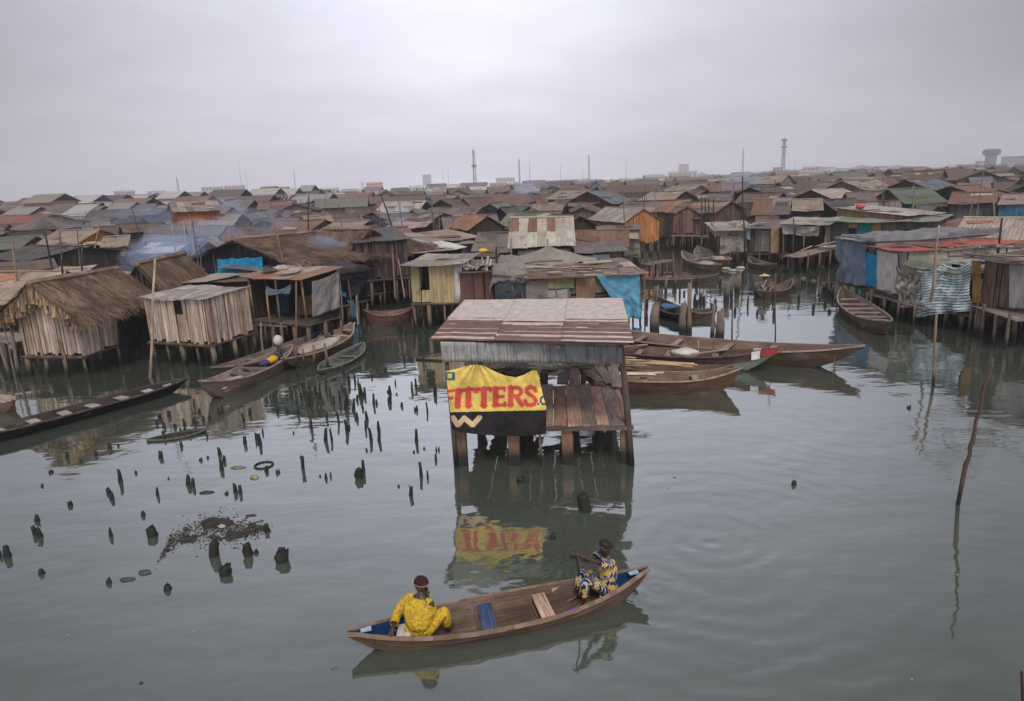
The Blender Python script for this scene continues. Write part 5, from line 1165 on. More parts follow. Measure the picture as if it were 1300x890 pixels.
drape(H6c, -H6c.w / 2 - .9, H6c.w / 2 + .3, -.5, 3.2, (.19, .17, .15), 'brown-grey tarpaulin sagging over the roof left of the rusty long roof', seed=8, amp=.2)
drape(H6b, -H6b.w / 2, H6b.w / 2, .1, 2.6, (.14, .11, .095), 'ragged dirty sheet under the wood scraps on the rust-red shack', seed=9, amp=.16)
# ------------------------------------------------------------------ the rows behind, read off the photo
ROWS = [
 # x0,y0,x1,y1, ridge, kind, roof, wall, ze, depth, extra
 (644, 311, 731, 308, 276, 'gable_x', 'paletan', 'dark', 3.0, 6, dict(rowpal=[[(.42, .38, .33)], ['rust', 'paletan', (.30, .22, .18)]], sheet=.5)),
 (22, 291, 108, 286, 274, 'hip', 'grey', 'dark', 3.4, 8, dict(roofpal=['grey', 'tan', 'darkgrey'])),
 (-30, 284, 32, 284, 273, 'gable_x', 'red', 'tan', 3.4, 7, dict(roofpal=[(.24, .09, .06), (.20, .085, .06)])),
 (35, 312, 92, 311, 292, 'gable_x', 'tan', 'orange', 2.9, 5, {}),
 (-12, 316, 28, 314, 300, 'gable_x', 'green', 'dark', 2.9, 5, {}),
 (-20, 326, 44, 329, 313, 'gable_x', 'darkgrey', 'dark', 2.8, 5, {}),
 (47, 321, 90, 320, 311, 'gable_x', 'grey', 'black', 2.8, 4, {}),
 (-10, 346, 74, 339, 330, 'shed', 'brown', 'dark', 2.7, 5, {}),
 (52, 350, 107, 346, 337, 'shed', 'paletan', 'brown', 2.6, 4, {}),
 (82, 314, 122, 312, 305, 'shed', 'paletan', 'wood', 2.9, 4, {}),
 (128, 313, 161, 311, 300, 'gable_x', 'tan', 'wood', 3.0, 4, {}),
 (43, 275, 74, 272, 263, 'gable_y', 'rust', 'teal', 3.4, 6, {}),
 (60, 276, 103, 274, 267, 'gable_x', 'bluegrey', 'teal', 3.4, 6, {}),
 (100, 272, 122, 271, 265, 'gable_x', 'bluegrey', 'dark', 3.6, 6, {}),
 (115, 301, 150, 299, 287, 'gable_x', 'brown', 'dark', 2.9, 5, {}),
 (158, 273, 196, 272, 264, 'gable_x', 'darkgrey', 'bluegrey', 4.0, 7, {}),
 (180, 305, 232, 302, 287, 'gable_x', 'brown', 'dark', 2.9, 6, {}),
 (234, 299, 279, 297, 287, 'gable_x', 'grey', 'grey', 2.9, 5, {}),
 (166, 320, 224, 318, 306, 'gable_x', 'bluegrey', 'bluegrey', 2.8, 5, dict(roofpal=['bluegrey', 'pale', 'grey'])),
 (236, 328, 296, 324, 305, 'gable_y', 'tan', 'black', 2.8, 6, {}),
 (247, 287, 296, 285, 272, 'gable_x', 'tan', 'dark', 3.0, 6, {}),
 (300, 302, 328, 300, 287, 'gable_x', 'brown', 'orange', 3.0, 5, {}),
 (330, 296, 392, 294, 280, 'gable_x', 'rust', 'brown', 3.0, 7, {}),
 (384, 292, 454, 290, 281, 'gable_x', 'tan', 'black', 3.0, 5, {}),
 (360, 287, 388, 285, 278, 'shed', 'darkgrey', 'bluegrey', 3.2, 5, {}),
 (386, 283, 424, 281, 274, 'gable_x', 'tan', 'wood', 3.2, 5, {}),
 (326, 265, 371, 263, 256, 'gable_x', 'rust', 'teal', 3.6, 7, {}),
 (298, 263, 327, 262, 255, 'gable_x', 'green', 'dark', 3.6, 7, {}),
 (262, 262, 296, 261, 252, 'gable_x', 'darkgrey', 'dark', 3.8, 7, {}),
 (464, 252, 503, 250, 244, 'gable_x', 'grey', 'teal', 3.8, 7, {}),
 (475, 269, 532, 267, 256, 'gable_x', 'paletan', 'dark', 3.3, 7, {}),
 (541, 264, 580, 263, 253, 'gable_x', 'dark', 'dark', 3.4, 7, {}),
 (582, 264, 612, 262, 253, 'gable_x', 'brown', 'dark', 3.4, 7, {}),
 (495, 282, 545, 281, 271, 'gable_x', 'grey', 'brown', 3.0, 6, dict(roofpal=['darkgrey', 'grey', 'tan'], sheet=.5)),
 (486, 290, 541, 288, 281, 'shed', 'pink', 'dark', 2.9, 4, {}),
 (461, 290, 493, 288, 276, 'gable_y', 'dark', 'black', 2.9, 5, {}),
 (532, 274, 602, 272, 263, 'gable_x', 'grey', 'brown', 3.1, 6, {}),
 (548, 276, 597, 274, 271, 'shed', 'tan', 'tan', 3.0, 4, dict(pal=[(.22, .19, .15), (.18, .15, .12)])),
 (484, 303, 530, 300, 289, 'gable_x', 'rust', 'teal', 2.9, 5, dict(roofpal=['brown', 'rust', 'grey'])),
 (594, 290, 644, 287, 273, 'gable_y', 'rustorange', 'dark', 3.0, 6, {}),
 (524, 320, 592, 313, 302, 'shed', 'tan', 'black', 2.75, 4.5, dict(roofpal=['tan', 'pale', (.25, .27, .23)])),
 (541, 306, 610, 300, 294, 'shed', 'tan', 'dark', 2.8, 4, {}),
 (654, 263, 746, 261, 257, 'shed', 'brown', 'rust', 3.3, 5, dict(pal=[(.10, .06, .05), (.08, .055, .045), (.13, .075, .055)])),
 (692, 252, 733, 251, 241, 'gable_x', 'tan', 'black', 4.0, 7, dict(win=2)),
 (600, 264, 637, 262, 251, 'gable_x', 'brown', 'brown', 3.3, 6, {}),
 (776, 257, 806, 255, 242, 'gable_x', 'bluegrey', 'dark', 3.5, 8, {}),
 (808, 255, 854, 254, 243, 'gable_x', 'tan', 'dark', 3.5, 8, {}),
 (776, 268, 860, 267, 255, 'gable_x', 'rust', 'brown', 3.2, 6, dict(roofpal=['rust', 'rustorange', 'tan', 'grey'])),
 (862, 268, 892, 270, 256, 'gable_x', 'rust', 'brown', 3.1, 6, dict(roofpal=['rust', 'tan', 'green'])),
 (933, 233, 976, 232, 223, 'gable_x', 'tan', 'blue', 4.6, 8, dict(pal=[(.02, .10, .17), (.03, .12, .19), (.03, .12, .19), (.30, .30, .29)])),
 (872, 229, 908, 228, 223, 'gable_x', 'rust', 'bluegrey', 4.6, 8, {}),
 (968, 245, 1006, 244, 231, 'gable_y', 'brown', 'dark', 3.6, 7, {}),
 (984, 249, 1037, 246, 237, 'gable_x', 'darkgrey', 'black', 3.5, 8, {}),
 (1031, 241, 1078, 240, 231, 'gable_x', 'grey', 'dark', 3.7, 8, {}),
 (1054, 251, 1098, 249, 240, 'gable_x', 'paletan', 'dark', 3.4, 7, dict(win=2)),
 (1077, 255, 1150, 253, 243, 'gable_x', 'rust', 'black', 3.3, 6, dict(roofpal=['rust', 'grey', 'brown'])),
 (930, 258, 984, 257, 245, 'gable_x', 'brown', 'dark', 3.2, 6, {}),
 (953, 271, 1003, 270, 252, 'gable_x', 'tan', 'dark', 3.0, 6, dict(roofpal=['tan', 'rust', 'grey', 'brown'])),
 (1003, 266, 1046, 265, 253, 'gable_x', 'tan', 'dark', 3.0, 5, {}),
 (1084, 272, 1146, 271, 256, 'gable_x', 'brown', 'dark', 3.0, 6, dict(roofpal=['brown', 'grey', 'tan'])),
 (1148, 257, 1205, 255, 239, 'gable_x', 'green', 'dark', 3.2, 7, dict(roofpal=['green', 'bluegrey', (.10, .13, .08)])),
 (1203, 257, 1266, 256, 244, 'gable_x', 'rust', 'bluegrey', 3.3, 7, dict(pal=[(.08, .075, .085), (.10, .085, .085)])),
 (1208, 301, 1312, 303, 276, 'gable_x', 'paletan', 'black', 3.0, 6.5, dict(roofpal=[(.34, .28, .23), (.38, .31, .255)])),
 (1147, 227, 1186, 226, 217, 'gable_x', 'brown', 'brown', 4.6, 8, dict(win=2)),
 (1194, 222, 1228, 221, 215, 'gable_x', 'brown', 'brown', 4.4, 8, {}),
 (1186, 240, 1226, 238, 228, 'gable_x', 'bluegrey', 'dark', 3.6, 8, {}),
 (1232, 232, 1264, 231, 225, 'gable_x', 'bluegrey', 'dark', 3.9, 8, {}),
 (1214, 247, 1258, 246, 233, 'gable_x', 'tan', 'dark', 3.5, 7, {}),
 (1250, 250, 1290, 248, 235, 'gable_x', 'rust', 'dark', 3.5, 7, {}),
 (1268, 258, 1310, 258, 247, 'gable_x', 'pink', 'blue', 3.3, 7, {}),
 (1000, 223, 1030, 222, 217, 'gable_x', 'darkgrey', 'dark', 4.6, 9, {}),
 (1050, 226, 1080, 225, 219, 'gable_x', 'dark', 'dark', 4.4, 9, {}),
 (1095, 240, 1140, 238, 229, 'gable_x', 'tan', 'rust', 3.8, 8, {}),
 (1118, 222, 1144, 221, 217, 'gable_x', 'darkgrey', 'brown', 4.6, 8, {}),
 (898, 256, 930, 255, 246, 'gable_x', 'grey', 'dark', 3.3, 6, {}),
 (838, 244, 875, 243, 236, 'gable_x', 'tan', 'bluegrey', 3.9, 8, {}),
 (742, 243, 770, 242, 229, 'gable_y', 'bluegrey', 'bluegrey', 3.9, 7, {}),
 (766, 236, 790, 235, 229, 'gable_y', 'pale', 'teal', 4.2, 8, {}),
 (152, 366, 205, 364, 333, 'gable_y', 'thatch', 'dark', 2.5, 4, dict(roofmat='thatch', zf=.3)),
 (218, 357, 262, 356, 346, 'shed', 'paletan', 'dark', 2.5, 3.5, dict(zf=.3)),
 (268, 357, 312, 356, 349, 'shed', 'brown', 'dark', 2.4, 3.5, dict(zf=.3)),
 (108, 357, 150, 355, 343, 'shed', 'tan', 'black', 2.4, 3.5, dict(zf=.3)),
 (652, 272, 692, 270, 262, 'gable_y', 'darkgrey', 'black', 3.1, 5, {}),
]
AUTO = []
ONAME = dict(thatch='small thatched', tan='tan', paletan='pale tan', pale='pale', rust='rust-brown', rustorange='rust-orange', brown='brown', dark='near-black', grey='grey', darkgrey='dark grey', green='grey-green', bluegrey='blue-grey', teal='teal', blue='blue', pink='pinkish', red='red', wood='bare wood')
KN = dict(gable_x='long-roofed', gable_y='gable-fronted', shed='slant-roofed', shedx='side-sloped', hip='hip-roofed')
for r in ROWS:
    x0, y0, x1, y1, yt, kind, roof, wall, ze, d, ex = r
    if abs(zfor(0, 60, 300)) > 1e9: continue
    if roof == 'rust' and wall == 'black' and False: continue
    h = mid(x0, y0, x1, y1, yt, kind, roof, wall, ze=ze, d=d, name='stilt_house', group='stilt houses', **ex)
    AUTO.append((h.t, f'{ONAME[roof]} {KN[kind]} house', 'h'))
# the orange two-storey house
a_, b_ = at(207, 271, 4.4), at(234, 271, 4.4); O_, r_, w_0 = frame(a_, b_)
HO = house(O_, r_ - .25, w_0 * 1.1, 4.6, 1.0, 4.7, kind='gable_y', rise=1.0, roof='tan', roofpal=['tan', 'grey', 'paletan'], wall='orange', pal=[(.28, .10, .04), (.24, .09, .04)], near=False, pw=.4, over=.4, name='stilt_house', group='stilt houses', label='orange two-storey wooden house with tan roof in the left background', sheet=.8)
HO.opening(-w_0 * .28 - .3, -w_0 * .28 + .3, 3.0, 3.9); HO.opening(w_0 * .2 - .3, w_0 * .2 + .3, 3.0, 3.9)
HO.t['fixed'] = 1
# ------------------------------------------------------------------ fillers between and beyond
BND = [(-600, 470), (-60, 458), (0, 452), (110, 446), (190, 440), (330, 415), (440, 396), (470, 375), (530, 380), (815, 372), (818, 340), (826, 312), (845, 302), (905, 306), (1050, 314), (1062, 350), (1130, 380), (1200, 398), (1320, 415), (1900, 500)]
def bnd(x):
    for (a, b), (c, d) in zip(BND, BND[1:]):
        if a <= x <= c: return b + (d - b) * (x - a) / (c - a)
    return 500
def free(c, w, d, rot=0):
    ax, ay = Vector((math.cos(rot), math.sin(rot), 0)), Vector((-math.sin(rot), math.cos(rot), 0)); O = c - ay * d / 2
    m_ = .25
    for f in FOOT:
        if (c - f[0]).length > 14: continue
        for (O1, a1, b1, w1, d1, O2, a2, b2, w2, d2) in ((O, ax, ay, w, d, f[2], f[3], f[4], f[5], f[6]), (f[2], f[3], f[4], f[5], f[6], O, ax, ay, w, d)):
            for u in (-.5, -.17, .17, .5):
                for v in (0, .33, .67, 1):
                    q = O1 + a1 * w1 * u + b1 * d1 * v - O2
                    if abs(q.dot(a2)) < w2 / 2 + m_ and -m_ < q.dot(b2) < d2 + m_: return False
    return True
cands = []
y = 30.0
while y < 366:
    step = 3.6 if y < 60 else 4.6 if y < 110 else 8.5 if y < 230 else 12.5
    x = -y * .80 - 6; 
    while x < y * .80 + 6:
        xx, yy = x + ru(-1.2, 1.2) * (1 if y < 110 else 2), y + ru(-1.4, 1.4) * (1 if y < 110 else 2); w = ru(2.8, 5.2) if y < 110 else ru(5, 10); d = ru(3.5, 5.5) if y < 110 else ru(5, 8)
        x += w + (ru(.4, 1.6) if y < 110 else ru(.3, 2.5))
        ok = True
        for ux, uy in ((-w / 2, -d / 2), (w / 2, -d / 2), (0, -d / 2)):
            q = proj(Vector((xx + ux, yy + uy, 0)))
            if q[1] > bnd(q[0]): ok = False
        qx = proj(Vector((xx, yy, 2)))[0]
        if yy > (112 if qx < 150 else 128 if qx < 300 else 160 if qx < 480 else 230 if qx < 700 else 366): ok = False
        if ok: cands.append((yy, xx, w, d))
    y += step
cands.sort()
NH = len(FOOT); far = MB(); farp = 0
RP_ = ['tan', 'grey', 'brown', 'rust', 'darkgrey', 'brown', 'dark', 'darkgrey', 'brown', 'dark', 'green', 'brown', 'rust', 'tan', 'darkgrey', 'brown', 'dark', 'brown']
WP_ = ['dark', 'brown', 'black', 'dark', 'bluegrey', 'brown', 'dark', 'wood', 'dark', 'brown', 'black', 'brown', 'teal']
for (yy, xx, w, d) in cands:
    c = Vector((xx, yy, 0))
    rot = random.choice((0, 0, .2, -.25, .4, -.4)) + ru(-.1, .1)
    if not free(c, w, d, rot): 
        w *= .62; d *= .75
        if not free(c, w, d, rot): continue
    kind = random.choice(('gable_x', 'gable_x', 'gable_x', 'gable_y', 'gable_y', 'shed', 'hip'))
    roof = random.choice(RP_); wall = random.choice(WP_)
    if yy < 55: ze = ru(1.9, 2.35); rise = ru(.4, .8)
    elif yy < 110: ze = ru(2.3, 3.0); rise = ru(.6, 1.1)
    elif yy < 200: ze = ru(2.6, 3.7); rise = ru(.9, 1.6)
    else: ze = ru(3.0, 4.3); rise = ru(1.0, 1.9)
    if yy > 90 and rnd() < .07: ze += 1.2
    if kind == 'shed': rise *= .4
    ay_ = Vector((-math.sin(rot), math.cos(rot), 0)); O = c - ay_ * d / 2
    if len(FOOT) < 297 and yy < 365:
        h = house(O, rot, w, d, .55, ze, extras=True, win=1 if (yy < 80 and rnd() < .5) else 0, kind=kind, rise=rise, roof=roof, wall=wall, over=.35, near=False, pw=.55 if yy < 90 else 1.2, sheet=.9 if yy < 80 else 1.6, rows=2 if yy < 90 else 1, stilts=yy < 140, ns=(2, 2), name='stilt_house', group='stilt houses', spread=.25)
        AUTO.append((h.t, f'{ONAME[roof]} {KN[kind]} house', 'h'))
    else:
        ca, sa = math.cos(rot), math.sin(rot)
        T = lambda a, b, z: (O.x + a * ca - b * sa, O.y + a * sa + b * ca, z)
        hw = w / 2; wc = P[wall]; rc = P[roof]
        for (p, q) in (((-hw, 0), (hw, 0)), ((hw, 0), (hw, d)), ((hw, d), (-hw, d)), ((-hw, d), (-hw, 0))): far.quad(T(*p, .6), T(*q, .6), T(*q, ze), T(*p, ze), vary(wc, .2))
        o = .4
        if kind == 'gable_y': 
            far.quad(T(hw + o, -o, ze - .1), T(hw + o, d + o, ze - .1), T(0, d + o, ze + rise), T(0, -o, ze + rise), vary(rc, .2)); far.quad(T(-hw - o, d + o, ze - .1), T(-hw - o, -o, ze - .1), T(0, -o, ze + rise), T(0, d + o, ze + rise), vary(rc, .2))
            far.face((T(-hw, 0, ze), T(hw, 0, ze), T(0, 0, ze + rise - .05)), ((0, 0), (1, 0), (.5, 1)), vary(wc, .2))
        else:
            far.quad(T(-hw - o, -o, ze - .1), T(hw + o, -o, ze - .1), T(hw + o, d / 2, ze + rise), T(-hw - o, d / 2, ze + rise), vary(rc, .2)); far.quad(T(hw + o, d + o, ze - .1), T(-hw - o, d + o, ze - .1), T(-hw - o, d / 2, ze + rise), T(hw + o, d / 2, ze + rise), vary(rc, .2))
        FOOT.append((c, math.hypot(w, d) / 2 * .82, O, Vector((ca, sa, 0)), ay_, w, d)); farp += 1
if far.f:
    o = far.build('distant_houses', 'metal'); tag(o, 'mass of tiny tin roofs of the settlement just below the skyline', 'houses', kind='stuff')
print('houses', NH, len(FOOT) - farp, 'far', farp)
# ------------------------------------------------------------------ skyline: masts, blocks, water tower
def mast(px, yt, yb, dist, w, label, lattice=True, col=(.12, .11, .11), bands=None, drum=None, name='radio_mast'):
    dist *= 1.8; w *= 1.8; p = atd(px, yb, dist); zt = zfor(p.x, p.y, yt); t = thing(name, label, 'mast', (p.x, p.y, .3), ru(0, 1), 'masts on the skyline')
    h = zt - .3; mb = MB()
    if lattice:
        n = 14; w1 = w * .45
        L = [(1, 0), (-.5, .87), (-.5, -.87)]
        for k in range(n):
            z0, z1 = h * k / n, h * (k + 1) / n; r0, r1 = w + (w1 - w) * k / n, w + (w1 - w) * (k + 1) / n; c = col if not bands else (bands[0] if (k // 2) % 2 else bands[1])
            for j in range(3):
                a, b = L[j], L[(j + 1) % 3]
                mb.beam((a[0] * r0, a[1] * r0, z0), (a[0] * r1, a[1] * r1, z1), w * .22, w * .22, c); mb.beam((a[0] * r0, a[1] * r0, z0), (b[0] * r1, b[1] * r1, z1), w * .12, w * .12, c)
    else: mb.tube([(0, 0, 0), (0, 0, h)], [w * .5, w * .25], 6, col)
    mb.build('tower', 'plain', t)
    mb = MB(); mb.tube([(0, 0, h), (0, 0, h * 1.06)], w * .1, 5, col); mb.build('antenna', 'plain', t)
    for fz in (drum or []):
        mb = MB(); mb.tube([(0, 0, h * fz), (0, 0, h * fz + h * .035)], w * 1.3, 10, col); mb.build('platform', 'plain', t)
mast(603, 191, 234, 430, 1.3, 'tallest lattice mast on the skyline, pale and slender, above the central shack', bands=((.30, .25, .25), (.13, .12, .12)), drum=[.62])
mast(994, 177, 214, 460, 1.4, 'red-grey lattice mast with two platforms on the right skyline', bands=((.22, .15, .14), (.10, .09, .09)), drum=[.8, .97])
for (x, yt, d, lat, nm) in ((660, 202, 480, 1, 'left one of the twin masts right of the tallest mast'), (673, 204, 480, 0, 'right one of the twin masts right of the tallest mast'), (748, 197, 500, 1, 'thin dark mast midway between the tallest mast and the square block'), (740, 212, 700, 0, 'short faint pole just left of the thin dark mast'), (712, 208, 650, 0, 'faint thin mast right of the twin masts'),
                   (795, 201, 620, 0, 'faint mast left of the hazy square block'), (942, 189, 560, 1, 'slim mast left of the red-grey lattice mast'), (307, 205, 640, 0, 'taller faint mast above the pale buildings at left'), (314, 215, 640, 0, 'shorter faint mast above the pale buildings at left'),
                   (375, 217, 640, 1, 'faint mast above the thatched roofs'), (226, 226, 420, 1, 'mast rising just behind the orange two-storey house'), (563, 216, 700, 0, 'short faint mast left of the tallest mast, second from it'), (570, 216, 700, 0, 'short faint mast left of the tallest mast, next to it'), (1008, 201, 800, 0, 'very faint mast right of the red-grey lattice mast'), (1296, 181, 520, 0, 'thin mast at the right edge beside the dark block'), (154, 237, 700, 0, 'tiny faint mast over the pale arcaded block at far left')):
    mast(x, yt, 238, d, .7 if lat else .5, nm, bool(lat))
def block(x0, x1, yt, dist, col, label, rows=0, cols=0, roof=None, dep=14, cat='building', wcol=(.10, .11, .13), name='building'):
    dist *= 1.8; dep *= 1.5; a, b = atd(x0, 236, dist), atd(x1, 236, dist); O, rot, w = frame(a, b); zt = zfor(O.x, O.y, yt)
    t = thing(name, label, cat, (O.x, O.y, .3), rot, 'buildings on the skyline'); h = max(2.5, zt - .3); mb = MB(); mb.box((-w / 2, 0, 0), (w, 0, 0), (0, dep, 0), (0, 0, h), col); mb.build('wall', 'plain', t)
    mb = MB(); rc = roof or tuple(c * .8 for c in col)
    if roof:
        roof_patch(mb, (-w / 2 - .5, -.5, h), (w / 2 + .5, -.5, h), (w / 2 + .5, dep / 2, h + 2), (-w / 2 - .5, dep / 2, h + 2), lambda j: rc, 6, 1); roof_patch(mb, (w / 2 + .5, dep + .5, h), (-w / 2 - .5, dep + .5, h), (-w / 2 - .5, dep / 2, h + 2), (w / 2 + .5, dep / 2, h + 2), lambda j: rc, 6, 1)
    else: mb.box((-w / 2 - .3, -.3, h), (w + .6, 0, 0), (0, dep + .6, 0), (0, 0, .6), rc)
    mb.build('roof', 'plain', t)
    if rows:
        for r in range(rows):
            for c in range(cols):
                mb = MB(); z = h * (r + .45) / rows; x = -w / 2 + w * (c + .5) / cols; ww = w / cols * .5; hh = h / rows * .42
                mb.box((x - ww / 2, -.12, z), (ww, 0, 0), (0, .1, 0), (0, 0, hh), wcol); mb.build('window', 'plain', t)
    return t
block(97, 113, 252, 470, (.50, .42, .42), 'white arcaded block at far left', 2, 5)
block(112, 142, 250, 480, (.24, .24, .28), 'grey-blue long block right of the white arcaded one', 2, 6)
block(143, 170, 244, 520, (.46, .38, .36), 'pinkish storeyed block with many openings at left', 3, 6, roof=(.25, .2, .2))
block(31, 82, 256, 500, (.32, .29, .29), 'long low pale shed at the far left skyline', roof=(.28, .26, .26))
block(185, 210, 243, 560, (.42, .39, .40), 'pale hazy building left of the orange house mast', 2, 3)
block(255, 283, 238, 560, (.34, .33, .34), 'grey storeyed building, left one of the hazy pair behind the thatch', 3, 6)
block(284, 311, 236, 570, (.40, .36, .36), 'grey storeyed building, right one of the hazy pair behind the thatch', 3, 6)
block(519, 551, 236, 380, (.68, .67, .67), 'bright white long wall left of the tallest mast', 1, 8, dep=8)
block(458, 462, 232, 520, (.55, .52, .5), 'narrow white tower block left of the bright white wall')
block(465, 486, 233, 520, (.45, .22, .20), 'low building with a pink-red roof on the centre-left skyline', roof=(.5, .2, .18))
block(537, 548, 222, 900, (.28, .28, .31), 'faint grey high block behind the bright white wall')
block(630, 654, 226, 560, (.58, .54, .48), 'cream arcaded block right of the tallest mast', 2, 8)
block(560, 612, 234, 450, (.52, .50, .50), 'long whitish low roofline right of the white wall', dep=8)
block(861, 874, 209, 760, (.33, .29, .27), 'hazy square block on the wooded ridge')
block(848, 885, 218, 700, (.38, .35, .33), 'low pale buildings at the foot of the hazy square block', 1, 6)
block(980, 993, 213, 400, (.35, .34, .35), 'pale two-storey block with dark windows left of the red-grey mast', 2, 3)
block(1018, 1038, 213, 600, (.42, .24, .24), 'pinkish building right of the red-grey mast', 2, 4, roof=(.4, .2, .2))
block(1084, 1106, 213, 600, (.45, .38, .36), 'pale pink block on the right skyline', 1, 4)
block(1145, 1178, 216, 560, (.48, .42, .40), 'pale low block left of the pink roof on the right skyline', 1, 6)
block(1200, 1212, 213, 480, (.55, .52, .52), 'small white roofed block left of the pink roof', roof=(.6, .58, .58))
block(1255, 1274, 216, 330, (.14, .11, .12), 'long building under the pink-red roof near the water tower', roof=(.45, .13, .13), dep=14)
block(1267, 1296, 199, 620, (.16, .15, .17), 'dark storeyed block right of the water tower', 4, 7, wcol=(.06, .06, .07))
block(1235, 1250, 205, 640, (.2, .2, .23), 'dark low block left of the water tower', 2, 4)
block(1276, 1310, 208, 420, (.40, .36, .37), 'pale block at the right edge below the dark storeyed block', 1, 5)
block(765, 785, 228, 420, (.55, .54, .54), 'white curved roof hall right of the twin masts', roof=(.6, .6, .6))
block(700, 735, 229, 500, (.30, .27, .26), 'brownish low block below the ridge right of the twin masts', 1, 6)
block(395, 430, 240, 520, (.42, .38, .38), 'pale low sheds above the longer thatched roof', roof=(.42, .38, .38))
block(330, 362, 243, 520, (.50, .40, .36), 'row of cream low buildings right of the hazy storeyed pair', 1, 6)
# water tower
p = atd(1257, 210, 1008); zt = zfor(p.x, p.y, 189); t = thing('water_tower', 'disc-topped water tower on a thick column at the right skyline', 'tower', (p.x, p.y, .3), 0); h = zt - .3
mb = MB(); mb.tube([(0, 0, 0), (0, 0, h * .8)], 5.8, 14, (.09, .085, .095)); mb.build('column', 'plain', t)
mb = MB(); mb.tube([(0, 0, h * .7), (0, 0, h * .78), (0, 0, h * .92), (0, 0, h * .95)], [6.1, 9.0, 9.5, 8.3], 18, (.05, .045, .05)); mb.build('tank', 'plain', t)
mb = MB(); mb.tube([(0, 0, h * .955), (0, 0, h * .985), (0, 0, h)], [7.7, 7.2, 4.7], 18, (.16, .06, .05)); mb.build('roof', 'plain', t)
# many more tiny pale houses of the mainland town (nobody could count them)
far2 = MB()
for k in range(2600):
    yy = 385 * (1500 / 385) ** (rnd() ** .8); xx = ru(-.78, .78) * yy; w = ru(5, 12) * (1 + yy / 900)
    if k % 3 == 0: yy = 135 * (420 / 135) ** rnd(); xx = ru(-.82, -.22) * yy; w = ru(3, 6.5); d = 5; h_0 = ru(1.6, 2.8)
    if proj(Vector((xx, yy, 3)))[0] > 300 and yy < 175 or proj(Vector((xx, yy, 3)))[0] > 470 and yy < 245: continue
    w *= 1; d = 10; h_0 = ru(2.5, 4.2) if rnd() < .88 else ru(4, 6 + yy * .004); c = vary(random.choice(((.5, .46, .45), (.6, .57, .56), (.38, .35, .35), (.20, .18, .18), (.35, .24, .22), (.24, .26, .3), (.15, .13, .12))), .2)
    far2.box((xx, yy, .3), (w, 0, 0), (0, d, 0), (0, 0, h_0), c); rcc = vary(random.choice(((.17, .145, .13), (.30, .28, .27), (.10, .08, .07), (.15, .10, .085), (.20, .18, .17), (.11, .095, .085))), .2)
    far2.quad((xx - .6, yy - .6, h_0), (xx + w + .6, yy - .6, h_0), (xx + w + .6, yy + d / 2, h_0 + d * .18), (xx - .6, yy + d / 2, h_0 + d * .18), rcc); far2.quad((xx + w + .6, yy + d + .6, h_0), (xx - .6, yy + d + .6, h_0), (xx - .6, yy + d / 2, h_0 + d * .18), (xx + w + .6, yy + d / 2, h_0 + d * .18), rcc)
o = far2.build('distant_town', 'plain'); tag(o, 'hazy mass of pale town buildings along the horizon', 'town', kind='stuff')
# distant tree line
tr = MB()
for k in range(420):
    yy = ru(390, 1100); xx = ru(-.78, .78) * yy; r = ru(2.5, 5)
    for q in range(7):
        a = Vector((xx + ru(-r, r), yy + ru(-2, 2), ru(2.5, 6.5))); s = ru(.8, 1.8)
        for f in range(9):
            c_ = a + Vector((ru(-s, s), ru(-s, s), ru(-s, s) * .8)); u = Vector((ru(-1, 1), ru(-1, 1), ru(-1, 1))) * .8; v = Vector((ru(-1, 1), ru(-1, 1), ru(-1, 1))) * .8
            tr.face((c_, c_ + u, c_ + u + v, c_ + v), ((0, 0),) * 4, vary((.045, .06, .035), .3))
o = tr.build('distant_trees', 'plain'); tag(o, 'dark tree crowns scattered through the far town', 'trees', kind='stuff')
# ------------------------------------------------------------------ poles among the roofs
def pole(xt, yt, xb, yb, dist, r, label, col=(.16, .12, .095), zb=None, name='pole', cross=False, mid_=None, mat_='wood'):
    b = atd(xb, yb, dist) if dist else at(xb, yb, 0); n = Vector((b.x, b.y, 0)).normalized(); tp = onplane(xt, yt, b, n)
    if dist: 
        dd = (b - tp).normalized(); b = b + dd * min(1.5, max(0, (b.z - .2)))
    else: b = b + (b - tp).normalized() * .6
    ob = MB(); v = tp - b; k = Vector((ru(-1, 1), 0, 0)) * v.length * .012; pts = [Vector((0, 0, 0)), v * .35 + k, v * .7 - k * .6, v]
    if mid_:
        mp = onplane(mid_[0], mid_[1], b, n) - b; pts = [Vector((0, 0, 0)), mp * .6, mp]
        for i in range(1, 12): pts.append(mp.lerp(v, i / 12) + Vector((ru(-.03, .03), ru(-.02, .02), 0)))
        pts.append(v)
    ob.tube(pts, [r * (1 - .3 * i / (len(pts) - 1)) * (ru(.85, 1.15) if mid_ else 1) for i in range(len(pts))], 6, vary(col, .2))
    if cross: ob.beam(v * .95 - Vector((.5, 0, 0)), v * .95 + Vector((.5, 0, 0)), .05, .05, vary(col, .2))
    o = ob.build(name, mat_); o.location = b; tag(o, label, 'pole'); return o
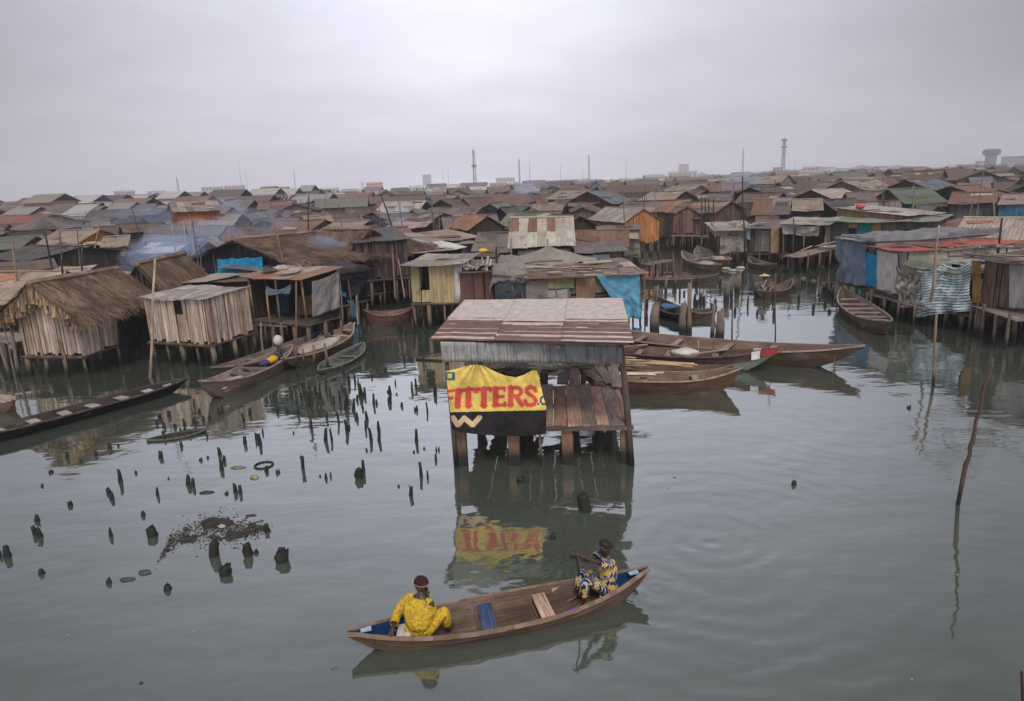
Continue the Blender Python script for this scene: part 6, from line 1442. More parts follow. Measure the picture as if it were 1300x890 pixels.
PL = [(127, 281, 122, 306, 55, 'slanting pole above the tan roofs behind the thatched hut'), (104, 309, 104, 331, 42, 'dark post with crossbar behind the thatched hut'), (56, 290, 64, 330, 42, 'thin leaning pole before the dark hip roof at far left'),
      (15, 304, 20, 344, 38, 'leaning pole at the far left over the brown roof'), (78, 329, 80, 350, 33, 'short dark post on the pale roof left of the thatched hut'), (217, 281, 223, 320, 48, 'leftmost of three bare poles below the orange house'),
      (233, 282, 237, 318, 48, 'middle one of three bare poles below the orange house'), (241, 283, 245, 313, 48, 'rightmost of three bare poles below the orange house'), (342.6, 268, 362, 339, 34, 'long pale bamboo pole leaning over the left thatched roof'),
      (392, 249, 391, 283, 60, 'dark utility post above the thatched roofs'), (483, 246, 499, 290, 52, 'crooked black pole leaning left over the grey roofs'), (458, 273, 465, 294, 50, 'thin pole at the right end of the long thatched roof'),
      (575, 262, 575, 288, 55, 'thin pole before the tan gable wall'), (630, 313, 630, 330, 30, 'thin dark post over the sagging cloth roof'), (649, 302, 649, 311, 34, 'stub post at the left of the pale corrugated roof'), (695, 303, 695, 309, 34, 'stub post before the middle of the pale corrugated roof'),
      (942.5, 224, 945, 322, 50, 'tall dark pole standing at the back inlet stall'), (891, 250, 891, 276, 58, 'first of four thin posts above the dark cabin'), (895.5, 251, 895.5, 275, 58, 'second of four thin posts above the dark cabin'), (900, 252, 900, 276, 58, 'third of four thin posts above the dark cabin'), (906, 250, 906, 276, 58, 'last of four thin posts above the dark cabin'),
      (1007.5, 277, 1007, 340, 49, 'thin dark pole before the white sacks of the back inlet store'), (1159.5, 236, 1159.5, 260, 62, 'thin post above the green and blue roof'), (1122, 245, 1122, 272, 58, 'black utility post behind the green roofed shack'),
      (1272, 277, 1268, 313, 34, 'dark post with a lamp head before the pale right roof'), (1192, 286, 1187.5, 329, 28, 'thick light wooden post behind the red sheet roof'), (1261, 250, 1262, 277, 55, 'pale pole before the blue wall at the right')]
for (a, b, c, d, e, l) in PL: pole(a, b, c, d, e, .035 + e * .0006, l, cross='crossbar' in l, col=(.04, .035, .033) if ('dark' in l or 'black' in l) else (.22, .17, .13))
def rpoles():
    for k in range(70):
        y = ru(34, 105); x = ru(-.74, .74) * y; q = proj(Vector((x, y, 1)))
        if q[1] > bnd(q[0]) - 3 or q[1] < 215: continue
        h = ru(3.6, 5.8); ob = MB(); lx = ru(-.5, .5); ob.tube([(0, 0, 0), (lx * .5 + ru(-.06, .06), 0, h * .5), (lx, ru(-.2, .2), h)], [.045, .04, .03], 5, vary(random.choice(((.2, .16, .13), (.07, .06, .05), (.13, .1, .08))), .2))
        o = ob.build('pole', 'wood'); o.location = (x, y, 0); o['category'] = 'pole'; o['group'] = 'poles among the roofs'; AUTO.append((o, 'leaning bare pole' if abs(lx) > .25 else 'thin upright pole', 'h'))
rpoles()
pole(197, 329, 190, 479, None, .055, 'tall bamboo pole standing in the water between the thatched hut and the board shed', (.28, .21, .16))
pole(1189, 398, 1184, 490, None, .05, 'straight brown pole in the water before the striped sheet', (.17, .11, .08), mat_='pile')
pole(1259.5, 455, 1217, 641, None, .04, 'long crooked stake leaning right, alone in open water at the right', (.10, .065, .05), mid_=(1226, 590), mat_='pile')
pole(13.5, 412, 24, 479, None, .075, 'thick leaning post at the left edge beside the thatched hut, right one', (.19, .15, .12), mat_='pile'); pole(-3, 430, 14, 482, None, .075, 'thick leaning post at the left edge beside the thatched hut, left one', (.17, .12, .09), mat_='pile'); pole(5, 416, 19, 476, None, .03, 'thin leaning stick between the two thick posts at the left edge', (.19, .15, .12))
pole(1297, 852, 1299, 900, None, .02, 'tip of a stake at the bottom right corner', (.05, .03, .03))
pole(338, 367, 347, 441, None, .05, 'bent corner pole left of the open front of the rust-orange roofed shack', (.24, .15, .09)); pole(375, 361, 382, 431, None, .05, 'corner pole right of the open front of the rust-orange roofed shack', (.27, .18, .11)); pole(331, 409, 333, 447, None, .045, 'short pale post between board shed and open shack', (.22, .16, .11)); pole(376, 357, 376, 470, None, .04, 'dark thin pole standing before the sack-laden boat', (.12, .08, .06), mat_='pile')
pole(930, 381, 929, 435, None, .035, 'thin pole planted behind the longest boat, left one', (.06, .045, .04), mat_='pile'); pole(984, 347, 984, 434, None, .03, 'thin pole planted behind the longest boat, right one', (.12, .07, .06), mat_='pile')
pole(887, 432, 886, 461, None, .02, 'slim light pole standing on the boats beside the white sack', (.36, .28, .21))
pole(384, 443, 387, 468, None, .05, 'mooring post before the sack-laden boat, leftmost', (.15, .11, .085), mat_='pile'); pole(398, 438, 399, 468, None, .055, 'mooring post before the sack-laden boat, middle one', (.15, .11, .085), mat_='pile'); pole(412, 436, 417, 470, None, .06, 'mooring post before the sack-laden boat, rightmost', (.16, .12, .095), mat_='pile')
# leaning boards at the channel end
for (xt, yt, xb, yb, w, l) in ((454, 324, 460, 345, .3, 'first pale upright board beside the dark tall shack, from the left'), (461, 321, 463, 345, .35, 'second pale upright board beside the dark tall shack, from the left'), (478, 334, 471, 379, .22, 'pale board leaning left in the channel end'), (499, 322, 502, 378, .28, 'tall reddish board standing at the channel end, left one of two'), (506, 328, 514, 377, .25, 'tall pale board standing at the channel end, right one of two'), (453, 375, 455, 412, .3, 'wide board post at the corner of the black-wrapped shack')):
    b = at(xb, yb + 12, 0); n = Vector((b.x, b.y, 0)).normalized(); tp = onplane(xt, yt, b, n); b2 = onplane(xb, yb, b, n); mb = MB(); mb.beam(b2 - b2, tp - b2, w, .04, vary((.30, .22, .18), .2)); o = mb.build('board', 'wood'); o.location = b2; tag(o, l, 'board')
# boards clamped across posts / walkways
def walk(a, b, z, w, label, n=3, name='walkway', ns=4, cat='walkway'):
    A, B = at(a[0], a[1], z), at(b[0], b[1], z); O, rot, L = frame(A, B); t = thing(name, label, cat, (O.x, O.y, 0), rot)
    for i in range(n):
        mb = MB(); y = -w / 2 + w * i / n; mb.box((-L / 2 + ru(-.15, .15), y, z - .03 + ru(0, .02)), (L, 0, 0), (0, w / n - .02, 0), (0, 0, .03), vary((.18, .145, .12), .25)); mb.build('plank', 'wood', t)
    for i in range(ns):
        for y in (-w / 2, w / 2):
            mb = MB(); x = -L / 2 + L * (i + .5) / ns; mb.tube([(x + ru(-.1, .1), y, -.6), (x, y, z - .02 + ru(0, .3))], .055, 6, vary((.12, .09, .07), .3)); mb.build('stilt', 'pile', t)
walk((1246, 386), (1312, 408), 1.05, 1.0, 'sloping plank walkway at the right edge below the brown board shack', 5)
walk((1006, 326), (1062, 312), 1.15, 1.2, 'platform stacked with long timber between the store and the tarpaulin shack', 6)
walk((853, 299), (900, 300), 1.15, .9, 'low plank walkway before the dark cabin of the back inlet')
walk((818, 336), (852, 330), 1.1, .8, 'narrow rickety walkway left of the back inlet boats', 3)
walk((-10, 424), (32, 432), 1.0, 1.2, 'plank platform at the left edge holding coloured clothes', 4)
walk((333, 409), (374, 411), .95, 1.1, 'low plank platform before the open rust-orange roofed shack', 4)
walk((1105, 372), (1180, 392), .75, .5, 'thin pole walkway under the mat wall on the right waterfront', 2)
# small goods
def heap(mb, rx, ry, h, col, sd):
    def fn(u, v):
        th = u * 2 * math.pi; r = v; k = 1 + .5 * noise.noise(Vector((math.cos(th) * 1.5, math.sin(th) * 1.5, sd * 2.3)))
        x, y = rx * r * k * math.cos(th), ry * r * k * math.sin(th)
        return (x, y, h * (1 - r ** 1.6) * (.7 + .9 * noise.noise(Vector((x * 5 / max(rx, .1) * .4, y * 5 / max(ry, .1) * .4, sd)))) + .25 * h * noise.noise(Vector((x * 16, y * 16, sd))))
    mb.grid(fn, 22, 8, col)
def item(px, py, z, rx, ry, rz_, col, name, label, cat, dist=None, sd=1, amp=.2, material='plain'):
    p = at(px, py, z) if dist is None else atd(px, py, dist); mb = MB()
    if material == 'cloth': heap(mb, rx, ry, rz_ * 1.5, col, sd)
    elif name == 'basin': mb.tube([(0, 0, -rz_ * .5), (0, 0, -rz_ * .45), (0, 0, rz_ * .6)], [rx * .3, rx * .65, rx], 14, col)
    else: blob(mb, (0, 0, 0), rx, ry, rz_, col, sd, amp); o = mb.build(name, material); o.location = p; tag(o, label, cat)
item(336, 389, 1.6, .13, .13, .1, (.55, .22, .03), 'basin', 'orange basin in the open front of the rust-orange roofed shack', 'basin', 26.2)
item(613, 318, 3, .2, .14, .09, (.62, .36, .03), 'jerrycan', 'yellow plastic can on the sheet roof above the yellow-walled shack', 'jerrycan', 29.5)
item(1027, 274, 3, .5, .35, .2, (.62, .30, .03), 'basin', 'orange-yellow tarpaulin heap on the roofs above the back inlet store', 'heap', 50, material='cloth')
item(1092, 262, 3, .3, .3, .2, (.4, .1, .1), 'bundle', 'small red bundle on the roof behind the green roofed shack', 'bundle', 54)
item(746, 341, 3, .3, .2, .1, (.55, .52, .5), 'bundle', 'white cloth lying on the long rusty roof', 'cloth', 29, material='cloth')
item(847, 308, 1.2, .35, .3, .5, (.05, .04, .30), 'garment', 'deep blue garment hung below the orange plank house', 'garment', 55, material='cloth')
item(1246, 323, R4.ze + .1, .3, .25, .13, (.30, .60, .05), 'garment', 'lime green garment lying on the right waterfront roof', 'garment', None, material='cloth')
item(1258, 322, R4.ze + .15, .24, .2, .12, (.60, .06, .16), 'garment', 'bright pink garment beside the lime green one, left of the other pink', 'garment', None, 2, material='cloth')
item(1270, 323, R4.ze + .12, .22, .2, .1, (.60, .06, .12), 'garment', 'bright pink garment rightmost of the coloured washing on the right roof', 'garment', None, 3, material='cloth')
item(1210, 311, R3.ze + .5, .32, .22, .12, (.50, .58, .55), 'basin', 'whitish round basin on the poles behind the striped sheet', 'basin', None)
item(1188, 305, R2.ze + .4, .5, .3, .12, (.42, .32, .12), 'bundle', 'yellowish bundle on the roof behind the red sheet roof', 'bundle', None, material='cloth')
item(1176, 303, R2.ze + .4, .16, .16, .28, (.45, .24, .26), 'bundle', 'pink bundle upright on the roof behind the red sheet roof', 'bundle', None, material='cloth')
item(937, 262, 2.9, 1.1, .6, .3, (.52, .50, .42), 'tarpaulin', 'cream sheet spread on a roof above the back inlet stall', 'tarp', 56, material='cloth')
item(3, 434, 1.05, .25, .2, .12, (.07, .03, .14), 'garment', 'purple garment on the platform at the left edge', 'garment', 26, material='cloth')
item(30, 414, 1.3, .07, .07, .16, (.5, .28, .28), 'garment', 'pink garment hanging at the left corner of the thatched hut', 'garment', 25.3, material='cloth')
item(1002, 303, 1.5, .6, .35, .28, (.45, .33, .14), 'sack', 'ochre sack under the white plastic of the back inlet store', 'sack', 50, material='cloth')
for k in range(9):
    item(997 + k * 5, 309 + (k % 3) * 5, 1.3, .38, .3, .26, vary((.38, .36, .34), .2), 'sack', f'white sack in the back inlet store pile, {["leftmost","second from left","third from left","fourth from left","middle one","fourth from right","third from right","second from right","rightmost"][k]}', 'sack', 50, k, .3, 'cloth')
for k in range(8):
    sx_, sy_ = ((880, 325), (893, 327), (905, 333), (899, 330), (912, 338), (921, 341), (930, 343), (940, 340))[k]
    item(sx_, sy_, .05, .3, .3, .1, vary((.3, .28, .25), .4), 'floating_scrap', f'pale scrap floating in the back inlet, {["first","second","third","fourth","fifth","sixth","seventh","eighth"][k]} from the left', 'scrap', None, k, .5)
item(1240, 309, 2.7, 1.9, .8, .35, (.07, .12, .19), 'tarpaulin', 'blue-grey tarpaulin bunched below the large pale roof at right', 'tarp', None, 21, material='cloth')
item(1166, 297, 3.0, 1.5, .8, .3, (.12, .115, .11), 'tarpaulin', 'dark heap of sheets on the roof right of the green roofed shack', 'tarp', None, 22, material='cloth')
item(935, 285, 2.9, 1.2, .7, .3, (.30, .27, .23), 'tarpaulin', 'pale heap of sheets over the back inlet stall', 'tarp', None, 23, material='cloth')
item(1022, 281, 3.0, 1.3, .6, .35, (.42, .40, .38), 'tarpaulin', 'white plastic heaped on the roof of the back inlet store', 'tarp', None, 24, material='cloth')
for k in range(26):
    h = random.choice((H3, H6, H6d, R1, R2, R3, R4, H13, H13b, H13c, H2, H11, H10)); x, y_ = ru(-h.w * .4, h.w * .4), ru(.2, h.d * .6)
    if h in (H10, H11, H2) or (h is R1 and y_ < 2): continue
    p = h.O + h.ax * x + h.ay * y_; p.z = h.rz(x, y_) + .08; mb = MB(); s = ru(.12, .3); heap(mb, s * ru(1, 1.8), s, ru(.06, .16), vary(random.choice(((.35, .33, .31), (.06, .05, .045), (.05, .10, .16), (.22, .17, .12), (.12, .06, .05), (.28, .25, .2))), .25), k)
    o = mb.build('bundle', 'cloth'); o.location = p; o['category'] = 'bundle'; o['group'] = 'odds and ends on the roofs'; AUTO.append((o, 'small heap of junk on a roof', 'at the right waterfront' if h in (R1, R2, R3, R4) else 'at the back inlet' if h in (H13, H13b, H13c) else 'at the left and centre waterfront'))
# loose poles over the roofs
def stick(px, py, qx, qy, d0, d1, r, label, group, col=(.20, .155, .125)):
    a, b = atd(px, py, d0), atd(qx, qy, d1); mb = MB(); mb.tube([a - a, (b - a) / 2 + Vector((0, 0, ru(-.04, .04))), b - a], r, 5, vary(col, .3)); o = mb.build('loose_pole', 'wood'); o.location = a; tag(o, label, 'pole', group)
for k in range(26):
    x = ru(1178, 1290); y_ = 300 + (x - 1178) * .1 + ru(2, 24); d_ = ru(25.5, 31) ; stick(x, y_, x + ru(15, 60), y_ + ru(-6, 6), d_, d_ + ru(-1, 1), ru(.02, .045), 'loose pole lying over the roofs behind the striped sheet', 'loose poles over the right waterfront roofs')
for k in range(12):
    x = ru(665, 740); y_ = ru(333, 350); stick(x, y_, x + ru(30, 75), y_ + ru(-4, 3), 28.6, 28.4, ru(.02, .04), 'loose pole lying on the long rusty roof', 'loose poles on the long rusty roof')
for k in range(16):
    x = ru(590, 622); y_ = ru(336, 345); stick(x, y_, x + ru(-10, 14), y_ + ru(-12, 2), 28.2, 28.4, ru(.03, .06), 'scrap of wood on the rust-red boxy shack', 'wood scraps on the rust-red shack roof', (.30, .25, .21))
for k in range(14):
    x = ru(1008, 1050); y_ = 324 - (x - 1008) * .25 + ru(-5, 2); stick(x, y_, x + ru(10, 28), y_ - ru(1, 8), 49, 49.5, ru(.03, .06), 'long timber on the platform right of the back inlet store', 'timber stacked at the back inlet', (.28, .23, .19))
for k in range(10):
    x = ru(915, 965); y_ = ru(282, 290); stick(x, y_, x + ru(8, 30), y_ + ru(-5, 5), 50, 50.5, ru(.03, .05), 'stick lying on the canopy of the back inlet stall', 'sticks on the stall canopy', (.30, .26, .22))
# ------------------------------------------------------------------ stumps and stakes in the water
STUMPS = []
def stump(px, ytop, ybase, wpx, fat=False):
    wpx *= 1.1 if fat else 1.15; ytop -= 1.2
    b = at(px, ybase, 0); zt = max(.03, zfor(b.x, b.y, ytop)); f = proj(b)[2]; r = max(.02, wpx / FP * f / 2)
    mb = MB(); lx, ly = ru(-.12, .12) * zt, ru(-.08, .08) * zt; n = 8 if fat else 6; c = vary((.026, .021, .018), .3)
    if fat:
        base = [(0, 0, -.5), (0, 0, 0), (lx * .5 - .1 * r, ly * .5, zt * .5), (lx, ly, zt * .85), (lx - .15 * r, ly, zt)]; mb.tube(base, [r * 1.1, r * 1.05, r * .95, r * .85, r * .7], n, c)
        for q in range(2): mb.tube([(ru(-r, r) * .6, ru(-r, r) * .6, 0), (ru(-r, r), ru(-r, r) * .5, zt * ru(.5, 1.1))], [r * .45, r * .1], 5, c)
    else: mb.tube([(0, 0, -.5), (0, 0, 0), (lx * .5, ly * .5, zt * .55), (lx, ly, zt)], [r * 1.0, r, r * .97, r * .86], n, c)
    for i, v in enumerate(mb.v):
        if v[2] > -.1: mb.v[i] = (v[0] + noise.noise(Vector(v) * 14) * r * .35, v[1] + noise.noise(Vector(v) * 14 + Vector((5, 0, 0))) * r * .35, v[2] + noise.noise(Vector((v[0] * 30, v[1] * 30, px))) * (.9 if fat else 2.2) * r * (1 if v[2] > zt * .7 else 0))
    o = mb.build('stump' if fat or zt < .25 else 'stake', 'pile'); o.location = (b.x, b.y, 0); STUMPS.append((o, px, ybase, zt, fat, r)); o['category'] = 'stump' if fat or zt < .25 else 'stake'
E = [(256, 345, 430, 8), (288, 340, 450, 14), (316, 385, 465, 12), (332, 365, 400, 9), (345, 322, 400, 12), (357, 316, 402, 9), (407, 358, 430, 9), (480, 370, 415, 16, 1), (505, 298, 322, 6), (511, 355, 362, 7), (580, 305, 365, 8), (598, 292, 345, 9), (685, 325, 385, 14), (594, 418, 440, 8), (603, 415, 440, 8), (650, 400, 462, 7), (195, 443, 490, 8),
     (250, 438, 520, 8), (288, 480, 560, 14), (377, 438, 500, 12), (371, 480, 540, 8), (396, 515, 605, 12), (431, 518, 600, 12), (190, 515, 605, 14), (218, 518, 598, 9), (600, 520, 606, 12), (588, 618, 624, 8), (635, 600, 608, 8), (690, 602, 620, 5), (701, 602, 618, 5), (688, 630, 675, 9), (622, 670, 768, 12), (651, 710, 752, 8), (575, 776, 842, 14), (361, 666, 740, 13), (342, 698, 762, 34, 1),
     (88, 645, 732, 10), (192, 722, 750, 11), (213, 716, 740, 5), (165, 726, 732, 6), (400, 265, 290, 8), (375, 608, 616, 8), (335, 445, 488, 8), (165, 312, 430, 8), (193, 292, 375, 8), (212, 330, 395, 8), (145, 322, 390, 9), (112, 350, 430, 11), (126, 470, 545, 10), (296, 268, 340, 11), (84, 360, 400, 8), (60, 380, 420, 8), (470, 345, 352, 6), (45, 532, 538, 6), (520, 772, 778, 8), (404, 150, 240, 7), (424, 140, 190, 5), (462, 110, 160, 7), (520, 25, 110, 12), (532, 30, 120, 10), (553, 60, 130, 8), (545, 180, 230, 7), (412, 200, 250, 5), (577, 195, 212, 16)]
for e in E: stump(360 + e[0] / 3.558, 400 + e[1] / 3.558, 400 + (e[1] * .42 + e[2] * .58) / 3.558, e[3] / 3.558, len(e) > 4)
D = [(252, 165, 192, 11), (305, 190, 198, 10), (360, 160, 180, 9), (412, 132, 156, 14), (603, 160, 195, 14), (681, 125, 146, 10), (753, 186, 194, 11), (825, 148, 182, 12), (841, 178, 205, 11), (832, 200, 242, 13), (452, 228, 298, 14), (410, 300, 325, 16), (420, 315, 350, 14), (591, 298, 335, 10), (706, 255, 300, 14), (724, 262, 305, 12), (884, 283, 326, 13), (902, 290, 328, 12), (850, 312, 320, 12), (264, 347, 368, 16), (140, 403, 428, 16), (132, 442, 482, 14), (152, 450, 496, 16), (28, 515, 575, 22, 1), (2, 535, 565, 8), (417, 452, 492, 12), (538, 390, 402, 14), (574, 447, 490, 34, 1), (157, 603, 625, 18, 1), (409, 638, 660, 16, 1), (630, 660, 686, 24, 1),
     (803, 500, 580, 34, 1), (933, 505, 572, 30, 1), (962, 528, 545, 14, 1), (1060, 530, 590, 46, 1), (848, 592, 632, 44, 1), (1003, 435, 470, 18, 1), (1137, 182, 250, 10), (1000, 217, 242, 13), (1043, 232, 240, 14), (780, 178, 184, 7), (919, 105, 142, 11), (966, 92, 130, 14), (977, 98, 155, 11), (986, 75, 100, 6), (915, 20, 60, 8), (938, 0, 35, 10), (787, 25, 45, 9), (730, 35, 64, 11), (694, 48, 65, 8), (657, 55, 76, 11), (590, 45, 62, 9), (612, 45, 62, 7), (158, 285, 291, 8), (192, 232, 240, 14), (510, 234, 241, 8), (632, 257, 262, 6), (444, 134, 140, 7), (418, 15, 40, 9), (635, 10, 35, 12), (828, 0, 26, 22), (748, 0, 20, 9), (1042, 0, 24, 8), (1075, 0, 18, 7)]
for e in D: stump(e[0] / 2.955, 520 + e[1] / 2.955, 520 + (e[1] + (e[2] - e[1]) * .6) / 2.955, e[3] / 2.955, len(e) > 4)
for k in range(26): x, y_ = ru(372, 556), ru(455, 545); stump(x, y_ - ru(3, 13), y_, ru(1.6, 3.2))
for k in range(12): x, y_ = ru(200, 330), ru(515, 560); stump(x, y_ - ru(2, 7), y_, ru(2, 3.5))
for k in range(30): x, y_ = ru(826, 1056), ru(352, 402); stump(x, y_ - ru(3, 12), y_, ru(2, 4))
for (x, yt, yb, w, f) in ((743, 629, 648, 15, 1), (702, 679, 684, 6, 0), (728, 705, 708, 5, 0), (1008, 612, 615, 6, 0), (940, 466, 471, 8, 0), (1023, 460, 466, 10, 0), (661, 607, 612, 9, 0), (820, 383, 397, 4, 0), (1154, 516, 518, 5, 0)): stump(x, yt, yb, w, bool(f))
for (o, px, yb, zt, fat, r) in STUMPS:
    if px > 815 and yb < 410: zone = 'in the channel right of the blue tarpaulin'
    elif yb < 520: zone = 'in the stake field below the left channel' if px > 400 else 'before the moored boats at left'
    elif px > 560: zone = 'near the central shack'
    elif px > 350: zone = 'in open water left of the central shack'
    elif yb < 600: zone = 'beyond the mud patch at left'
    elif yb < 665: zone = 'left of the mud patch'
    else: zone = 'around and below the mud patch'
    desc = ('fat rotten black stump' if fat else 'tall thin black stake' if zt > .6 else 'thin black stake' if zt > .25 else 'tiny black stub')
    AUTO.append((o, desc, zone)); o['group'] = 'rotten stumps and stakes in the water'
# thick piles at the right channel
for (x, yt, yb, w, lab) in ((831, 386, 421, 12, 'squat thick pile just right of the blue tarpaulin'), (867, 384, 424, 9, 'thick light-sided pile, left of the close pair'), (875, 357, 424, 6, 'taller thick pile, right of the close pair'), (913, 394, 430, 11, 'stout hollow pile behind the boats'), (904, 384, 430, 5, 'slim pile beside the stout hollow one'), (834, 363, 388, 6, 'slender pile behind the squat one'), (922, 360, 382, 7, 'pile left of the straw-hatted person, pale topped'), (936, 352, 372, 6, 'dark pile farther left of the straw-hatted person'), (961, 358, 374, 6, 'short pile directly left of the straw-hatted person'),
                        (889, 371, 383, 5, 'dark stub behind the small dark canoe'), (908, 379, 386, 3, 'thin stub right of the small dark canoe'), (1020, 352, 362, 7, 'round dark pile right of the straw-hatted person, first'), (1031, 355, 365, 7, 'round dark pile right of the straw-hatted person, second'), (1046, 358, 371, 6, 'round dark pile right of the straw-hatted person, third'), (1056, 364, 377, 5, 'round dark pile right of the straw-hatted person, fourth'), (845, 350, 372, 3, 'thin stake left of the long low pirogue'), (857, 349, 366, 4, 'stake touching the long low pirogue')):
    b = at(x, yb, 0); f = proj(b)[2]; zt = zfor(b.x, b.y, yt); r = w / FP * f / 2; mb = MB(); n = 10; pr = [(0, 0, -.6), (0, 0, 0), (ru(-.05, .05), 0, zt * .5), (ru(-.08, .08), 0, zt * .97)]; mb.tube(pr, [r * 1.05, r, r * .95, r * .8], n, vary((.15, .115, .09), .25))
    mb.tube([(r * .3, 0, zt * .6), (r * .5, 0, zt * 1.06)], [r * .5, r * .25], 6, vary((.16, .12, .09), .2))
    for i, v in enumerate(mb.v): mb.v[i] = (v[0] + noise.noise(Vector(v) * 5) * r * .3, v[1] + noise.noise(Vector(v) * 5 + Vector((4, 0, 0))) * r * .3, v[2])
    o = mb.build('pile', 'pile'); o.location = (b.x, b.y, 0); tag(o, lab, 'pile', 'thick piles in the right channel')
# mud patch and rubbish
mbm = MB(); Z2 = 2.955
MC = [(600, 560), (640, 495), (700, 468), (800, 447), (900, 452), (1005, 446)]
def mcy(x):
    for (p, q), (r, t_) in zip(MC, MC[1:]):
        if x <= r: return q + (t_ - q) * (x - p) / (r - p)
    return MC[-1][1]
for k in range(1900):
    u = rnd(); zx = 605 + 400 * u + random.gauss(0, 10); zy = mcy(zx) + random.gauss(0, 8 + 22 * math.sin(math.pi * min(1, max(0, u))))
    c = at(zx / Z2, 520 + zy / Z2, 0); s = ru(.006, .032) if rnd() < .95 else ru(.04, .08); h_1 = ru(.002, .014)
    a = ru(0, 6.28); dx, dy = math.cos(a) * s, math.sin(a) * s * ru(.15, .6); col = vary(random.choice(((.02, .016, .012), (.03, .024, .018), (.014, .012, .010), (.055, .042, .03), (.09, .075, .06))), .3)
    mbm.hexa([c + Vector((-dx, -dy, -.02)), c + Vector((dy, -dx, -.02)), c + Vector((dx, dy, -.02)), c + Vector((-dy, dx, -.02)), c + Vector((-dx * .7, -dy * .7, h_1)), c + Vector((dy * .7, -dx * .7, h_1 * ru(.4, 1.2))), c + Vector((dx * .7, dy * .7, h_1)), c + Vector((-dy * .7, dx * .7, h_1 * ru(.4, 1.2)))], col)
def mfn(u, v):
    zx = 590 + 430 * u; zy = mcy(zx) + (v - .5) * 120; e = math.sin(math.pi * u) ** .7 * math.sin(math.pi * v) ** 1.2
    p_ = at(zx / Z2, 520 + zy / Z2, 0); k = noise.fractal(p_ * 2.2, 1.0, 2.1, 5); p_.z = -.034 + .055 * e + .05 * k * (.3 + e); p_.z = max(-.05, min(.07, p_.z)); return p_
mbm.grid(mfn, 170, 60, (.022, .018, .014), smooth=False)
o = mbm.build('mud_patch', 'slime'); tag(o, 'patch of black mud and sodden rubbish breaking the surface at the lower left', 'mud', kind='stuff')
def flo(zx, zy, rx, ry, rz_, col, nm, lab, cat, sc=Z2, ox=0, oy=520, amp=.4):
    p = at(ox + zx / sc, oy + zy / sc, .01); mb = MB(); blob(mb, (0, 0, 0), rx, ry, rz_, col, zx, amp); o = mb.build(nm, 'slime'); o.location = p; tag(o, lab, cat)
flo(543, 610, .11, .06, .035, (.06, .05, .045), 'floating_scrap', 'brown clod floating below the mud patch', 'clod'); flo(893, 217, .17, .05, .03, (.14, .115, .09), 'floating_scrap', 'long tan scrap floating right of the plank shed reflection', 'scrap'); flo(775, 310, .16, .06, .02, (.03, .03, .028), 'floating_scrap', 'flat black scrap floating beyond the mud patch', 'scrap')
flo(956, 254, .09, .06, .05, (.20, .17, .08), 'floating_scrap', 'yellowish round scrap floating near the ring of stakes', 'scrap'); flo(478, 636, .12, .06, .012, (.05, .05, .05), 'floating_scrap', 'thin scum clot floating at the lower left of the mud patch', 'scum'); flo(942, 396, .1, .03, .015, (.03, .025, .02), 'floating_scrap', 'small black sliver above the right end of the mud patch', 'scrap'); flo(832, 440, .08, .04, .05, (.3, .26, .2), 'floating_scrap', 'pale chip on top of the mud patch', 'scrap')
for k in range(14):
    while True:
        px_, py_ = ru(10, 1290), ru(500, 880)
        if py_ > bnd(px_) + 60 and not (430 < px_ < 840 and py_ > 690) and not (560 < px_ < 810 and py_ < 620): break
    p = at(px_, py_, .004); mb = MB(); s = ru(.008, .024); blob(mb, (0, 0, 0), s * ru(1, 2.5), s, .008, vary(random.choice(((.03, .025, .02), (.3, .28, .24), (.06, .05, .04), (.12, .10, .07))), .3), k, .6, 10, 5)
    o = mb.build('floating_scrap', 'slime'); o.location = p; o['category'] = 'scrap'; o['group'] = 'small scraps floating on the water'; AUTO.append((o, 'tiny floating scrap', 'on the left water' if px_ < 430 else 'on the right water' if px_ > 810 else 'in the middle water'))
# half-sunk tyre
p = at(990 / Z2, 520 + 210 / Z2, .0); mb = MB(); N_ = 28; R_ = .2
mb.tube([(R_ * math.cos(i / N_ * 6.2832), R_ * math.sin(i / N_ * 6.2832), .015) for i in range(N_ + 1)], [.014 + .012 * (i % 2) for i in range(N_ + 1)], 6, (.015, .015, .016), cap=False); o = mb.build('tyre', 'slime'); o.location = p; tag(o, 'notched black tyre half sunk beyond the mud patch', 'tyre')
# floating line at the central shack's left
a = at(528, 456, .03); b = at(561, 458, .03); mb = MB(); mb.tube([a - a, b - a], .04, 6, (.03, .028, .025)); o = mb.build('floating_log', 'pile'); o.location = a; tag(o, 'thin dark log floating left of the central shack', 'log')
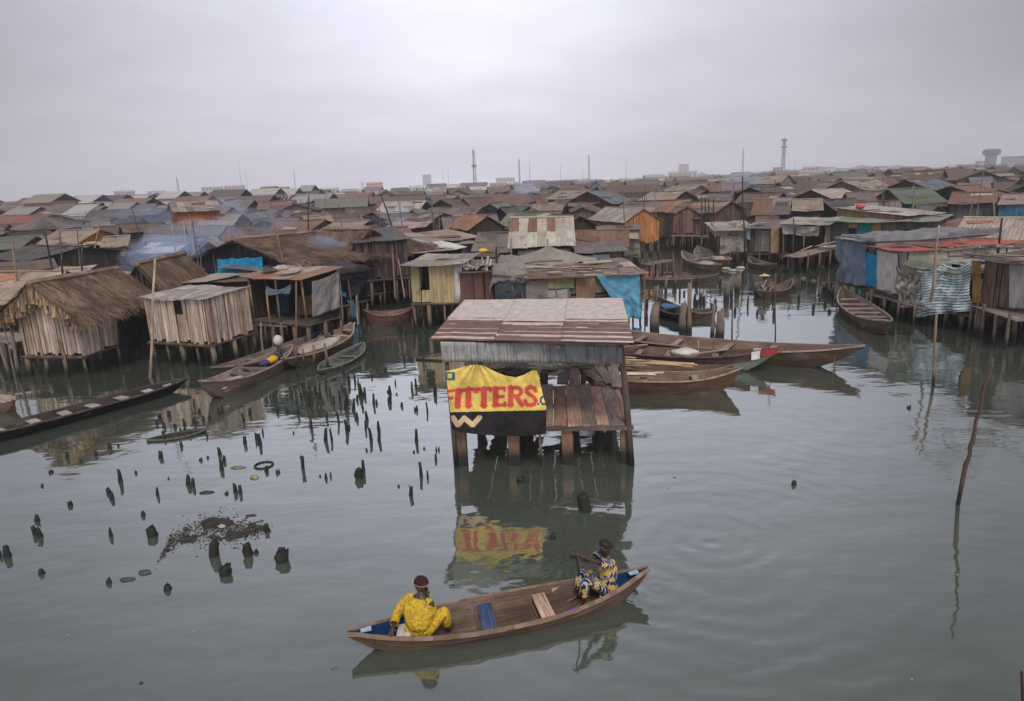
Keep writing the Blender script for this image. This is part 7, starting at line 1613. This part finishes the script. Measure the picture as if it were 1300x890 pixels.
# smoke
smoke(168, 338, 2.6, 1.7, 1.2, .7, .24, 'bluish cooking smoke drifting over the thatched hut'); smoke(180, 322, 3.0, 2.4, 1.6, .8, .11, 'bluish smoke over the blue-walled house left of the black gable'); smoke(383, 332, 2.6, .9, .7, .55, .32, 'smoke seeping from under the left end of the long thatched roof', 3)
smoke(120, 288, 3.2, 4.5, 3, 1.0, .05, 'faint smoke over the roofs at far left'); smoke(262, 300, 3.0, 3.0, 2.0, .9, .06, 'faint smoke drifting past the three bare poles')
smoke(224, 283, 3.0, 3.4, 2.2, 1.2, .09, 'thin smoke below the orange two-storey house'); smoke(646, 252, 3.6, 2.6, 1.8, 1.2, .16, 'small blue smoke plume in the middle rows right of the tallest mast', 4); smoke(920, 240, 4.2, 2.6, 2, 1.1, .10, 'thin smoke left of the blue-walled house on the right', 4); smoke(478, 290, 3.2, 1.1, 1, .8, .10, 'thin smoke above the tall dark shack', 3)
# ------------------------------------------------------------------ labels for the copied kinds
ORD = ['leftmost', 'second from left', 'third from left', 'fourth from left', 'fifth from left', 'sixth from left', 'seventh from left', 'eighth from left', 'ninth from left', 'tenth from left', 'eleventh from left', 'twelfth from left', 'thirteenth from left', 'fourteenth from left', 'fifteenth from left', 'sixteenth from left', 'seventeenth from left', 'eighteenth from left', 'nineteenth from left', 'twentieth from left']
def ordn(i, n):
    if i < 20 and (i <= n // 2 or n < 12): return ORD[i]
    j = n - 1 - i; return 'rightmost' if j == 0 else ORD[min(j, 19)].replace('left', 'right')
def hzone(o):
    q = proj(o.location + Vector((0, 0, 3))); d = o.location.length; x = q[0]
    Z = [(110, 'at the far left'), (200, 'left of the orange house'), (300, 'around the orange house'), (460, 'behind the thatched roofs'), (590, 'left of the tallest mast'), (690, 'under the tallest mast'), (790, 'right of the twin masts'), (930, 'behind the orange plank house'), (1060, 'under the red-grey mast'), (1190, 'behind the green roofed shack'), (9999, 'under the water tower')]
    c = next(n for a, n in Z if x < a)
    r = 'near rows' if d < 60 else 'middle rows' if d < 95 else 'upper rows' if d < 140 else 'topmost rows'
    return f'in the {r} {c}'
bins = {}
for o, desc, zone in AUTO:
    if zone == 'h': zone = hzone(o)
    bins.setdefault((desc, zone), []).append(o)
for (desc, zone), L in bins.items():
    L.sort(key=lambda o: proj(o.location + Vector((0, 0, .5)))[0])
    for i, o in enumerate(L):
        o['label'] = f'{desc} {zone}' + (f', {ordn(i, len(L))}' if len(L) > 1 else '')
        if 'category' not in o: o['category'] = 'house'
for o in bpy.data.objects:
    for k in ('roofdesc', 'walldesc', 'kinddesc', 'fixed', 'len'):
        if k in o: del o[k]
